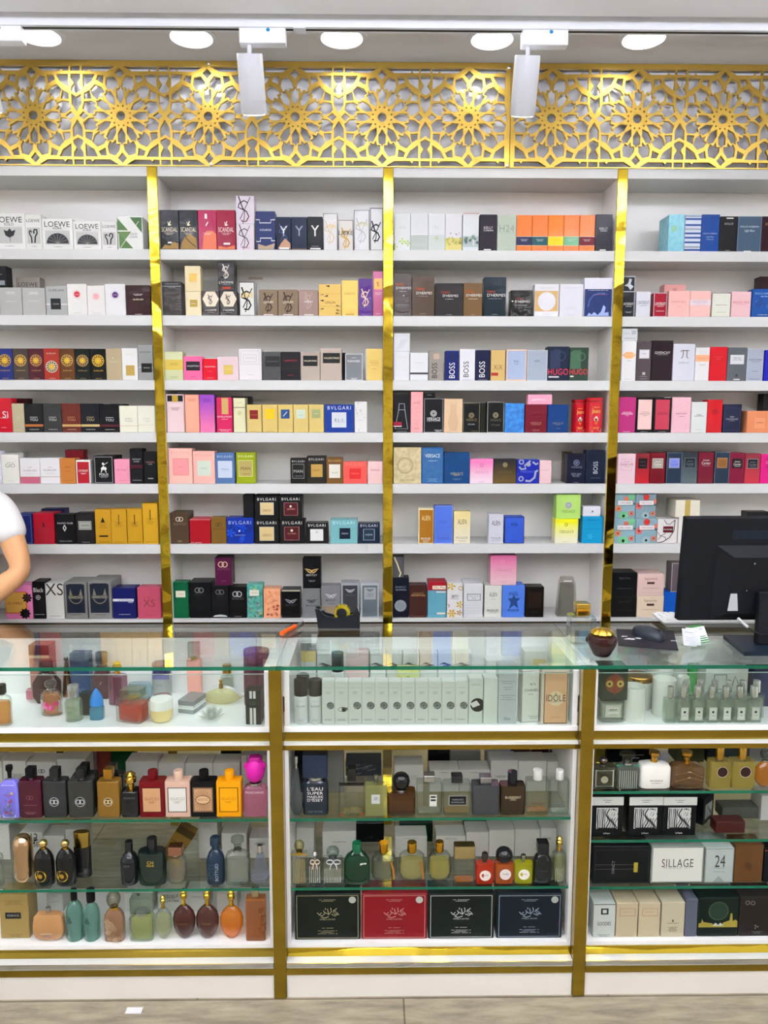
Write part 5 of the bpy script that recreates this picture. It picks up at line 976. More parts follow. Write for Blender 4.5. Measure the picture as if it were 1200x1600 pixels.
FLR = [Fl(.15, .5, .19, '#e06a60', 8, '#8a3a24'), Fl(.5, .12, .22, '#a8bcc0', 8, 'k'), Fl(.85, .2, .15, '#e08a70', 7, '#8a3a24'), Fl(.5, .86, .18, '#c84038', 9), Fl(.94, .7, .13, '#dc7a68', 8), C(.94, .55, .035, 'k', 8), R(.16, .55, .86, .72, '#f0e6e6'), T('CUBE of NOW', .635, .56, 'dg')]
shelf(3, 5, [
 (958, 991.8, 810, '#94b4bc', 'lower left box of green flowery stack', FLW, {'d': .06}),
 (992.4, 1025.5, 810, '#90adb6', 'lower right box of coral flowery stack', FLR, {'d': .06}),
 (959, 991.8, 771.5, '#90acb4', 'upper left box of green flowery stack', FLW, {'st': 2, 'd': .06}),
 (992.6, 1024, 771.5, '#8aa2aa', 'upper right box of coral flowery stack', FLR, {'st': 2, 'd': .06}),
 (1026.3, 1057.5, 811, '#ebe7e4', 'white box with dark loops and maroon label', [Ri(.2, 1.0-.3, .0001, 'k'), St([(.02, .02), (.3, .06), (.6, .22), (.82, .5), (.86, .98)], .04, '#2a1418'), St([(.3, .98), (.45, .8), (.6, .78), (.84, .95)], .03, '#2a1418'), St([(.02, .45), (.15, .3), (.4, .4), (.4, .5), (.3, .55)], .03, '#2a1418'), St([(.05, .15), (.2, .3), (.4, .25), (.45, .15)], .03, '#2a1418'), R(.28, .44, .78, .7, '#6a1020'), T('FLOWER', .57, .4, 'w', .53)], {'d': .06}),
 (1058.5, 1085, 808.5, '#eae9e0', 'cream box beside the monitor', [R(.3, .5, .9, .66, '#8a8440')], {'d': .06}),
 (1055, 1093, 781.5, '#ebe6d4', 'cream box with gold ribbon on top', [R(.38, 0, .6, 1, '#bda75c')], {'st': 1, 'd': .1}),
 (1166, 1201, 800, '#1c1c22', 'black box peeking over the monitor', [], {'d': .06}),
], y=.008)
SIG = lambda c: [T('Signorina', .78, .48, c), Ln(.35, .6, c), R(.36, .53, .64, .63, '#4a2c1c'), R(0, .12, 1, .13, '#d8b8a8')]
shelf(3, 6, [
 (954.5, 993.5, 933, '#0e1114', 'lower black box of two stacked', [T('Signorina', .78, .46, '#4a4c50'), Ln(.35, .6, '#4a4c50')], {'d': .08}),
 (994.5, 1036, 931, '#efdcc4', 'lower cream box of two stacked', SIG('#8a6a5c'), {'d': .08}),
 (955.5, 994.3, 894.5, '#101316', 'upper black box of two stacked', [T('Signorina', .78, .46, '#6a6c70'), Ln(.35, .6, '#7a7c80')], {'st': 2, 'd': .08}),
 (995.2, 1036.8, 896.5, '#eccfc6', 'upper pale pink box of two stacked', SIG('#8a6a5c'), {'st': 2, 'd': .1}),
 (1037, 1066, 925, '#1160c0', 'strong blue box behind the monitor edge', [], {'d': .08}),
 (1048, 1068, 880, '#6d6266', 'grey silver box standing on blue one', [Fr(0, 0, 1, 1, '#c4bcc0', .04)], {'st': 1, 'd': .06}),
], y=.018)
# two round tins among the boxes
def tin(px0, px1, py, z, Y, look):
    x0, x1 = xat(px0, Y, z), xat(px1, Y, z); w = x1-x0; h = zat(py, Y, x0)-z; r = w/2
    t = empty('perfume_tin', ((x0+x1)/2, Y+r, z+.0003), look, 'perfume tin', 'red cylindrical tins on the fourth shelf')
    mb = MB().loft([(0, 1), (.86, 1), (.86, .97), (.88, .97)], w, w, h, mat('l:#b81420'), 2, 32)
    sf = lambda x, zz: -math.sqrt(max(r*r-x*x, 1e-6))-.0001
    put_marks(mb, [R(.28, .3, .72, .52, '#2448a0'), C(.5, .38, .13, '#e8dcb0'), C(.5, .44, .06, 'w'), St([(.43, .4), (.47, .33), (.53, .33), (.57, .4)], .05, 'k'), St([(.43, .3), (.5, .24), (.57, .3)], .04, '#e0b040'), T('VERSACE', .72, .4, '#e8c060'), T('Jeans', .62, .5, '#e8c060', k=1.6), Ln(.15, .5, '#e8c060', 2), Scat(lambda u, v, q, c: C(u, v, .025, c, 6), 14, ['#e8c060', '#2448a0', 'w'], 4, .12, .88, .03, .1)], w, h, sf, -w/2, 0)
    mb.build('tin_body', parent=t); MB().loft([(0, 1.01), (.9, 1.01), (1, .97)], w, w, h*.11, mat('l:#a8101c'), 2, 32).build('lid', parent=t, loc=(0, 0, h*.885))
zf = SZ[3]
tin(895, 917, 624, zf, YS+.045, 'red tin, the left and rear one of two, fourth shelf of centre-right bay')
tin(917.5, 944, 621, zf, YS+.004, 'red tin, the right and front one of two, fourth shelf of centre-right bay')
# clear pack in tapered plastic
p0, p1 = xat(870, YS+.03, SZ[6]), xat(902, YS+.03, SZ[6]); hh = zat(903, YS+.03, p0)-SZ[6]
t = empty('display_pack', ((p0+p1)/2, YS+.05, SZ[6]+.0003), 'grey tapered perfume pack in clear plastic standing alone on the bottom shelf', 'perfume pack')
MB().loft([(0, 1), (.85, .78), (1, .6)], p1-p0, .05, hh, mat('q:#b9b6ae'), 7, 28).build('plastic_shell', parent=t)
mbp = MB().loft([(0, .74), (.9, .62)], p1-p0, .05, hh*.92, mat('d:#8f8d86'), 9, 28); put_marks(mbp, [R(.28, .9, .68, .93, 'w')], p1-p0, hh, lambda x, z: -.0195, -(p1-p0)/2, 0); mbp.build('carton', parent=t)
# strip of paper on the back panel of the centre-left bay
pq = atY(399.5, 435, YS+.1855)
tag(MB().box(-.028, .028, -.0006, 0, -.005, .005, mat('d:#e8dcc8')).build('paper_strip', loc=(pq.x, YS+.1855, pq.z)), 'small cream paper strip stuck on the back panel above taupe boxes', 'paper strip')

# ================================================================ goods in the counters
def superx(x, w, d, n):
    a = min(abs(2*x/w), .999); return -(d/2)*(1-a**n)**(1/n)
PROF = dict(
 sq=[(0, .95), (.02, .99), (.05, 1), (.95, 1), (.985, .98), (1, .93)],
 sh=[(0, .93), (.03, 1), (.62, 1), (.78, .93), (.9, .72), (1, .4)],
 sh2=[(0, .96), (.03, 1), (.82, 1), (.92, .9), (1, .5)],
 ov=[(0, .42), (.04, .55), (.15, .8), (.32, .97), (.5, 1), (.68, .95), (.84, .75), (.95, .45), (1, .25)],
 eg=[(0, .3), (.05, .5), (.2, .8), (.42, .98), (.62, 1), (.8, .86), (.93, .55), (1, .3)],
 td=[(0, .5), (.04, .7), (.12, .95), (.22, 1), (.4, .85), (.65, .6), (.9, .42), (1, .36)],
 nm=[(0, .4), (.04, .62), (.15, .86), (.35, 1), (.6, .98), (.9, .9), (1, .7)],
 co=[(0, 1), (.5, .7), (1, .3)],
 tw=[(0, .96), (.05, 1), (.7, 1), (.8, .95), (.86, .6), (1, .5)],
 pill=[(0, .35), (.03, .6), (.09, .85), (.18, 1), (.82, 1), (.91, .85), (.97, .6), (1, .3)],
 gem=[(0, .7), (.25, 1), (.7, 1), (1, .55)],
 st=[(0, .97), (.03, 1), (.97, 1), (1, .97)])
def glassy(spec): return spec.startswith('t:')
def bottle(x0, x1, z, ztop, Y, shape, body, cap, look, cat='perfume bottle', group=None, cf=.24, cw=.4, cs='cy', n=None, dr=None, liq=None, lf=.8, marks=(), nk='s', rz=0, name='perfume_bottle', extra=None, lean=0):
    w = x1-x0; Hh = ztop-z; ch = Hh*cf; nh = Hh*.035 if cf > 0 and nk else 0; bh = Hh-ch-nh
    n = n if n is not None else {'sq': 7, 'sh': 2, 'ov': 2, 'co': 2, 'tw': 5, 'gem': 6, 'nm': 3}.get(shape, 3)
    dr = dr if dr is not None else (1 if n <= 2 and shape not in ('ov',) else .55)
    d = w*dr; t = empty(name, ((x0+x1)/2, Y+d/2, z+.0003), check(look), cat, group, rz)
    P = PROF[shape]; mb = MB().loft(P, w, d, bh, mat(body), n, 36)
    def sf(x, zz):
        f = min(max(zz/bh, 0), 1); wf = P[-1][1]
        for a, b in zip(P, P[1:]):
            if a[0] <= f <= b[0]: wf = a[1]+(b[1]-a[1])*(f-a[0])/(b[0]-a[0]+1e-9); break
        return superx(x, w*wf, d*wf, n)
    if marks and not glassy(body): put_marks(mb, marks, w, bh, sf, -w/2, 0)
    mb.build('bottle_body', parent=t)
    if marks and glassy(body):
        m2 = MB(); put_marks(m2, marks, w, bh, sf, -w/2, 0); m2.build('label', parent=t)
    if liq:
        k = .86; MB().loft([(a, b) for a, b in P if a < .97], w*k, d*k*.92, bh*lf, mat(liq), n, 30, z0=bh*.06).build('liquid', parent=t)
    if nh: MB().loft([(0, 1), (1, 1)], w*cw*.62, w*cw*.62, nh+.0008, mat({'s': 'm:#c0c2c4', 'g': 'm:#caa030', 'k': 'k'}[nk]), 2, 20, z0=bh-.0004).build('neck_collar', parent=t)
    if cf > 0:
        cwid = w*cw; cd_ = min(cwid, max(d*.9, .012)) if cs != 'ba' else cwid
        pr = {'cy': ([(0, .97), (.04, 1), (.94, 1), (1, .95)], 2), 'bx': ([(0, .98), (.03, 1), (.96, 1), (1, .97)], 12), 'ba': ([(0, .3), (.08, .62), (.25, .9), (.5, 1), (.75, .9), (.92, .62), (1, .25)], 2),
              'pu': ([(0, .7), (.35, .7), (.37, 1), (.9, 1), (1, .85)], 2), 'cr': ([(0, .55), (.3, .6), (.4, 1), (.62, 1), (.7, .7), (.85, .9), (1, .4)], 2), 'dr': ([(0, 1), (.3, .96), (.6, .75), (.85, .4), (1, .08)], 2), 'fl': ([(0, .5), (.5, .6), (.7, 1), (1, .95)], 2)}[cs]
        MB().loft(pr[0], cwid, cd_, ch, mat(cap), pr[1], 28, z0=bh+nh).build('cap', parent=t)
    if extra: extra(t, w, d, bh, ch, nh)
    return t
def bottles(place, group, Y0, z0, items):
    # item: (left px, right px, top px, shape, body, cap, look, options)
    for it in items:
        x0, x1, yt, sh, body, cap, look = it[:7]; o = dict(it[7]) if len(it) > 7 else {}
        Y = Y0+o.pop('b', 0); yb = o.pop('yb', None)
        if yb: Y = max(atZ((x0+x1)/2, yb, z0).y, 2.0885+abs(o.get('rz', 0))*.05)
        X0, X1 = xat(x0, Y, z0), xat(x1, Y, z0); X0, X1, Y = cclamp(X0, X1, z0, Y, (X1-X0)*o.get('dr', 1))
        zt_ = zat(yt, Y, (X0+X1)/2)
        if z0 > .8 and z0 < .95: zt_ = min(zt_, ZG-.013)
        bottle(X0, X1, z0, zt_, Y, sh, body, cap, jn(look, place), group=group, **o)
CG = 't:#f7faf8'     # clear bottle glass
SQF = lambda c, in_, tc='dg', fr='k': [R(.12, .14, .88, .84, fr), R(.15, .16, .85, .82, in_), T('GUCCI', .52, .56, tc, sp=.1), Ln(.44, .3, tc, 2)]
GUI = lambda c, ring: [R(0, .63, 1, .645, ring), C(.5, .44, .2, c), Ri(.5, .44, .2, ring, .1), Rings(.5, .44, .1, ring)]

# ---- left counter, upper tray
ZTf = ZT1+.0004
PT = 'in the left display tray'; GT = 'perfumes shown in the left display tray'
def peach_flower(t, w, d, bh, ch, nh): pass
bottles(PT, GT, 0, ZTf, [
 (-12, 16, 1072, 'sh2', CG, 'k', 'amber round bottle with black cap cut by left edge', {'yb': 1137, 'liq': 'q:#eba04c', 'cf': .22, 'cw': .5}),
 (61, 94, 1065, 'sh', CG, 't:#d8dcdc', 'rounded bottle with pink flower print and clear disc stopper', {'yb': 1120, 'liq': 'q:#f0a468', 'lf': .9, 'cf': .24, 'cw': .56, 'cs': 'ba', 'dr': .6, 'marks': [R(.04, .14, .96, .6, '#f0dede'), Scat(lambda u, v, r, c: C(u, v, r*1.6, c, 8), 9, ['#e05a9c', '#f0a0c4', '#d8407c'], 2, .2, .8, .24, .5)]}),
 (98, 125, 1075, 'sh2', CG, 'm:#c4c8cc', 'pale green cylinder bottle with silver cap', {'yb': 1129, 'n': 2, 'liq': 'q:#c4d0b0', 'lf': .92, 'cf': .33, 'cw': .64, 'marks': [T('DKNY', .66, .5, '#6a7a5c', k=1.4), T('MEN', .42, .4, '#6a7a5c', k=1.4)]}),
 (138, 160, 1079, 'sh2', 'q:#4ca8c8', 'l:#1678cc', 'small blue bottle with pointed blue cap', {'yb': 1126, 'cf': .55, 'cw': .98, 'cs': 'dr', 'nk': None, 'dr': .8, 'marks': [R(.1, q, .9, q+.04, '#8accdc') for q in (.2, .4, .6)]}),
 (181, 227, 1082, 'sq', CG, 't:#e4e4d0', 'square clear bottle with coral red liquid and glass cap', {'yb': 1138, 'liq': 'q:#e03c20', 'lf': .8, 'cf': .28, 'cw': .66, 'cs': 'bx', 'dr': .8, 'nk': 'g', 'rz': -.3}),
 (50, 90, 1036, 'gem', 'l:#3a1c20', 'l:#2c1418', 'dark faceted gem bottle behind the flower printed one', {'yb': 1101, 'cf': .26, 'cw': .55, 'marks': [Ln(.5, .4, '#b07840', 3, dv=.08)]}),
 (95, 111, 1029, 'co', 'm:#a86c50', 'm:#e0d0c0', 'slim bronze cone bottle', {'yb': 1090, 'cf': .08, 'cw': .4, 'dr': 1}),
 (146, 172, 1021, 'gem', 'l:#4c2830', 'd:#55585e', 'smoky dark bottle with grey domed cap', {'yb': 1093, 'cf': .24, 'cw': .7, 'marks': [St([(.1, .2), (.5, .5), (.9, .8)], .1, '#8a8088'), R(.02, .84, .98, .96, '#b4b0c0')]}),
 (169, 197, 1036, 'sq', 'q:#a8708a', 'm:#d8b838', 'plum and clear bottle with ornate gold cap', {'yb': 1103, 'cf': .26, 'cw': .5, 'cs': 'cr', 'nk': 'g', 'rz': -.35, 'marks': [R(.4, .05, .95, .95, '#84304c')]}),
 (241, 271, 1040, 'st', CG, 't:#9c94d4', 'clear cylinder bottle with violet print and pink liquid', {'yb': 1086, 'n': 2, 'liq': 'q:#f0a0a8', 'lf': .3, 'cf': .3, 'cw': .98, 'nk': None, 'marks': [R(.06, .78, .94, .98, '#a49cdc'), T('KENZO', .6, .3, '#8a84c0')]}),
 (298, 320, 997, 'st', 'l:#eda598', 't:#e4e4e0', 'tall slim salmon pink bottle with clear flared cap', {'yb': 1083, 'n': 5, 'cf': .27, 'cw': .8, 'cs': 'bx', 'nk': 'g', 'marks': [Ln(.98, .5, 'k', 1)]}),
 (347, 367, 1040, 'sh2', CG, 'm:#b48a34', 'clear bottle with gold cap behind the boat shaped one', {'yb': 1082, 'liq': 'q:#e6e4dc', 'cf': .3, 'cw': .7, 'dr': .6}),
 (379, 420, 1019, 'st', 'q:#74304c', 'l:#6a3040', 'large maroon cylinder bottle at right end', {'yb': 1106, 'n': 2, 'cf': .22, 'cw': .99, 'nk': None, 'dr': .8}),
])
# cream jar
def jar(px0, px1, yt, yb, z0, body, lid, look, place, lf=.42, name='cream_jar', cat='jar', grp=None):
    Y = atZ((px0+px1)/2, yb, z0).y; x0, x1 = xat(px0, Y, z0), xat(px1, Y, z0); h = zat(yt, Y, x0)-z0; w = x1-x0
    t = empty(name, ((x0+x1)/2, Y+w/2, z0+.0003), check(jn(look, place)), cat, grp)
    MB().loft([(0, .62), (.08, .8), (.4, .96), (.98, 1), (1, .98)], w, w, h*(1-lf), mat(body), 2, 36).build('jar_body', parent=t)
    MB().loft([(0, 1.01), (.9, 1), (1, .96)], w, w, h*lf, mat(lid), 2, 36, z0=h*(1-lf)).build('lid', parent=t); return t
jar(230, 266, 1098, 1132, ZTf, 'l:#e6cf8e', 'l:#f0efe8', 'round yellow cream jar with white lid', PT)
# boat shaped bottle
Yb_ = atZ(343, 1104, ZTf).y; xb0, xb1 = xat(309, Yb_, ZTf), xat(379, Yb_, ZTf); hb = zat(1079, Yb_, 0)-ZTf
t = empty('perfume_bottle', ((xb0+xb1)/2, Yb_+.02, ZTf+.0003), 'low boat shaped pale yellow bottle with gold atomiser '+PT, 'perfume bottle', GT)
bw = xb1-xb0
for nm, m_, s_, dd_ in (('bottle_body', 'q:#ece4a0', 1, .026), ('silver_shell', 'l:#d4d2dc', 1.06, .016)):
    vs = []; N_ = 21
    for k in range(N_):
        u = -1+2*k/(N_-1); top = hb*(1-u*u)**.8*.95+hb*.14; bot = hb*.0+hb*.5*abs(u)**2.2; th = dd_*max(1-u*u, .04)
        top = max(top, bot+.002)
        for a in range(10):
            an = 2*math.pi*a/10; vs.append((u*bw/2*s_, th/1.6*math.cos(an)+(.008 if s_ > 1 else 0), (top+bot)/2+(top-bot)/2*math.sin(an)*(1.12 if s_ > 1 else 1)))
    mb = MB().add(vs, [(k*10+a, (k+1)*10+a, (k+1)*10+(a+1) % 10, k*10+(a+1) % 10) for k in range(N_-1) for a in range(10)], mat(m_)); mb.build(nm, parent=t, loc=(0, 0, .0015 if s_ > 1 else 0))
MB().loft([(0, 1), (.5, .9), (.55, .6), (.8, .6), (.85, .9), (1, .8)], .014, .014, .026, mat('m:#c8a040'), 2, 20, z0=hb*1.05).build('atomiser', parent=t)
# flat tied pebble bottle
Yq = atZ(215, 1096, ZTf).y; xq0, xq1 = xat(196, Yq, ZTf), xat(236, Yq, ZTf)
t = empty('perfume_bottle', ((xq0+xq1)/2, Yq+.02, ZTf+.0003), 'blue grey pebble bottle lying flat with dark cord '+PT, 'perfume bottle', GT)
MB().loft([(0, .5), (.2, .9), (.6, 1), (1, .8)], xq1-xq0, .035, zat(1069, Yq, 0)-ZTf, mat('l:#7a98a4'), 3, 24).build('bottle_body', parent=t)
MB().tube([(.012, -.016, .018), (.022, -.022, .02), (.03, -.03, .012), (.04, -.034, .006)], .0012, BLACK, 6).build('cord', parent=t)
# silver lighter like bottle lying in slabs
Yq = atZ(295, 1115, ZTf).y; xq0, xq1 = xat(277, Yq, ZTf), xat(304, Yq, ZTf); hq = zat(1094, Yq, 0)-ZTf
t = empty('perfume_bottle', ((xq0+xq1)/2, Yq, ZTf+.0003), 'layered grey and white slab shaped bottle '+PT, 'perfume bottle', GT, rz=-.28)
wq = (xq1-xq0)/2
MB().box(-wq, wq, 0, .075, 0, hq*.3, mat('l:#8a8f92'), .001).box(-wq, wq, 0, .075, hq*.62, hq, mat('l:#83878a'), .001).build('bottle_body', parent=t)
MB().box(-wq*.98, wq*.98, .0005, .074, hq*.3, hq*.44, mat('l:#eceeee'), .0006).box(-wq*.98, wq*.98, .0005, .074, hq*.47, hq*.6, mat('l:#eceeee'), .0006).build('white_band', parent=t)
# glass flower
Yq = atZ(325, 1135, ZTf).y; xq = xat(325, Yq, ZTf)
t = empty('glass_flower', (xq, Yq+.05, ZTf+.0003), 'small clear glass lotus flower ornament '+PT, 'ornament')
for ring, (r_, tilt, hl) in enumerate(((.012, .15, .038), (.02, .6, .036), (.024, 1.05, .034))):
    for k in range(7):
        a = 2*math.pi*(k+.5*ring)/7; mb = MB(); vs = []
        for j, (u, wd_) in enumerate(((0, .003), (.3, .008), (.6, .0085), (.85, .005), (1, .0006))):
            z_ = hl*u*math.cos(tilt)+.001; rr = r_*.4+hl*u*math.sin(tilt)
            for sgn in (-1, 1): vs.append((rr*math.cos(a)-sgn*wd_*math.sin(a), rr*math.sin(a)+sgn*wd_*math.cos(a), z_+.0015*(1-abs(sgn)*.5)))
        n_ = len(vs); vs += [(x+.0012*math.cos(a), y+.0012*math.sin(a), z_+.0004) for x, y, z_ in vs]
        fs = [(2*j, 2*j+1, 2*j+3, 2*j+2) for j in range(4)]+[(n_+2*j, n_+2*j+2, n_+2*j+3, n_+2*j+1) for j in range(4)]+[(2*j, 2*j+2, n_+2*j+2, n_+2*j) for j in range(4)]+[(2*j+1, n_+2*j+1, n_+2*j+3, 2*j+3) for j in range(4)]
        mb.add(vs, fs, mat('q:#eef2ee')).build('petal', parent=t)
row(PT, 'boxes in the left display tray', 0, ZTf, [
 (55, 86, 1004, '#b98478', 'large rose brown box with dark stone lid', [R(0, .82, 1, 1, '#6a3a34'), R(0, .76, 1, .81, '#e8d8b0')], {'yb': 1088, 'd': .05}),
 (112, 141, 1021, 'l:#1c3c64', 'tall royal blue box shaped bottle with pale top', [R(0, .82, 1, 1, '#7a8494'), R(.3, .12, .75, .2, '#4a6c94')], {'yb': 1090, 'd': .035, 'nm': 'perfume_bottle', 'ct': 'perfume bottle', 'gx': 1}),
 (125, 142, 1084, '#2c3836', 'small dark green cube box', [R(0, .48, 1, .5, '#1c2624')], {'yb': 1118, 'd': .03}),
 (41, 50, 1078, '#c87a90', 'tiny rose pink box against left tray side', [R(0, .95, 1, 1, 'w')], {'yb': 1093, 'd': .02}),
 (384, 408, 1080, '#15201f', 'dark green box with double white stripes', [R(.28, .0, .44, .5, 'w'), R(.52, .0, .68, .5, 'w'), R(.28, .78, .44, 1, 'w'), R(.52, .78, .68, 1, 'w'), T('LD', .64, .34, '#6a7a78', k=1.2)], {'yb': 1139, 'd': .05, 'rz': -.05}),
], name='perfume_box')

# ---- middle counter, upper tray
PM = 'in the middle display tray'; GM = 'sprays and boxes in the middle display tray'
for px0, px1, yt, yb, lk, m_ in ((459, 481, 1065, 1137, 'left front white spray can with black cap', 'FREAZED'), (481.7, 503, 1065, 1137, 'right front white spray can with black cap', 'ELEVEN'), (463, 483, 1057, 1118, 'rear white spray can with black cap', ''), (518, 537, 1022, 1103, 'white spray can with black cap behind the eye box', '')):
    bottles(PM, 'white spray cans in the middle display tray', 0, ZTf, [(px0, px1, yt, 'st', 'd:#e4e7e6', 'd:#1d2022', lk, {'yb': yb, 'n': 2, 'cf': .36 if yb > 1100 else .4, 'cw': .99, 'nk': None, 'name': 'spray_can', 'cat': 'spray can', 'marks': [T(m_, .66, .62, 'dg'), Ln(.84, .3, 's'), Ln(.18, .5, 's', 2)] if m_ else []})])
ROSE = [C(.66, .45, .29, 'k', 14), Ri(.66, .45, .21, '#c8ccc8', .15), Ri(.66, .45, .12, '#c8ccc8', .3), Ri(.62, .47, .25, '#c8ccc8', .06), St([(.45, .42), (.5, .4), (.6, .37)], .04, '#c8ccc8')]
BYR = lambda *a: list(a)+[Ln(.87, .7, '#b8bab4', 1), Ln(.77, .4, '#9a9c98', 2), T('BYREDO', .12, .56, 'dg')]
ed = [503.5, 523.5, 544.5, 565.5, 586.5, 607, 627.5, 648.5, 669, 690, 711, 731.3]
NTH = ['first', 'second', 'third', 'fourth', 'fifth', 'sixth', 'seventh', 'eighth', 'ninth', 'tenth', 'eleventh']
items = []
for i in range(11):
    mk = BYR(*ROSE) if i != 1 else BYR(Pg([(.18, .36), (.5, .42), (.95, .4), (.98, .36), (.7, .3), (.4, .31)], 'dg'), Pg([(.24, .36), (.5, .405), (.92, .37), (.7, .315), (.42, .32)], '#e8ebe6'), C(.68, .36, .19, '#5a5a44', 16), C(.68, .36, .1, 'k', 12))
    items.append((ed[i], ed[i+1]-.3, 1066, '#dfe2db', ('%s white box with black rose print from left' % NTH[i if i == 0 else i-1]) if i != 1 else 'tall white box with printed eye', mk, {'d': .04, 'yb': 1136, 'top': '#e9eae6'}))
row(PM, 'tall white boxes with black rose prints', 0, ZTf, items)
row(PM, GM, 0, ZTf, [
 (731.8, 754, 1060, '#dbe2d8', 'white box with black disc half covered by paper', [C(.62, .42, .5, 'k', 28), Pg([(.1, .45), (.55, .52), (.8, .42), (.3, .36)], '#e8e8e4'), T('CRISTAL', .86, .66, '#8a8c88', sp=.1)], {'yb': 1136, 'd': .04, 'top': '#e4e6e0'}),
 (755, 777, 1060, '#dce3da', 'plain pale white box right of the black disc', [], {'yb': 1136, 'd': .04, 'top': '#e4e6e0'}),
 (777.7, 806.5, 1041, '#c9d0d0', 'tall grey white box with small print', [Ln(.74, .8, '#7a8284', 2), Ln(.64, .5, '#7a8284', 2), Ln(.5, .8, '#7a8284', 3), T('Dior', .1, .34, 'dg', k=1.3)], {'yb': 1136, 'd': .05}),
 (814, 842, 1047, '#e3e6dc', 'white box with black outline and black capitals', [Fr(.01, .01, .99, .99, 'dg', .015), T('N°5', .73, .3, 'k', .62), T('CHANEL', .62, .8, 'k', .55), Ln(.54, .3, 'dg'), Ln(.12, .6, 'k', 2, .7)], {'yb': 1129, 'd': .04, 'rz': .12}),
 (844.5, 887, 1045, '#dcd4c4', 'large peach box with round pale seal', [R(.1, .0, .96, .94, '#7a5034'), R(.13, .02, .93, .92, '#e0b58e'), C(.54, .46, .28, '#e4cfae', 28), T('IDÔLE', .47, .7, '#4a4038', .54, k=1.4), Ln(.4, .3, '#4a4038'), T('LANCOME', .12, .4, '#b48a68', .52)], {'yb': 1136, 'd': .05}),
 (471, 495, 1004, '#e9ebe8', 'white box with grey marbled top and gold band', [R(0, .86, 1, 1, '#8c8f8c'), R(.02, .66, .98, .86, '#e2cf8a')], {'yb': 1088, 'd': .04}),
 (541, 576, 1020, '#eacfcc', 'square pale pink box in the back row', [Fr(0, 0, 1, 1, '#f2e0dc', .03)], {'yb': 1092, 'd': .05}),
 (620, 655, 1042, '#d6dc9c', 'green and yellow floral box', [Scat(lambda u, v, r, c: Fl(u, v, r, c, 5), 12, ['#8cb04a', '#c8d048', '#e89a78'], 3)], {'yb': 1096, 'd': .02}),
 (757, 789, 1028, '#e8ebe6', 'low white box in the back row', [], {'yb': 1085, 'd': .05, 'top': '#eef0ec'}),
 (815, 850, 1014, '#e6e8dc', 'white box with yellow patch in the back row', [R(.4, .62, .95, .84, '#e0cf88')], {'yb': 1085, 'd': .05, 'top': '#eef0ec'}),
])
EYE = [Pg([(.02, .74), (.35, .8), (.9, .72), (.6, .72), (.3, .76)], 'k'), Pg([(.05, .7), (.4, .73), (.95, .66), (.5, .65)], 'dg'), C(.55, .69, .12, 'k', 12)]
bx = [(497, 522, 'beside the marbled box'), (578, 603, 'right of the square pink box'), (603.6, 628, 'second from the square pink box'), (629, 654, 'behind the floral box'), (655, 682, 'third from the right'), (683, 709, 'second from the right'), (709.6, 735, 'rightmost of the row')]
row(PM, 'white boxes with eye prints in the back row', 0, ZTf, [(a, b, 1018, '#e3e6e2', 'back row eye print box, %s,' % w, EYE, {'yb': 1086, 'd': .045, 'top': '#ebedea'}) for a, b, w in bx])

# ---- right counter, upper tray
PR = 'in the right display tray'
def rbox(x0, x1, yt, z, Y, d, col, marks, look, rz=0):
    X0, X1 = xat(x0, Y, z), xat(x1, Y, z); carton('perfume_box', X0, X1, z, zat(yt, Y, X0), Y, d, col, marks, look, 'perfume box', 'boxes in the right display tray', rz)
Yc = 2.09
# candle in a glass with label, box on top of it
x0, x1 = xat(938, Yc, ZTf), xat(976, Yc, ZTf); hC = zat(1095, Yc, x0)-ZTf; wC = x1-x0
t = empty('scented_candle', ((x0+x1)/2, Yc+wC/2, ZTf+.0003), 'candle in clear glass with cream label, under the dark green box', 'candle')
mb = MB().loft([(0, .9), (.04, 1), (1, 1)], wC, wC, hC, mat(CG), 6, 30); mb.build('glass', parent=t)
m2 = MB(); put_marks(m2, [R(.2, .28, .8, .78, '#e6e6dc'), Fr(.24, .32, .76, .74, 'dg', .01), Ln(.62, .4, 'dg', 3), Ln(.38, .4, 'dg')], wC, hC, lambda x, z: -wC/2-.0002, -wC/2, 0); m2.build('label', parent=t)
MB().loft([(0, 1), (1, 1)], wC*.9, wC*.9, hC*.62, mat('d:#c9cfbe'), 6, 24, z0=hC*.2).build('wax', parent=t)
rbox(938, 980, 1043, ZTf+hC+.001, Yc+.002, wC*.9, '#1e3a2c', [C(.52, .5, .36, '#7a4422', 24), C(.32, .5, .13, '#c8b060'), C(.72, .5, .13, '#c8b060'), C(.32, .5, .05, 'k'), C(.72, .5, .05, 'k'), R(.48, .16, .56, .84, '#8c2c1c'), R(0, .95, 1, 1, '#c8d0c8')], 'dark green box with round orange face print, standing on the glass candle')
def tumbler(px0, px1, yt, yb, look, lid=None, hollow=False):
    Y = max(atZ((px0+px1)/2, yb, ZTf).y, 2.09); a, b = xat(px0, Y, ZTf), xat(px1, Y, ZTf); h = zat(yt, Y, a)-ZTf; w = b-a
    t = empty('candle_jar', ((a+b)/2, Y+w/2, ZTf+.0003), look+' '+PR, 'candle jar', 'white candle jars in the right tray')
    pr = [(0, .97), (.02, 1), (1, 1), (1, .93), (.12, .9)] if not lid else [(0, .97), (.02, 1), (.84, 1)]
    mb = MB().loft(pr, w, w, h, mat('l:#e2e5dc'), 2, 40); mb.build('jar_body', parent=t)
    if lid: MB().loft([(0, 1.02), (.85, 1.02), (1, .97)], w, w, h*.16, mat(lid), 2, 40, z0=h*.84).build('lid', parent=t)
    elif not hollow: MB().loft([(0, .9), (1, .9)], w, w, h*.7, mat('d:#d9dacb'), 2, 32, z0=h*.12).build('wax', parent=t)
tumbler(976, 1013, 1078, 1136, 'front open white candle jar')
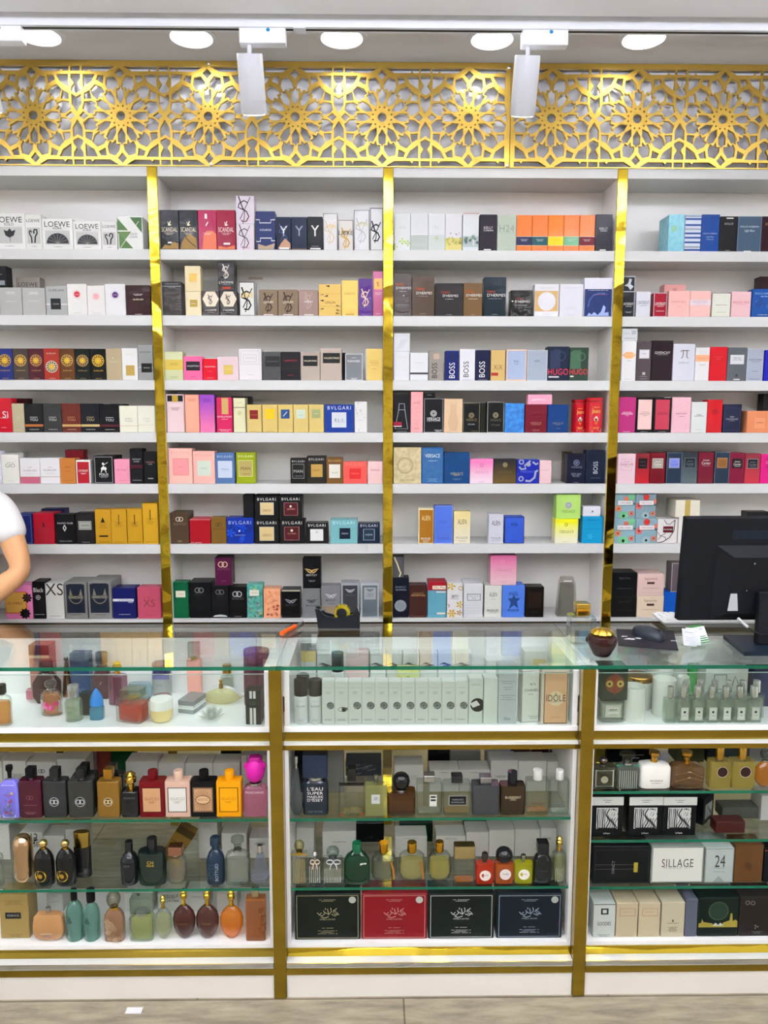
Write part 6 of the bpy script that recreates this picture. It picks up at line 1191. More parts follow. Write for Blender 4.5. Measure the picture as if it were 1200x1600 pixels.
tumbler(983, 1024, 1061, 1111, 'white candle jar with broad gold lid', 'm:#c09040')
tumbler(1025, 1060, 1066, 1122, 'white candle jar behind the silver capped bottles')
tumbler(1017, 1057, 1044, 1102, 'tall open empty white candle jar at back', hollow=True)
tumbler(1059, 1078, 1060, 1111, 'small white candle jar beside the green bottle')
BL = [R(.24, .12, .8, .66, '#e4e6dc'), Fr(.28, .16, .76, .62, 'dg', .012), R(.43, .42, .6, .52, 'k'), Ln(.32, .26, 'dg', 1, .52)]
sb = [(1039, 1057, []), (1058, 1079.5, BL), (1080.5, 1101.5, BL), (1102.5, 1123.5, BL), (1124.5, 1145.5, BL), (1146.5, 1167.5, BL), (1168.5, 1190.5, BL)]
LN = ['unlabelled, leftmost of', 'second of', 'third of', 'fourth of', 'fifth of', 'sixth of', 'rightmost of']
bottles('the front row in right tray', 'silver capped clear bottles, front row', 0, ZTf, [(a, b, 1075, 'sq', CG, 'm:#dcdede', 'clear square bottle with silver cap, '+LN[i], {'yb': 1136, 'liq': 'q:#e6ece2', 'lf': .86, 'cf': .3, 'cw': .5, 'dr': .8, 'marks': mk}) for i, (a, b, mk) in enumerate(sb)])
bottles('the back row in right tray', 'silver capped clear bottles, back row', 0, ZTf, [(a, a+21, 1066, 'sq', CG, 'm:#dcdede', 'clear square bottle with silver cap, '+lk, {'yb': 1122, 'liq': 'q:#e6ece2', 'lf': .86, 'cf': .32, 'cw': .5, 'dr': .8}) for a, lk in ((1063, 'first of'), (1085, 'second of'), (1107, 'third of'), (1129, 'fourth of'), (1151, 'fifth of'), (1173, 'last of'))])
bottles(PR, None, 0, ZTf, [(1075, 1091, 1040, 'st', 'l:#4c9c58', 'l:#3f9650', 'green bottle between white jars', {'yb': 1094, 'n': 2, 'cf': .36, 'cw': .95, 'nk': None})])
Yr = atZ(1130, 1104, ZTf).y; rbox(1100, 1166, 1045, ZTf, Yr+.0, .07, '#d4d9d2', [Fr(.2, .45, .5, .85, 'dg', .015), St([(.62, .5), (.7, .8), (.8, .55)], .02, 'dg'), Ln(.2, .5, 'dg', 2, .3)], 'big white box behind the silver capped bottles in right tray', .0)
rbox(1176, 1214, 1048, ZTf, atZ(1190, 1104, ZTf).y, .06, '#132b5e', [], 'dark blue box at right edge behind silver capped bottles')

# ---------------------------------------------------------------- glass shelves below the trays
YF = YI+.012
def lower(i, k): return (LEV[i]+[ZBOT])[k]+.0004
LN_ = ['upper glass shelf', 'middle glass shelf', 'lower glass shelf', 'bottom']
def plc(i, k): return ', %s, %s counter' % ((['upper glass shelf', 'lower glass shelf', 'bottom'] if i < 2 else ['upper glass shelf', 'middle glass shelf', 'lower glass shelf', 'bottom'])[k], CN[i])
def bots(i, k, items): bottles(plc(i, k), 'perfume bottles '+plc(i, k), YF, lower(i, k), items)
W_ = '#dedfd8'
# left counter, upper shelf
FLORA = [R(.18, .02, .82, .9, '#e6e2d0'), Scat(lambda u, v, r, c: Fl(u, v, r, c, 6), 16, ['#a83040', '#c04858', '#d8c060'], 4, .26, .74, .1, .82, .05, .09), Scat(lambda u, v, r, c: St([(u, v), (u+.06, v+.1)], .03, c), 12, ['#5a7a4c'], 9, .26, .7, .05, .7)]
bots(0, 0, [
 (0, 30, 1200, 'sh2', 'l:#6f6cc8', 'k', 'lilac bottle with floral panel and black cap', {'n': 7, 'cf': .24, 'cw': .36, 'marks': FLORA, 'cs': 'fl'}),
 (30.5, 66, 1203, 'sq', 'l:#3f0c20', 'k', 'wine red rectangular bottle with black cap', {'cf': .2, 'cw': .38, 'cs': 'bx', 'marks': [Rings(.5, .55, .1, '#7a4050'), Ln(.35, .6, '#a07080', 1), Ln(.15, .5, '#a07080', 2)]}),
 (67.5, 104.5, 1204, 'sq', 'l:#26292a', 'l:#1c1e20', 'charcoal bottle with silver band and ring emblem', {'cf': .2, 'cw': .38, 'cs': 'bx', 'marks': GUI('l:#1a1c1e', '#c4c6c8')}),
 (106.5, 146.5, 1204, 'sq', 'l:#2a2c28', 'l:#17191a', 'black topped charcoal bottle with ring emblem', {'cf': .2, 'cw': .34, 'cs': 'bx', 'marks': [R(0, .65, 1, 1, '#0d0f10')]+GUI('l:#0c0e0f', '#c4c6c8')}),
 (114, 150, 1197, 'sq', 'l:#101213', 'l:#101213', 'black bottle hidden behind the black topped one', {'b': .05, 'cf': .18, 'cw': .34, 'cs': 'bx'}),
 (152.5, 187.5, 1204, 'sq', 'l:#76551a', 'm:#c09038', 'gold brown bottle with ring emblem', {'cf': .21, 'cw': .4, 'cs': 'bx', 'marks': GUI('l:#4c3410', '#e4d8b4')}),
 (158, 193, 1197, 'sq', 'l:#121314', 'l:#1c1c1c', 'black bottle hidden behind the gold brown one', {'b': .05, 'cf': .18, 'cw': .34, 'cs': 'bx'}),
 (189, 217, 1211, 'sq', 'l:#101315', 'm:#d0b050', 'black bottle with ornate gold stopper', {'cf': .38, 'cw': .62, 'cs': 'cr', 'nk': 'g', 'dr': .8, 'marks': [T('GUCCI', .78, .62, '#6a6c70', sp=.1)]}),
 (218.5, 257.5, 1208, 'st', 'd:#7c1420', 'd:#7c1420', 'dark red square bottle with beige label', {'n': 14, 'cf': .2, 'cw': .38, 'nk': None, 'marks': SQF(0, '#d0a47c', '#7a4a30', '#4a0c14')}),
 (258.5, 297.5, 1208, 'st', 'd:#dab8a4', 'd:#e0c2ae', 'pale pink square bottle with white label', {'n': 14, 'cf': .2, 'cw': .38, 'nk': None, 'marks': SQF(0, '#e8e8e2', '#8a8a84')}),
 (298.5, 337.5, 1208, 'st', 'd:#101012', 'd:#101012', 'black square bottle with oval sunburst label', {'n': 14, 'cf': .2, 'cw': .38, 'nk': None, 'marks': [R(.1, .14, .9, .84, '#8a7058'), R(.15, .18, .85, .8, '#c8a07a')]+[St([(.5, .48), (.5+.34*math.cos(a*.3), .48+.3*math.sin(a*.3))], .012, '#5a3c28') for a in range(21)]+[C(.5, .5, .3, 'k', 24, .62), C(.5, .5, .275, '#dcb890', 24, .6), T('GUCCI', .51, .42, '#5a3c28', sp=.1)]}),
 (338.5, 377.5, 1208, 'st', 'd:#f0a810', 'd:#f2ac18', 'yellow square bottle with yellow label', {'n': 14, 'cf': .2, 'cw': .38, 'nk': None, 'marks': SQF(0, '#f2b018', '#a87408', '#4a3004')}),
 (380, 417, 1188, 'sh2', 'q:#dc8cac', 'd:#dd2fae', 'pink bottle with magenta bear head cap', {'cf': .43, 'cw': .84, 'cs': 'ba', 'n': 5, 'marks': [T('MOSCHINO', .8, .78, '#f0dce4')], 'extra': lambda t, w, d, bh, ch, nh: [MB().loft([(0, .5), (.5, 1), (1, .5)], w*.26, w*.14, w*.26, mat('d:#dd2fae'), 2, 16).build('ear', parent=t, loc=(s_*w*.36, -.004, bh+nh+ch*.56)) for s_ in (-1, 1)]+[MB().loft([(0, 1), (.8, .95), (1, .8)], w*.56, w*.5, ch*.24, mat('d:#c81f9c'), 4, 24).build('hat', parent=t, loc=(0, 0, bh+nh+ch*.82))]}),
])
def carts(i, k, items, b=.14): row(plc(i, k), 'cartons '+plc(i, k), YF+b, lower(i, k), [(a, c, d, e, f, g, dict({'gx': 1, 'd': .065 if b < .2 else .03}, **(h[0] if h else {}))) for a, c, d, e, f, g, *h in items], gap=.0006, name='tester_carton', cat='carton')
carts(0, 0, [
 (-20, 6, 1190, W_, 'white carton cut by left edge', []),
 (7, 43, 1189, W_, 'white carton with fine print behind lilac bottle', [Ln(.6, .5, 'dg', 6, .62)]),
 (44, 90, 1191, W_, 'white carton with ring emblem', [Rings(.5, .72, .07, 'k')]),
 (92, 136, 1186, W_, 'plain white carton behind black topped bottle', []),
 (198, 248, 1190, W_, 'white carton behind ornate stopper', []),
 (249, 290, 1192, W_, 'white carton behind pale pink bottle', []), (290.6, 333, 1192, W_, 'white carton behind black square bottle', []), (333.6, 376, 1192, W_, 'white carton behind yellow bottle', []),
 (378, 420, 1180, '#d8d9d4', 'white carton behind the bear bottle', [Ri(.5, .92, .3, 'dg', .06)]),
])
carts(0, 0, [
 (90, 104, 1174, '#4a3424', 'dark brown box at the back', []), (105, 121, 1174, '#b07868', 'salmon striped box at the back', [R(.3, 0, .5, 1, '#d8b8a8')]),
 (122, 152, 1173, '#b49aa0', 'mauve box with violet flowers at the back', [Scat(lambda u, v, r, c: Fl(u, v, r*1.5, c, 6), 9, ['#6a6cb8', '#8c8cd0'], 3)]), (153, 174, 1173, '#a05448', 'brick red box at the back', []),
 (175, 212, 1172, '#14603a', 'emerald green box at the back', []), (346, 376, 1172, '#1c2a34', 'dark navy box at the back', []),
], b=.225)
# left counter, lower shelf
bots(0, 1, [
 (-14, 3, 1318, 'sh2', CG, 't:#e4e8e4', 'clear bottle cut by left edge', {'n': 2, 'liq': 'q:#e4e8e0'}),
 (17, 47, 1312, 'pill', 'm:#c8a884', 'm:#c8a884', 'rose gold capsule shaped bottle', {'n': 2, 'cf': 0, 'nk': None, 'marks': [R(.02, .585, .98, .6, '#f0e4d4')]}),
 (51, 82, 1318, 'sh', 'l:#0e0f10', 'm:#d8bc70', 'left black bottle with gold medallion and ball stopper', {'n': 2, 'cf': .17, 'cw': .42, 'cs': 'ba', 'nk': 'g', 'dr': .7, 'marks': [C(.4, .3, .3, 'gg', 24), Ri(.4, .3, .24, 'b', .1), C(.4, .3, .12, '#b08c28')]}),
 (85, 116, 1318, 'sh', 'l:#0e0f10', 'm:#d8bc70', 'right black bottle with gold medallion and ball stopper', {'n': 2, 'cf': .17, 'cw': .42, 'cs': 'ba', 'nk': 'g', 'dr': .7, 'marks': [C(.4, .3, .3, 'gg', 24), Ri(.4, .3, .24, 'b', .1), C(.4, .3, .12, '#b08c28')]}),
 (115, 141, 1303, 'st', 'l:#141516', 'm:#b0984c', 'tall black bottle with broad gold cap', {'n': 3, 'cf': .34, 'cw': .98, 'nk': None, 'cs': 'cy', 'b': .045, 'marks': [Ln(.16, .5, '#5a5a58', 2)]}),
 (185, 213.5, 1322, 'sh', 'l:#101418', 'l:#17191c', 'rounded black bottle with short black cap', {'n': 2, 'cf': .22, 'cw': .42, 'marks': [R(.05, .4, .95, .405, '#3a4048'), T('BOSS', .66, .3, '#5a6068')]}),
 (214.5, 257.5, 1316, 'st', 'q:#2c4a44', 'l:#15171a', 'squat bottle with black upper half and gold letters', {'n': 2.5, 'cf': .28, 'cw': .36, 'nk': None, 'marks': [R(.0, .42, 1, .99, '#111315'), T('CH', .74, .22, 'gg'), T('PRIVE', .64, .26, 'gg')], 'dr': .6}),
 (259, 290, 1325, 'nm', CG, 'm:#b08068', 'clear cut glass bottle with copper tag', {'n': 6, 'liq': 'q:#c8b8a8', 'lf': .8, 'cf': .22, 'cw': .7, 'cs': 'bx'}),
 (321, 350, 1314, 'sh', 'l:#15293c', 'l:#1a2c3e', 'navy flask bottle with sideways lettering', {'n': 2, 'cf': .26, 'cw': .56, 'cs': 'pu', 'dr': .8, 'nk': None, 'marks': [Ln(.5, .0001, 's'), T('BOTTLED', .4, .52, '#a8b4c0', .62, 90), T('BOSS', .4, .5, '#2c4660', .34, 90)]}),
 (351.5, 390, 1314, 'sh2', CG, 't:#dfe6e2', 'clear round shouldered bottle with disc stopper', {'n': 4, 'liq': 'q:#dfe4da', 'lf': .75, 'cf': .26, 'cw': .54, 'cs': 'fl', 'marks': [T('BVLGARI', .18, .55, '#8a928c')]}),
 (391, 423.5, 1325, 'td', 'q:#b4bccc', 'm:#d0d4d4', 'bluish wave shaped bottle at right end', {'n': 3, 'cf': .18, 'cw': .26, 'marks': [Ri(.5, .3, .44, '#8c9cc4', .06, e=.3)]}),
])
carts(0, 1, [
 (-16, 17, 1290, W_, 'tall white carton at left edge', [Ln(.9, .3, 'dg')]),
 (33, 69, 1301, W_, 'white carton with large black lettering', [T('212', .84, .55, 'k', k=1.3), T('VIP', .7, .5, 'k', k=1.3), T('ROSE', .57, .6, 'k', k=1.2)]),
 (69.6, 102, 1306, W_, 'plain white carton behind medallion bottles', []), (104, 133, 1296, W_, 'white carton behind tall gold cap bottle', [Ln(.9, .5, 's', 3)]),
 (311, 341, 1285, '#d8dad4', 'pale carton behind the navy flask', [Ln(.92, .5, 's', 3)]), (347, 386, 1302, W_, 'white carton behind disc stopper bottle', []), (390, 424, 1310, W_, 'white carton behind wave shaped bottle', [Ln(.78, .5, 'dg', 4)]),
])
# leaning carton
z0 = lower(0, 1); p = atY(283, 1330, YF+.10)
cb = carton('perfume_box', p.x-.028, p.x+.028, z0+.001, z0+.128, YF+.095, .03, '#8c7238', [R(0, .56, 1, .575, 'k'), R(0, .32, 1, .335, 'k'), T('GUESS', .49, .7, '#4a3a14', sp=.1), T('DARE', .4, .76, '#4a3a14', k=1.2), R(0, .8, 1, 1, '#4a3c1c')], 'gold box leaning steeply with black bands'+plc(0, 1), 'perfume box', 'cartons '+plc(0, 1))
cb.rotation_euler = (0, math.radians(33), 0); cb.location = (p.x-.045, YF+.095, z0+.0165)
# left counter, bottom
bots(0, 2, [
 (50, 99, 1423, 'nm', 'l:#a87c50', 'm:#b8b8b4', 'flat round tan bottle with small white label', {'n': 5, 'cf': .14, 'cw': .16, 'dr': .35, 'marks': [R(.28, .04, .66, .34, '#e4e4dc'), St([(.34, .2), (.5, .26), (.6, .16)], .02, '#3a5a8c')]}),
 (100, 127, 1398, 'sh', 'q:#7fb4a8', 'k', 'left teal glass bottle with black sprayer', {'n': 2, 'cf': .2, 'cw': .38, 'marks': [T('&', .6, .34, '#204038', .36)]}),
 (127.6, 153, 1397, 'sh', 'q:#7fb4a8', 'k', 'right teal glass bottle with black cap', {'n': 2, 'cf': .24, 'cw': .52, 'marks': [T('&', .6, .34, '#204038', .4), Ln(.5, .3, '#3a6058')]}),
 (162, 193, 1399, 'sh', 'l:#7c5c44', 't:#dcd8cc', 'brown bottle with star lattice pattern and ball stopper', {'n': 4, 'cf': .3, 'cw': .7, 'cs': 'ba', 'nk': 'g', 'marks': [Scat(lambda u, v, r, c: Fl(u, v, .16, c, 6), 13, ['#c4ac8c', '#b89c7c'], 12, .2, .8, .08, .7)]}),
 (201, 239, 1407, 'sh2', CG, 't:#e0e8e0', 'broad clear bottle with glass block stopper', {'n': 4, 'liq': 'q:#d2d890', 'lf': .9, 'cf': .34, 'cw': .86, 'cs': 'bx'}),
 (240, 268, 1405, 'eg', CG, 'm:#c8b050', 'round clear bottle with slim gold neck', {'n': 2, 'liq': 'q:#dfe0b0', 'cf': .26, 'cw': .3, 'cs': 'cr', 'nk': 'g', 'dr': .7}),
 (268.6, 304, 1395, 'eg', 'l:#3c1c16', 'm:#d2b040', 'left dark brown oval bottle with gold stopper', {'n': 2, 'cf': .3, 'cw': .3, 'cs': 'cr', 'nk': 'g', 'dr': .6, 'marks': [T('rebelle', .54, .4, '#8c6a50')]}),
 (304.6, 341, 1395, 'eg', 'l:#40201a', 'm:#d2b040', 'right dark brown oval bottle with gold stopper', {'n': 2, 'cf': .3, 'cw': .3, 'cs': 'cr', 'nk': 'g', 'dr': .6, 'marks': [T('rebelle', .54, .4, '#8c6a50')]}),
 (342.5, 379, 1395, 'eg', 'q:#f09420', 'm:#d2b040', 'bright orange oval bottle with gold stopper', {'n': 2, 'cf': .32, 'cw': .32, 'cs': 'cr', 'nk': 'g', 'dr': .6, 'marks': [T('rumeur', .5, .5, '#a85c10')]}),
 (384, 415, 1391, 'st', 'q:#c07c44', 'm:#b0a488', 'tall amber rectangular bottle with sideways script', {'n': 9, 'cf': .16, 'cw': .36, 'cs': 'bx', 'marks': [Fr(0, 0, 1, 1, '#d8c8a8', .06), T('Cavalli', .5, .6, '#8a4c20', .85, 90)]}),
])
carts(0, 2, [
 (2, 47, 1398, '#a8925c', 'gold beige box with black label', [Ln(.86, .6, '#6a5a30', 3), R(.2, .46, .74, .6, '#2c2c28'), T('ESSENCE', .53, .4, 's', .47), Ln(.1, .5, '#6a5a30', 2)], {'b': -.12, 'd': .06}),
 (60, 99, 1397, W_, 'white carton behind tan bottle', [Ln(.9, .4, 's', 2), Ln(.6, .6, 's', 2)]), (195, 239, 1396, W_, 'white carton behind broad clear bottle', [C(.5, .95, .06, 'dg')]),
 (247, 286, 1396, W_, 'white carton with black capitals', [T('VERSACE', .87, .66, 'dg'), Ln(.78, .5, 'dg', 2), T('241966', .6, .5, 'dg', .6)]), (290, 326, 1396, W_, 'white carton with fine print', [Ln(.85, .5, 's', 3)]), (339, 371, 1396, '#d4d5cf', 'white carton behind orange bottle', []),
])
# middle counter, upper shelf
def nozzle(px_): pass
bots(1, 0, [
 (445.5, 473, 1185, 'td', 'q:#6c7a7c', 'm:#b8bcbc', 'tall tapering smoky glass bottle with silver sprayer', {'n': 2, 'cf': .17, 'cw': .3, 'cs': 'pu', 'dr': .7}),
 (472.5, 513, 1181, 'sh2', 'l:#16202c', 'l:#16263c', 'tall navy bottle with large white lettering', {'n': 4, 'cf': .38, 'cw': .96, 'nk': 's', 'cs': 'bx', 'b': .005, 'marks': [T("L'EAU", .76, .6, 'w', k=.8), T('SUPER', .64, .6, 'w', k=.8), T('MAJEURE', .535, .6, 'w', k=.9), T("D'ISSEY", .44, .6, 'w', k=.9), T('ISSEY MIYAKE', .11, .56, '#8a929c')]}),
 (530, 569, 1204, 'st', CG, 'l:#141210', 'rectangular bottle with olive yellow liquid and black cap', {'n': 9, 'liq': 'q:#b0a046', 'cf': .26, 'cw': .34, 'cs': 'bx', 'marks': [R(0, .9, 1, 1, '#17140f'), R(.02, 0, .18, .08, '#b05c20'), R(.84, 0, 1, .08, '#b05c20')]}),
 (570, 604.5, 1215, 'st', 'q:#b4b878', 'm:#7c8078', 'flat pale green bottle with small silver label', {'n': 9, 'cf': .17, 'cw': .22, 'cs': 'pu', 'dr': .4, 'marks': [R(.3, .4, .68, .7, '#c8ccc8'), Ln(.6, .2, 'dg', 3)]}),
 (605, 649.5, 1213, 'st', 'q:#6a3c14', 'l:#121214', 'dark amber bottle with huge round black cap', {'n': 7, 'cf': .4, 'cw': .62, 'cs': 'ba', 'marks': [R(0, .82, 1, 1, '#121212'), R(0, 0, 1, .14, '#17110c'), R(.0, .14, .08, .82, '#2c1c0c'), R(.92, .14, 1, .82, '#2c1c0c')]}),
 (651, 691, 1214, 'st', CG, 'm:#b8bcba', 'clear square bottle with flat silver cap', {'n': 9, 'liq': 'q:#c9ccb4', 'cf': .15, 'cw': .44, 'cs': 'bx', 'nk': 's', 'marks': [R(.5, .3, .78, .66, '#d8dcd4'), R(.54, .56, .74, .62, 'dg'), R(.54, .46, .74, .52, 'dg')]}),
 (692.5, 736, 1216, 'st', CG, 'l:#1c1c1e', 'clear amber bottle with black plate', {'n': 9, 'liq': 'q:#cfb47c', 'cf': .16, 'cw': .4, 'cs': 'bx', 'nk': 's', 'marks': [Fr(.2, .34, .84, .66, '#b8b8b0', .02), R(.22, .36, .82, .64, '#15171a'), T('NARCISO', .53, .4, 's', .52), T('RODRIGUEZ', .44, .46, 's', .52)]}),
 (737.5, 780.5, 1217, 'st', 'l:#34373a', 'm:#a0a4a6', 'solid dark grey square bottle with silver cap', {'n': 9, 'cf': .16, 'cw': .42, 'cs': 'bx', 'nk': 's'}),
 (781.5, 821, 1210, 'st', 'l:#2a1e10', 'l:#15171e', 'dark brown bottle tapering up with pale capitals', {'n': 7, 'cf': .3, 'cw': .38, 'cs': 'cy', 'nk': None, 'marks': [T('BURBERRY', .62, .62, '#d0c4a4', k=1.1), T('HERO', .54, .24, '#d0c4a4')]}),
 (822, 859, 1207, 'st', CG, 'd:#e4e4de', 'rectangular bottle with amber liquid and white cap', {'n': 5, 'liq': 'q:#d29c54', 'lf': .88, 'cf': .22, 'cw': .4, 'cs': 'cy', 'nk': None, 'marks': [Ln(.36, .6, '#8a5a28', 2), Ln(.22, .4, '#8a5a28'), Ln(.1, .8, 'k')]}),
 (860, 898.5, 1206, 'st', CG, 'd:#e4e6e2', 'rectangular bottle with pale mint liquid and white cap', {'n': 5, 'liq': 'q:#ccdccc', 'lf': .88, 'cf': .22, 'cw': .4, 'cs': 'cy', 'nk': None, 'marks': [Ln(.36, .6, '#7a8a80', 2), Ln(.22, .4, '#7a8a80')]}),
])
carts(1, 0, [
 (450, 498, 1170, '#16222e', 'tall dark navy box behind tapering bottle', []), (499, 537, 1172, '#9a9c98', 'grey box behind the navy bottle', []),
 (540, 596, 1193, '#3a4048', 'grey marbled box lying flat on top', [Scat(lambda u, v, r, c: St([(u, v), (u+.2, v+.12)], .02, c), 12, ['#8a9094', '#6a7074'], 3, .02, .75, .1, .8)], {'z': lower(1, 0)+.058, 'b': -.01, 'd': .075}),
 (541, 572, 1226, '#c8b8a4', 'beige box carrying the grey marbled box', []), (573, 596, 1226, '#bdbcae', 'pale box beside the beige box under marbled one', []),
 (616, 661, 1195, W_, 'white carton behind the round black cap', [Ln(.6, .3, 's', 4, .7)]),
 (671, 717, 1203, W_, 'white carton with centred fine print', [Ln(.88, .3, 'dg')]), (717.6, 765, 1203, W_, 'white carton behind dark grey bottle', [Ln(.88, .3, 'dg')]),
 (766, 808, 1188, W_, 'taller white carton behind the pale capitals bottle', [Ln(.5, .5, 'dg', 2, .4)]), (808.6, 853, 1189, W_, 'white carton behind the amber liquid bottle', []), (853.6, 893, 1190, W_, 'white carton behind the mint liquid bottle', []),
])
carts(1, 0, [
 (669, 702, 1170, '#15181c', 'black box at the back', []), (703, 750, 1173, '#a4a7a4', 'grey white box at the back', []), (758, 798, 1176, '#b8bab6', 'pale box at the back', []),
 (799, 827, 1170, '#6a4a44', 'brown box at the back', []), (830, 856, 1170, '#5a2428', 'maroon box at the back', []), (858, 890, 1171, '#7c6a70', 'mauve grey box at the back', []),
], b=.225)
# middle counter, lower shelf
GOLDN = dict(cf=.24, cw=.34, cs='cy', nk='g', dr=.6)
def drop_chain(t, w, d, bh, ch, nh): MB().tube([(w*.28, -d*.42, bh*.8), (w*.36, -d*.5, bh*.55), (w*.38, -d*.5, bh*.2)], .0035, mat('d:#a87838'), 8).build('leather_cord', parent=t)
bots(1, 1, [
 (446.5, 480, 1317, 'st', CG, 't:#e6dfb4', 'ribbed clear bottle with gold collar and glass knob', {'n': 8, 'liq': 'q:#dcd4a4', 'cf': .24, 'cw': .66, 'cs': 'ba', 'nk': 'g', 'marks': [R(.12+.1*j, .06, .15+.1*j, .86, '#b8a878') for j in range(8)]+[R(0, .94, 1, 1, '#c0983c')]}),
 (481, 503, 1334, 'st', CG, 'm:#c8ccca', 'small ribbed clear bottle with beige ribbon', {'n': 8, 'liq': 'q:#dcdcd0', 'cf': .22, 'cw': .4, 'cs': 'cr', 'marks': [R(.12+.14*j, .1, .16+.14*j, .8, '#b4b8ac') for j in range(6)]}),
 (504, 535.5, 1328, 'st', CG, 't:#d4dcd8', 'wide ribbed clear bottle with pale grey ribbon', {'n': 8, 'liq': 'q:#d4d8cc', 'cf': .28, 'cw': .66, 'cs': 'ba', 'marks': [R(.08+.08*j, .1, .1+.08*j, .7, '#b8bcb0') for j in range(11)]}),
 (537, 578, 1322, 'sh', 'q:#0b5334', 'l:#0e5a3a', 'dark green flask with small white emblem', {'n': 3, 'cf': .22, 'cw': .36, 'cs': 'cy', 'nk': None, 'dr': .5, 'marks': [Pg([(.62, .64), (.74, .67), (.86, .66), (.86, .7), (.76, .72), (.64, .7)], 'w')]}),
 (579, 620, 1323, 'nm', CG, 'm:#c8962c', 'round clear bottle with grey liquid and leather cord', dict(GOLDN, n=2.5, liq='q:#8c9078', extra=drop_chain)),
 (622, 666, 1323, 'nm', CG, 'm:#c8962c', 'round clear bottle with yellow liquid and leather cord', dict(GOLDN, n=2.5, liq='q:#e0d48c', extra=drop_chain)),
 (668, 706.5, 1321, 'nm', CG, 'm:#c8962c', 'round clear bottle half yellow half dark', dict(GOLDN, n=2.5, liq='q:#d8ca70')),
 (709, 742.5, 1324, 'st', CG, 'm:#b8a878', 'square bottle with orange liquid and slanted metal cap', {'n': 7, 'liq': 'q:#e2861c', 'lf': .9, 'cf': .33, 'cw': .98, 'cs': 'bx', 'nk': None}),
 (743.5, 772.5, 1337, 'st', 'q:#e8401c', 'l:#2c2420', 'vermilion bottle with round white label', {'n': 4, 'cf': .3, 'cw': .34, 'cs': 'pu', 'marks': [C(.5, .44, .3, '#f0e8e0', 22), T('Twilly', .47, .34, '#2c3c5c')]}),
 (773.5, 803, 1329, 'st', 'q:#e07028', 'l:#121417', 'orange bottle with black bowler hat cap', {'n': 4, 'cf': .42, 'cw': .92, 'cs': 'ba', 'nk': None, 'marks': [C(.54, .48, .3, '#f0e8e0', 22), T('Twilly', .51, .34, '#2c3c5c', .54)]}),
 (804, 833, 1340, 'st', 'q:#d8d820', 'm:#8c9484', 'lemon yellow bottle with round white label', {'n': 4, 'cf': .24, 'cw': .3, 'cs': 'pu', 'marks': [C(.5, .48, .3, '#f0ece0', 22), T('Twilly', .51, .34, '#c04060')]}),
 (834, 863, 1320, 'sh', 'l:#121517', 'l:#101214', 'small black bottle with square black cap', {'n': 3, 'cf': .28, 'cw': .6, 'cs': 'bx', 'nk': None, 'dr': .7, 'marks': [Ln(.44, .5, '#4a5054')]}),
 (864, 892.5, 1313, 'sh2', CG, 'm:#d2b85c', 'fluted clear bottle with gold arch handle', {'n': 2, 'liq': 'q:#d4d4a0', 'cf': .28, 'cw': .5, 'cs': 'cr', 'nk': 'g', 'marks': [R(.2+.12*j, .05, .22+.12*j, .5, '#e8e8d8') for j in range(6)]}),
])
carts(1, 1, [
 (453, 491, 1294, W_, 'cream white carton at left end', []), (504, 556, 1299, W_, 'wide white carton with centred line', [Ln(.6, .4, 'dg')]),
 (617, 667, 1307, W_, 'white carton behind the yellow cord bottle', [Ln(.92, .5, 's', 2)]), (681, 727, 1306, W_, 'white carton behind half dark bottle', [Ln(.9, .5, 's', 3)]),
 (728, 763, 1300, W_, 'white carton behind vermilion bottle', []), (763.6, 803, 1297, W_, 'white carton behind bowler hat cap', []), (803.6, 843, 1296, W_, 'white carton behind lemon bottle', []), (843.6, 886, 1294, W_, 'white carton with black capitals', [R(.1, .74, .7, .9, '#e4e4de'), T('VINTE', .62, .5, 'k', .4, k=1.3)]),
])
carts(1, 1, [(544, 600, 1286, '#14181c', 'black box at the back', []), (624, 676, 1286, '#1c3a2c', 'dark green box at the back', []), (724, 800, 1287, '#2c2a28', 'dark rounded box at the back', []), (803, 822, 1287, '#c8b478', 'pale gold box at the back', []), (823, 852, 1287, '#0e4c60', 'petrol blue box at the back', [])], b=.225)
# ribbons on the two ribbed bottles
for pc, wd, c_, lk in ((492, .013, '#dcc8b4', 'beige ribbon bow tied at the small ribbed bottle, lower glass shelf'), (521, .02, '#c4ccd0', 'pale grey ribbon bow tied at the wide ribbed bottle, lower glass shelf')):
    q0 = atY(pc, 1347, YF-.006); mb = MB()
    for sg in (-1, 1):
        mb.tube([(q0.x+sg*(wd*.52-wd*.5*math.cos(a*.6283)), q0.y, q0.z+.0065*math.sin(a*.6283)+sg*0) for a in range(10)], .0014, mat('d:'+c_), 6, closed=True)
        mb.tube([(q0.x, q0.y, q0.z), (q0.x+sg*wd*.4, q0.y-.001, q0.z-.01), (q0.x+sg*wd*.5, q0.y, q0.z-.022)], .0016, mat('d:'+c_), 6)
    tag(mb.build('ribbon'), lk, 'ribbon', 'ribbons on the ribbed bottles')
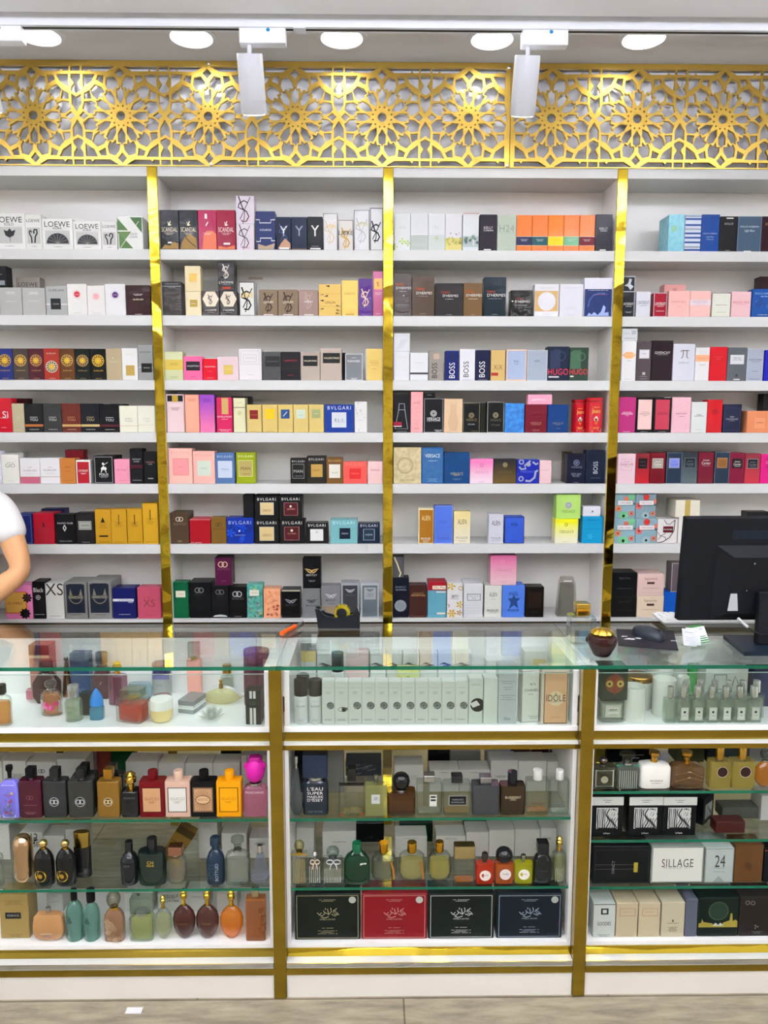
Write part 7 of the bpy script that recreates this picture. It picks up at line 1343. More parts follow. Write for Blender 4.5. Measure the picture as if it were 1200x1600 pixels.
# middle counter, bottom: four gift sets
def gift(pa, pb, col, lc, look, disc):
    def arab(w, h): 
        out = []
        for pts in ([(.36, .56), (.42, .52), (.46, .58), (.44, .64)], [(.46, .6), (.52, .55), (.56, .62), (.55, .7)], [(.5, .68), (.52, .56)], [(.56, .56), (.62, .52), (.66, .58), (.62, .62), (.6, .57), (.68, .55)], [(.4, .5), (.46, .48), (.52, .51)], [(.6, .66), (.58, .6), (.64, .69)], [(.34, .6), (.38, .55), (.41, .6)], [(.47, .66), (.47, .7)]):
            out += St(pts, .012, lc)(w, h)
        return out
    m = [Fr(.03, .03, .97, .97, lc, .008), arab, T('OMBLA DAYED', .45, .24, lc), Ln(.88, .26, lc, 2, dv=.03), Ln(.26, .18, lc, 1), Ln(.2, .3, lc, 3, dv=.03)]
    if disc: m.append(C(.88, .88, .055, '#b8bcb4', 20))
    return (pa, pb, 1397, 'f:'+col, look, m, {'d': .07})
row(plc(1, 2), 'gift sets '+plc(1, 2), YF+.004, lower(1, 2), [gift(461, 563, '#18231c', '#b0a888', 'left dark green gift box with silver disc', 1), gift(565, 667, '#8e1c28', '#c4948c', 'red gift box', 1), gift(669, 771, '#14211d', '#c8ccc8', 'dark green gift box right of the red one', 0), gift(775.5, 877, '#15222e', '#a0acb8', 'navy gift box', 1)], name='gift_box', cat='gift box')
# right counter
bots(2, 0, [
 (926, 962, 1187, 'st', 'q:#5c5c48', 'm:#6c6460', 'small dark square bottle with metal disc', {'n': 7, 'cf': .24, 'cw': .4, 'cs': 'ba', 'marks': [Fr(.1, .1, .9, .9, '#b4b8a8', .05), C(.5, .44, .16, '#a8a890', 16)]}),
 (964, 1000, 1180, 'sh2', 'q:#8c9890', 't:#c4c8c0', 'ribbed grey glass bottle with green bow', {'n': 6, 'cf': .28, 'cw': .72, 'cs': 'fl', 'marks': [R(.1+.09*j, .05, .12+.09*j, .8, '#b8c0b8') for j in range(9)]+[R(0, .88, 1, .97, '#3c9c84')]}),
 (1000.5, 1049.5, 1180, 'sh2', 'l:#e4e3dc', 'm:#b89040', 'round white bottle with gold stopper', {'n': 4, 'cf': .26, 'cw': .36, 'cs': 'fl', 'nk': 'g', 'marks': [T('SPLENDIDA', .34, .42, 'dg'), Ln(.24, .3, 'dg')]}),
 (1051, 1102, 1180, 'sh2', 'q:#8c6840', 'm:#b08434', 'faceted amber bottle with gold stopper', {'n': 4, 'cf': .3, 'cw': .34, 'cs': 'fl', 'nk': 'g', 'marks': [St([(.1, .3), (.5, .5), (.9, .35)], .02, '#d8c8a8'), St([(.1, .6), (.5, .75), (.9, .5)], .02, '#d8c8a8')]}),
 (1109, 1142.5, 1170, 'st', 'q:#c4b458', 'm:#c8a44c', 'left gold glass bottle with round plum seal', {'n': 7, 'cf': .3, 'cw': .4, 'cs': 'cy', 'marks': [C(.55, .62, .28, '#3c2424', 24), Ri(.55, .62, .27, '#c8b89c', .12)]}),
 (1143, 1180, 1170, 'st', 'q:#c4b458', 'm:#c8a44c', 'right gold glass bottle with round plum seal', {'n': 7, 'cf': .3, 'cw': .36, 'cs': 'cy', 'marks': [C(.55, .62, .26, '#3c2424', 24), Ri(.55, .62, .25, '#c8b89c', .12)]}),
 (1182, 1214, 1174, 'ov', 'q:#d08828', 't:#c8ccc8', 'round orange bottle at the right edge', {'n': 2, 'cf': .3, 'cw': .5, 'cs': 'ba', 'dr': .6}),
])
carts(2, 0, [(930, 945, 1166, '#b8a840', 'yellow box at the back', []), (948, 1020, 1168, '#0e1820', 'dark box with silver line letter', [St([(.3, .5), (.8, .5)], .02, 's'), St([(.35, .5), (.35, .1)], .02, 's'), St([(.35, .3), (.7, .3)], .02, 's')]), (1056, 1100, 1168, '#4a5438', 'olive box at the back', []), (1104, 1160, 1165, '#26384a', 'dark slate box at the back', []), (1170, 1200, 1166, '#9ca4ac', 'silver grey box at the back', [])], b=.17)
def ZEB(w, h):
    out = []; rn = random.Random(5)
    for j in range(12):
        x = .2+.055*j; pts = []
        for q in range(9):
            v = .2+.5*q/8; pts.append((x+(.05*math.sin(q*1.1+j*.8)*(1 if j > 4 else .15)), v))
        out += St(pts, .02 if j % 3 else .035, '#15181c')(w, h)
    for j in range(3): out += Ri(.68, .56, .05+.045*j, '#d4d8d4' , .3, 16)(w, h)
    return out
ZB = [R(.16, .18, .84, .72, '#d4d8d4'), ZEB, R(.2, .18, .8, .215, '#15181c'), T('Lalique', .075, .2, 'w'), ]
row(plc(2, 1), 'zebra print candle boxes', YF+.01, lower(2, 1), [
 (923, 972, 1245, '#0c1418', 'left black box with zebra barcode print', ZB+[R(0, .79, 1, 1, '#d2d5d0'), Ln(.92, .3, 'dg', 2, dv=.05)], {'d': .08}),
 (981, 1033.5, 1245, '#0c1418', 'middle black box with zebra barcode print', ZB+[R(0, .79, 1, 1, '#d2d5d0'), Ln(.92, .3, 'dg', 2, dv=.05)], {'d': .08}),
 (1034, 1086, 1245, '#0c1418', 'third black box with zebra barcode print', ZB+[R(0, .79, 1, 1, '#d2d5d0'), Ln(.92, .3, 'dg', 2, dv=.05)], {'d': .08}),
 (1088, 1124, 1243, '#0c1418', 'turned black box with zebra barcode print', ZB, {'b': .075, 'd': .06, 'rz': .75, 'gx': 1}),
], name='candle_box', cat='candle box')
carts(2, 1, [(1128, 1185, 1262, '#5a6058', 'grey box lying with upside down letters', [T('LOEWE', .5, .5, 'k', .5, 90)], {'b': -.02, 'd': .05}), (1186, 1212, 1243, '#c4c6c2', 'pale grey box standing at right', [], {'b': -.03}), (1118, 1164, 1284, '#4c2420', 'dark red low box', [], {'b': -.1, 'd': .04})], b=.12)
row(plc(2, 2), 'boxes '+plc(2, 2), YF+.004, lower(2, 2), [
 (925, 1014, 1322, '#11181a', 'large black box with sideways title and gold tag', [Fr(.04, .02, .98, .9, '#3c4446', .006), R(.04, .5, .74, .505, '#8a9090'), R(.04, .38, .74, .385, '#8a9090'), T('FANCY', .44, .34, '#8a9090', .36, 90), R(.72, .3, .79, .56, '#b0a040')], {'d': .08}),
 (1016, 1098, 1323, '#8e968e', 'white box with large thin capitals in a clear case', [R(.03, .04, .97, .97, '#dfe0d8'), T('SILLAGE', .55, .6, '#4a4a48', k=1.5, sp=.05), T('HOUSE OF', .43, .5, '#a0a09c', sp=.14)], {'d': .08}),
 (1100, 1144.5, 1325, '#b4beb8', 'pale grey box with angular number twenty four', [Fr(0, 0, 1, .99, '#8c9490', .03), T('24', .62, .36, '#3a3c3c', .52, k=1.7), Ln(.42, .4, '#7a8480'), Ln(.32, .4, '#7a8480'), Pg([(.3, .03), (.7, .03), (.5, .2)], '#98a29c')], {'d': .09}),
 (1146, 1190, 1320, '#6c4c2c', 'plain brown box', [Fl(.5, .45, .16, '#5a3c20', 8)], {'d': .06}),
 (1192, 1216, 1328, '#101820', 'black box at the right edge', [R(0, .96, 1, 1, '#8a4a40')], {'d': .06}),
])
row(plc(2, 3), 'boxes '+plc(2, 3), YF+.004, lower(2, 3), [
 (926, 960, 1412, '#cbd3cc', 'pale grey box with black crest and word', [R(0, .965, 1, .99, '#5a6060'), R(.34, .68, .68, .86, '#2a2e30'), R(.42, .72, .6, .82, '#c8d0c8'), T('GOODIES', .41, .62, '#26282a', k=1.8), Ln(.08, .6, 'dg', 2)], {'d': .1}),
 (961.5, 995, 1411, '#c4b99c', 'first beige box with framed name', [Fr(.16, .62, .88, .84, '#a8705c', .02), Ln(.74, .5, '#a8705c'), Ln(.06, .5, '#a8a088')], {'d': .1}),
 (996.5, 1030, 1411, '#c6bb9e', 'second beige box with framed name', [Fr(.16, .62, .88, .84, '#a8705c', .02), Ln(.74, .5, '#a8705c'), Ln(.06, .5, '#a8a088')], {'d': .1}),
 (1032, 1068, 1410, '#c4bda4', 'beige box with small fleur emblem', [Pg([(.5, .52), (.54, .46), (.5, .42), (.46, .46)], 'dg'), Ln(.4, .5, 'dg', 1), Ln(.28, .4, 'dg', 4)], {'d': .1}),
 (1069, 1088, 1405, '#656a78', 'narrow slate blue box', [], {'d': .08}),
 (1089, 1152, 1403, '#10231f', 'dark green box with gold city skyline', [C(.5, .66, .24, '#2c4438', 24), Ri(.5, .66, .25, '#4c6044', .1), Pg([(.02, .24), (.98, .24), (.98, .4), (.92, .44), (.86, .4), (.84, .6), (.8, .6), (.78, .42), (.62, .36), (.6, .28), (.4, .28), (.36, .34), (.14, .38), (.1, .46), (.08, .36), (.02, .34)], '#a89c48'), Pg([(.36, .28), (.44, .36), (.5, .3), (.56, .36), (.64, .28)], '#c8d0c8')], {'d': .07}),
 (1153, 1212, 1401, '#2b2624', 'large dark brown box with silver mark', [Ri(.2, .85, .06, '#8a8a84', .3), Ri(.34, .84, .06, '#8a8a84', .3), Fl(.46, .24, .07, '#8a8a84', 3), Ln(.12, .3, '#8a8a84', 2)], {'d': .07}),
])
row(plc(2, 3), 'boxes '+plc(2, 3), YF+.12, lower(2, 3), [(955, 1020, 1395, '#dcdfda', 'white box seen above the beige boxes', [], {'d': .06}), (1022, 1060, 1396, '#8a8c86', 'grey box seen above the fleur box', [], {'d': .06})])

# ================================================================ things standing on the counter glass
ZP = ZG+.0006
def onglass(px, py): return atZ(px, py, ZP)
# tape dispenser
a = onglass(497, 982); b = onglass(562, 982); L_ = b.x-a.x+.0; hT = zat(952, a.y, a.x)-ZP
t = empty('tape_dispenser', ((a.x+b.x)/2, a.y, ZP), 'black desktop tape dispenser with yellow tape roll on the glass counter', 'tape dispenser')
prof = [(-.5, 0), (.5, 0), (.5, .55), (.42, .96), (.34, .72), (.18, .6), (-.1, .52), (-.34, .66), (-.48, 1.0), (-.58, .98), (-.56, .9), (-.53, .5)]
def prism(prof, L, h, y0, y1, m):
    n = len(prof); vs = [(u*L, y, v*h) for y in (y0, y1) for u, v in prof]
    return MB().add(vs, [tuple(range(n)), tuple(range(2*n-1, n-1, -1))]+[(i, n+i, n+(i+1) % n, (i+1) % n) for i in range(n)], m)
prism(prof, L_, hT, 0, .012, mat('d:#15181c', .35)).build('housing', parent=t, smooth=False)
prism(prof, L_, hT, .038, .05, mat('d:#15181c', .35)).build('housing', parent=t, smooth=False)
MB().box(-.5*L_, .5*L_, .0121, .0379, .001, hT*.45, mat('d:#15181c', .35)).build('base_block', parent=t)
mb = MB(); n = 36; R0, R1 = .026, .016; vs = []
for r_, y in ((R0, .013), (R0, .037), (R1, .037), (R1, .013)): vs += [(r_*math.cos(2*math.pi*i/n), y, r_*math.sin(2*math.pi*i/n)) for i in range(n)]
mb.add(vs, [(q*n+i, ((q+1) % 4)*n+i, ((q+1) % 4)*n+(i+1) % n, q*n+(i+1) % n) for q in range(4) for i in range(n)], mat('q:#e6d424'))
ro = mb.build('tape_roll', parent=t, loc=(.01, 0, hT*.45+.018))
MB().tube([(.006, .013, hT*.45+.018), (.006, .037, hT*.45+.018)], .0155, BLACK, 16).build('spindle', parent=t)
MB().box(-.53*L_, -.33*L_, .013, .037, hT*.86, hT*.9, mat('m:#a8acb0')).build('cutter_blade', parent=t)
# orange cutter
a, b = onglass(440, 994), onglass(474, 973); v = (b-a)
t = empty('utility_cutter', (a.x, a.y, ZP), 'orange handled cutter lying beside the tape dispenser', 'cutter')
MB().tube([(0, 0, .0085), (v.x*.62, v.y*.62, .006)], [.0075, .006], mat('d:#f26a22'), 10).build('handle', parent=t)
MB().tube([(v.x*.6, v.y*.6, .006), (v.x, v.y, .005)], [.0042, .0022], mat('m:#b0b4b8'), 8).build('blade', parent=t)
# clear tester bottle with gold cap
c = onglass(912, 1007); w_ = xat(932, c.y, ZP)-xat(892, c.y, ZP)
bottle(c.x-w_/2, c.x+w_/2, ZG+.0006, zat(946, c.y, c.x), c.y-.0, 'st', CG, 'm:#b8943c', 'large clear cube bottle with gold block cap standing on the counter glass', cf=.3, cw=.56, cs='bx', n=8, dr=.9, nk='g', liq='q:#efe2d4', lf=.35, group=None, extra=lambda t, w, d, bh, ch, nh: MB().loft([(0, 1), (1, 1)], w*.3, w*.3, .002, mat('l:#3a2418'), 2, 20).build('round_tag', parent=t, loc=(w*.2, -d/2-.004, bh*.22), rx=math.pi/2))
# round dark jar with golden lid
c = onglass(944, 1028); w_ = xat(967, c.y, ZP)-xat(921, c.y, ZP); hj = zat(984, c.y, c.x)-ZP
t = empty('perfume_bottle', (c.x, c.y+w_/2*.6, ZP), 'squat dark amber bowl bottle with fluted gold lid on the counter glass', 'perfume bottle')
MB().loft([(0, .5), (.05, .58), (.2, .7), (.55, .95), (.8, 1), (.95, .92), (1, .8)], w_, w_, hj*.74, mat('l:#2a0f10'), 2, 40).build('bottle_body', parent=t)
mb = MB(); n = 48; vs = []
for u, r_ in ((0, .86), (.25, 1), (.55, .86), (.8, .52), (1, .05)):
    vs += [(w_/2*.78*r_*(1+.05*math.cos(i*math.pi/2))*math.cos(2*math.pi*i/n), w_/2*.78*r_*(1+.05*math.cos(i*math.pi/2))*math.sin(2*math.pi*i/n), hj*.26*u) for i in range(n)]
mb.add(vs, [(q*n+i, q*n+(i+1) % n, q*n+n+(i+1) % n, q*n+n+i) for q in range(4) for i in range(n)]+[tuple(4*n+i for i in range(n))], mat('m:#e0b84c')).build('lid', parent=t, loc=(0, 0, hj*.745))
# mouse pad, mouse, paper
q = [onglass(*p) for p in ((963, 984), (1052, 987), (1060, 1017), (966, 1009))]
t = MB(); vs = [(p.x, p.y, ZP) for p in q]+[(p.x, p.y, ZP+.003) for p in q]
t.add(vs, [(4, 5, 6, 7), (0, 1, 5, 4), (1, 2, 6, 5), (2, 3, 7, 6), (3, 0, 4, 7), (3, 2, 1, 0)][::1], mat('d:#25232a', .6))
tag(t.build('mouse_pad', smooth=False), 'worn black mouse pad with peeled white patches on the glass', 'mouse pad')
rn = random.Random(3); mb = MB()
for cx_, cy_, s_ in ((985, 1000, .02), (1000, 999, .016), (1053, 1003, .012), (975, 996, .012)):
    p = onglass(cx_, cy_); mb.add([(p.x+s_*rn.uniform(.5, 1.1)*math.cos(a_*.63), p.y+.5*s_*rn.uniform(.5, 1.1)*math.sin(a_*.63), ZP+.0036) for a_ in range(10)], [tuple(range(10))], mat('d:#dcdce0', .8))
o = bpy.data.objects['mouse_pad']; mb.build('peeled_patch', parent=o)
c = onglass(1020, 1003)
t = empty('computer_mouse', (c.x, c.y+.035, ZP+.0034), 'dark grey wireless mouse on the mouse pad', 'computer mouse', rz=.55)
mb = MB(); n = 28; vs = []
for u, rx_, ry_ in ((0, .93, .96), (.15, 1, 1), (.45, .95, .97), (.7, .78, .85), (.88, .5, .62), (1, .04, .05)):
    vs += [(.03*rx_*math.copysign(abs(math.cos(2*math.pi*i/n))**.8, math.cos(2*math.pi*i/n)), .056*ry_*math.sin(2*math.pi*i/n)+.006*u, .036*u*(1-.0*u)) for i in range(n)]
mb.add(vs, [(q_*n+i, q_*n+(i+1) % n, q_*n+n+(i+1) % n, q_*n+n+i) for q_ in range(5) for i in range(n)]+[tuple(5*n+i for i in range(n))], mat('d:#2c3138', .35)).build('mouse_body', parent=t)
MB().loft([(0, .7), (.5, 1), (1, .7)], .012, .012, .006, BLACK, 2, 14).build('scroll_wheel', parent=t, loc=(.003, -.035, .028), rz=0)
# business cards in a clear holder
c = onglass(1094, 1016)
t = empty('card_holder', (c.x, c.y+.01, ZP), 'clear holder with white and green business cards left of the monitor foot', 'card holder', rz=.15)
MB().box(-.03, .06, 0, .002, 0, .022, CLEAR).box(-.03, .06, 0, .05, 0, .0015, CLEAR).build('clear_tray', parent=t)
for i, (dx, rz_, cc, mk) in enumerate(((-.022, .35, '#dfe1e6', 1), (-.004, .3, '#e6e7ee', 1), (.028, -.2, '#e8eaf0', 2), (.03, -.2, '#4c8c4c', 0))):
    m2 = MB().box(-.022, .022, 0, .0012, 0, .052, mat('d:'+cc)); put_marks(m2, [Ln(.8, .6, '#5a5a9c', 1), Ln(.5, .7, 's', 3, dv=.1)] if mk == 1 else ([T('TRADING', .86, .6, '#4a4ab0'), R(.02, .4, .9, .44, '#3c8c3c'), R(.02, .28, .95, .34, '#3c8c3c'), R(.02, .15, .98, .22, '#3c8c3c'), R(.02, .02, .98, .1, '#3c8c3c')] if mk == 2 else []), .044, .052, None, -.022, 0)
    co = m2.build('business_card', parent=t, loc=(dx, .008+.008*i+(.012 if i == 3 else 0), .008), smooth=False); co.rotation_euler = (math.radians(-32), rz_*.5, 0)
# keyboard
a, b = onglass(1043, 981), onglass(1190, 981); kz = ZP+.014
t = empty('keyboard', (a.x, a.y, ZP), 'white keyboard resting on a pale box under the monitor', 'keyboard', rz=-.02)
MB().box(.0, .42, .005, .11, 0, .012, mat('d:#c8cac8', .5), .002).build('riser_box', parent=t)
MB().box(-.012, .43, 0, .115, .0122, .021, mat('d:#e9ebea', .4), .002).build('key_frame', parent=t)
mb = MB()
for r_ in range(5):
    for c_ in range(20): x_ = -.004+.021*c_; y_ = .006+.0205*r_; mb.add([(x_, y_, .0213), (x_+.0185, y_, .0213), (x_+.0185, y_+.0175, .0213), (x_, y_+.0175, .0213), (x_+.002, y_+.002, .0265), (x_+.0165, y_+.002, .0265), (x_+.0165, y_+.0155, .0265), (x_+.002, y_+.0155, .0265)], [(4, 5, 6, 7), (0, 1, 5, 4), (1, 2, 6, 5), (2, 3, 7, 6), (3, 0, 4, 7)], mat('d:#f1f2f1', .4))
tag(mb.build('key_block', parent=t, smooth=False), kind=None)
# monitor seen from behind
MY = 2.26
def mp(px, py, Y): return atY(px, py, Y)
tl = mp(1070, 808, MY-.055); bl = mp(1056, 968, MY+.0)
t = empty('monitor', (bl.x+.26, MY, ZP), 'black computer monitor seen from behind, leaning back on its stand', 'monitor')
def wpt(p): return Vector((p.x-(bl.x+.26), p.y-MY, p.z-ZP))
A, B = wpt(tl), wpt(bl); up = (A-B); WM = .54
ux = Vector((1, 0.02, 0)); nrm = ux.cross(up).normalized()
if nrm.y > 0: nrm = -nrm
def quadbox(o, u, v, n_, d, m, inset=0):
    P = [o, o+u, o+u+v, o+v]; c_ = (P[0]+P[2])/2; Q = [p+(c_-p).normalized()*inset+n_*d for p in P]
    return MB().add([tuple(p) for p in P+Q], [(3, 2, 1, 0), (4, 5, 6, 7), (0, 1, 5, 4), (1, 2, 6, 5), (2, 3, 7, 6), (3, 0, 4, 7)], m)
MBK = mat('d:#0b0e14', .6)
sc_ = quadbox(B-nrm*.012, ux*WM, up, nrm, .022, MBK, .004); sc_.build('screen_shell', parent=t, smooth=False)
quadbox(B-nrm*.0125+ux*.01+up*.02, ux*(WM-.02), up*.96, -nrm, .001, mat('l:#0a0c10')).build('screen_glass', parent=t, smooth=False)
quadbox(B+ux*.10+up*.02+nrm*.0102, ux*(WM-.2), up*.72, nrm, .028, MBK, .05).build('rear_hump', parent=t, smooth=False)
mb = MB()
for i in range(40): o_ = B+ux*(.145+i*.0062)+up*.80+nrm*.0105; mb.add([tuple(o_), tuple(o_+ux*.003), tuple(o_+ux*.003+up*.085), tuple(o_+up*.085)], [(0, 1, 2, 3)], mat('d:#1c2a38', .5))
mb.build('vent_slots', parent=t, smooth=False)
for u, v in ((.20, .60), (.185, .34)): MB().loft([(0, 1), (1, .8)], .008, .008, .004, mat('m:#6c7074'), 2, 12).build('screw', parent=t, loc=tuple(B+ux*u+up*v+nrm*.0395), rx=math.pi/2)
o_ = B+ux*.135+up*.14+nrm*.0408; MB().add([tuple(o_), tuple(o_+ux*.032), tuple(o_+ux*.024+up*.17), tuple(o_+ux*.004+up*.17)], [(0, 1, 2, 3)], mat('d:#c9ccd0')).build('rating_sticker', parent=t, smooth=False)
n0 = mp(1179, 1010, MY-.06); nx = n0.x-(bl.x+.26)
MB().box(nx, nx+.11, -.075, -.05, .012, .17, MBK, .003).build('stand_neck', parent=t)
f0 = onglass(1130, 998); f1 = onglass(1163, 1025)
fy = f1.y-MY; MB().add([(f0.x-(bl.x+.26), f0.y-MY, 0), (f1.x-(bl.x+.26), fy, 0), (f1.x-(bl.x+.26)+.2, fy, 0), (f1.x-(bl.x+.26)+.25, f0.y-MY, 0)]+[(f0.x-(bl.x+.26), f0.y-MY, .012), (f1.x-(bl.x+.26), fy, .012), (f1.x-(bl.x+.26)+.2, fy, .012), (f1.x-(bl.x+.26)+.25, f0.y-MY, .012)], [(3, 2, 1, 0), (4, 5, 6, 7), (0, 1, 5, 4), (1, 2, 6, 5), (2, 3, 7, 6), (3, 0, 4, 7)], mat('d:#16202c', .35)).build('stand_foot', parent=t, smooth=False)
cpts = [mp(1153, 966, MY-.075), mp(1168, 980, MY-.08), mp(1176, 986, MY-.085), mp(1190, 992, MY-.09), mp(1206, 990, MY-.09)]
tc = MB().tube([tuple(wpt(p)) for p in cpts[1:]], .0022, BLACK, 8).build('cable', parent=t)
MB().tube([tuple(wpt(cpts[0])), tuple(wpt(cpts[1]))], .0042, mat('d:#d8dadc'), 8).build('cable_label', parent=t)
# paper scrap on the floor
q = [atZ(*p, .0008) for p in ((199, 1574), (224, 1574), (220, 1584), (195, 1584))]
tag(MB().add([tuple(p) for p in q]+[(p.x, p.y, .0014) for p in q], [(7, 6, 5, 4), (0, 1, 5, 4), (1, 2, 6, 5), (2, 3, 7, 6), (3, 0, 4, 7)], mat('d:#f0f0f4')).build('paper_scrap', smooth=False), 'small white paper scrap lying on the floor', 'paper')

# ================================================================ the person behind the left counter
PY = 2.74
def pp(px, py, Y=PY): return atY(px, py, Y)
skin = mat('d:#c79468', .5); shirt = mat('d:#e9e7e6', .85); trou = mat('d:#2c3240', .8)
sh_r = pp(-2, 791, 2.80); el_r = pp(34, 893, 2.74); wr_r = pp(-52, 962, 2.63); ha_r = pp(-84, 966, 2.61)
cxp = sh_r.x-.19; zs = sh_r.z
P_ = dict(pel=(cxp, 2.80, .98), w=(cxp, 2.80, 1.10), ch=(cxp, 2.80, 1.29), up=(cxp, 2.80, zs-.01), nk=(cxp, 2.79, zs+.075), hd=(cxp, 2.775, zs+.16), tp=(cxp, 2.775, zs+.24),
          sr=tuple(sh_r), ur=tuple((sh_r+el_r)/2+Vector((.008, 0, 0))), er=tuple(el_r), fr=tuple((el_r*.62+wr_r*.38)), wr=tuple(wr_r), hr=tuple(ha_r),
          sl=(cxp-.19, 2.80, zs), el=(cxp-.25, 2.77, zs-.29), wl=(cxp-.13, 2.62, zs-.39), hl=(cxp-.06, 2.60, zs-.39),
          hpr=(cxp+.07, 2.80, .86), kr=(cxp+.1, 2.79, .5), ar=(cxp+.1, 2.81, .09), tr=(cxp+.105, 2.68, .03),
          hpl=(cxp-.07, 2.80, .86), kl=(cxp-.1, 2.79, .5), al=(cxp-.1, 2.81, .09), tl=(cxp-.105, 2.68, .03))
def skin_mesh(name, nodes, edges, radii, m, parent, sub=2):
    ks = list(nodes); me = bpy.data.meshes.new(name); me.from_pydata([nodes[k] for k in ks], [(ks.index(a), ks.index(b)) for a, b in edges], [])
    o = bpy.data.objects.new(name, me); COL.objects.link(o); o.modifiers.new('skin', 'SKIN').use_smooth_shade = True
    s_ = o.modifiers.new('sub', 'SUBSURF'); s_.levels = s_.render_levels = sub
    for i, k in enumerate(ks):
        r_ = radii[k]; me.skin_vertices[0].data[i].radius = r_ if isinstance(r_, tuple) else (r_, r_)
        if i == 0: me.skin_vertices[0].data[i].use_root = True
    bpy.context.view_layer.update(); dm = bpy.data.meshes.new_from_object(o.evaluated_get(bpy.context.evaluated_depsgraph_get())); bpy.data.objects.remove(o)
    dm.name = name; dm.materials.clear(); dm.materials.append(m)
    for f in dm.polygons: f.material_index = 0; f.use_smooth = True
    o = bpy.data.objects.new(name, dm); COL.objects.link(o)
    if parent: o.parent = parent; 
    return o
RB = dict(pel=(.11, .08), w=(.11, .085), ch=(.13, .1), up=(.1, .085), nk=.052, hd=(.074, .088), tp=(.055, .065), sr=.052, ur=.047, er=.039, fr=.043, wr=.027, hr=(.034, .018),
          sl=.055, el=.041, wl=.028, hl=(.034, .018), hpr=.07, kr=.055, ar=.04, tr=.035, hpl=.07, kl=.055, al=.04, tl=.035)
EB = [('pel', 'w'), ('w', 'ch'), ('ch', 'up'), ('up', 'nk'), ('nk', 'hd'), ('hd', 'tp'), ('up', 'sr'), ('sr', 'ur'), ('ur', 'er'), ('er', 'fr'), ('fr', 'wr'), ('wr', 'hr'), ('up', 'sl'), ('sl', 'el'), ('el', 'wl'), ('wl', 'hl'), ('pel', 'hpr'), ('hpr', 'kr'), ('kr', 'ar'), ('ar', 'tr'), ('pel', 'hpl'), ('hpl', 'kl'), ('kl', 'al'), ('al', 'tl')]
nodes = dict(P_); radii = dict(RB); edges = list(EB)
for h_, w_k, sg in (('hr', 'wr', 1), ('hl', 'wl', 1)):
    hv = Vector(nodes[h_]); dr_ = (hv-Vector(nodes[w_k])).normalized(); sd = Vector((0, .25, 1)).normalized()
    for f in range(4):
        b0 = hv+dr_*.03+sd*(.024-.016*f); l_ = (.038, .042, .04, .03)[f]
        ks = ['%s%d%d' % (h_, f, j) for j in range(3)]
        nodes[ks[0]] = tuple(b0); nodes[ks[1]] = tuple(b0+dr_*l_*.6+Vector((0, -.006, -.003))); nodes[ks[2]] = tuple(b0+dr_*l_+Vector((0, .004, -.012)))
        radii[ks[0]] = .009; radii[ks[1]] = .0085; radii[ks[2]] = .0075; edges += [(h_, ks[0]), (ks[0], ks[1]), (ks[1], ks[2])]
    ks = [h_+'t0', h_+'t1']; nodes[ks[0]] = tuple(hv+sd*.036+dr_*.004); nodes[ks[1]] = tuple(hv+sd*.052+dr_*.03); radii[ks[0]] = .011; radii[ks[1]] = .009; edges += [(h_, ks[0]), ks and (ks[0], ks[1])]
t = empty('person', (cxp, 2.80, 0), 'person in white t-shirt standing behind the left counter, forearm across the body', 'person')
t['label'] = 'person in white t-shirt behind the left counter, forearm held across the body'
def under(o): o.parent = t; o.matrix_parent_inverse = Matrix.Translation(t.location).inverted(); return o
under(skin_mesh('body', nodes, edges, radii, skin, None))
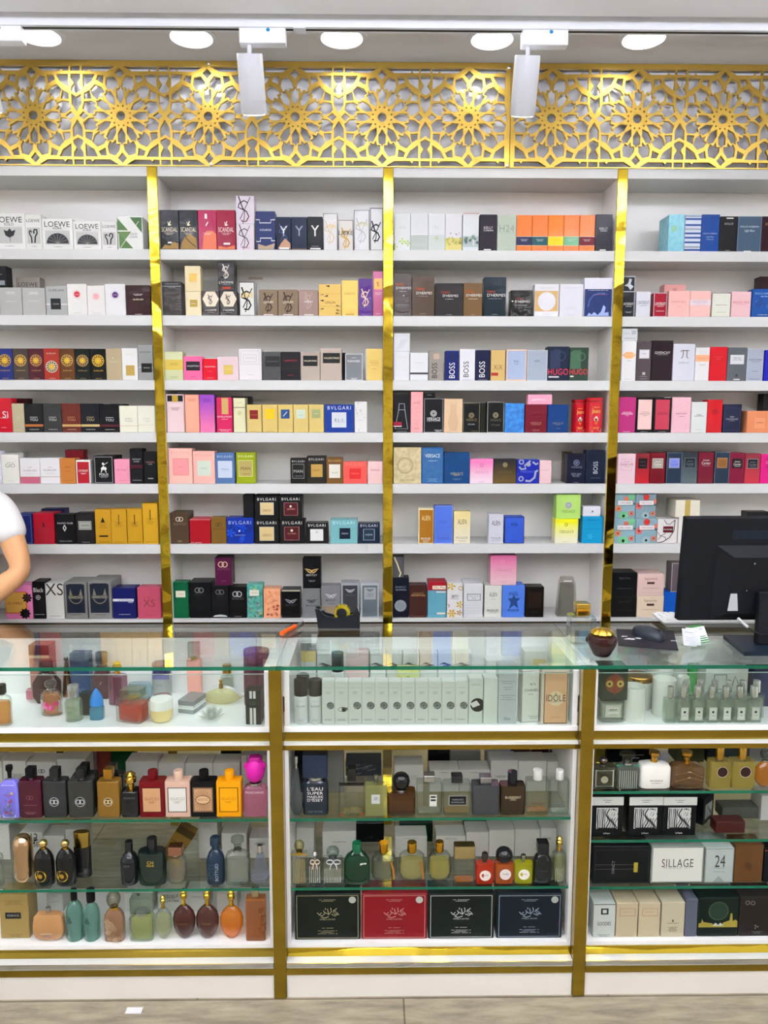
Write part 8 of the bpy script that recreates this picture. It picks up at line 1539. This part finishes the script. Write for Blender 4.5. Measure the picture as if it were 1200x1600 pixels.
# T-shirt
sleeve_end = Vector(P_['sr']).lerp(Vector(P_['er']), .60)
sn = dict(w=(cxp, 2.80, .88), b=(cxp, 2.80, 1.06), ch=P_['ch'], up=P_['up'], nk=(cxp, 2.795, zs+.035), sr=tuple(Vector(P_['sr'])+Vector((0, 0, .004))), s2=tuple(sleeve_end),
          sl=P_['sl'], s3=tuple(Vector(P_['sl']).lerp(Vector(P_['el']), .5)))
under(skin_mesh('t_shirt', sn, [('w', 'b'), ('b', 'ch'), ('ch', 'up'), ('up', 'nk'), ('up', 'sr'), ('sr', 's2'), ('up', 'sl'), ('sl', 's3')], dict(w=(.19, .12), b=(.175, .115), ch=(.15, .12), up=(.118, .1), nk=.062, sr=.068, s2=.068, sl=.066, s3=.06), shirt, None))
tn = dict(p=(cxp, 2.80, .84), a=(cxp+.09, 2.80, .76), b=(cxp+.1, 2.79, .5), c=(cxp+.1, 2.81, .1), d=(cxp-.09, 2.80, .76), e=(cxp-.1, 2.79, .5), f=(cxp-.1, 2.81, .1))
under(skin_mesh('trousers', tn, [('p', 'a'), ('a', 'b'), ('b', 'c'), ('p', 'd'), ('d', 'e'), ('e', 'f')], dict(p=(.13, .11), a=.1, b=.075, c=.065, d=.1, e=.075, f=.065), trou, None))
# face and hair
hd = Vector(P_['hd'])+Vector((0, 0, .02))
for s_ in (-1, 1):
    under(MB().loft([(0, .3), (.3, .85), (.5, 1), (.7, .85), (1, .3)], .022, .016, .013, mat('l:#e8e4de'), 2, 14).build('eye', loc=(hd.x+s_*.031, hd.y-.083, hd.z)))
    under(MB().loft([(0, .4), (.5, 1), (1, .5)], .014, .03, .055, skin, 2, 14).build('ear', loc=(hd.x+s_*.078, hd.y, hd.z-.03)))
under(MB().loft([(0, 1), (.3, .9), (1, .3)], .03, .04, .045, skin, 2, 14).build('nose', loc=(hd.x, hd.y-.085, hd.z-.042)))
under(MB().loft([(0, .5), (.5, 1), (1, .5)], .045, .016, .012, mat('d:#a05a4c'), 2, 16).build('mouth', loc=(hd.x, hd.y-.08, hd.z-.07)))
under(MB().loft([(0, .96), (.3, 1.03), (.6, .96), (.85, .7), (1, .2)], .165, .19, .13, mat('d:#1c1410', .7), 2, 28).build('hair', loc=(hd.x, hd.y+.012, hd.z+.012)))
for s_ in (1, -1): under(MB().loft([(0, 1), (.4, 1), (.7, .85), (1, .5)], .095, .26, .085, mat('d:#18181a', .5), 3, 24).build('shoe', loc=(cxp+s_*.103, 2.755, .001)))
# ---------------------------------------------------------------- tell identical labels apart from mistakes
for _l, _n in USED.items():
    if _n > 1: print('SHARED LABEL', _n, _l)
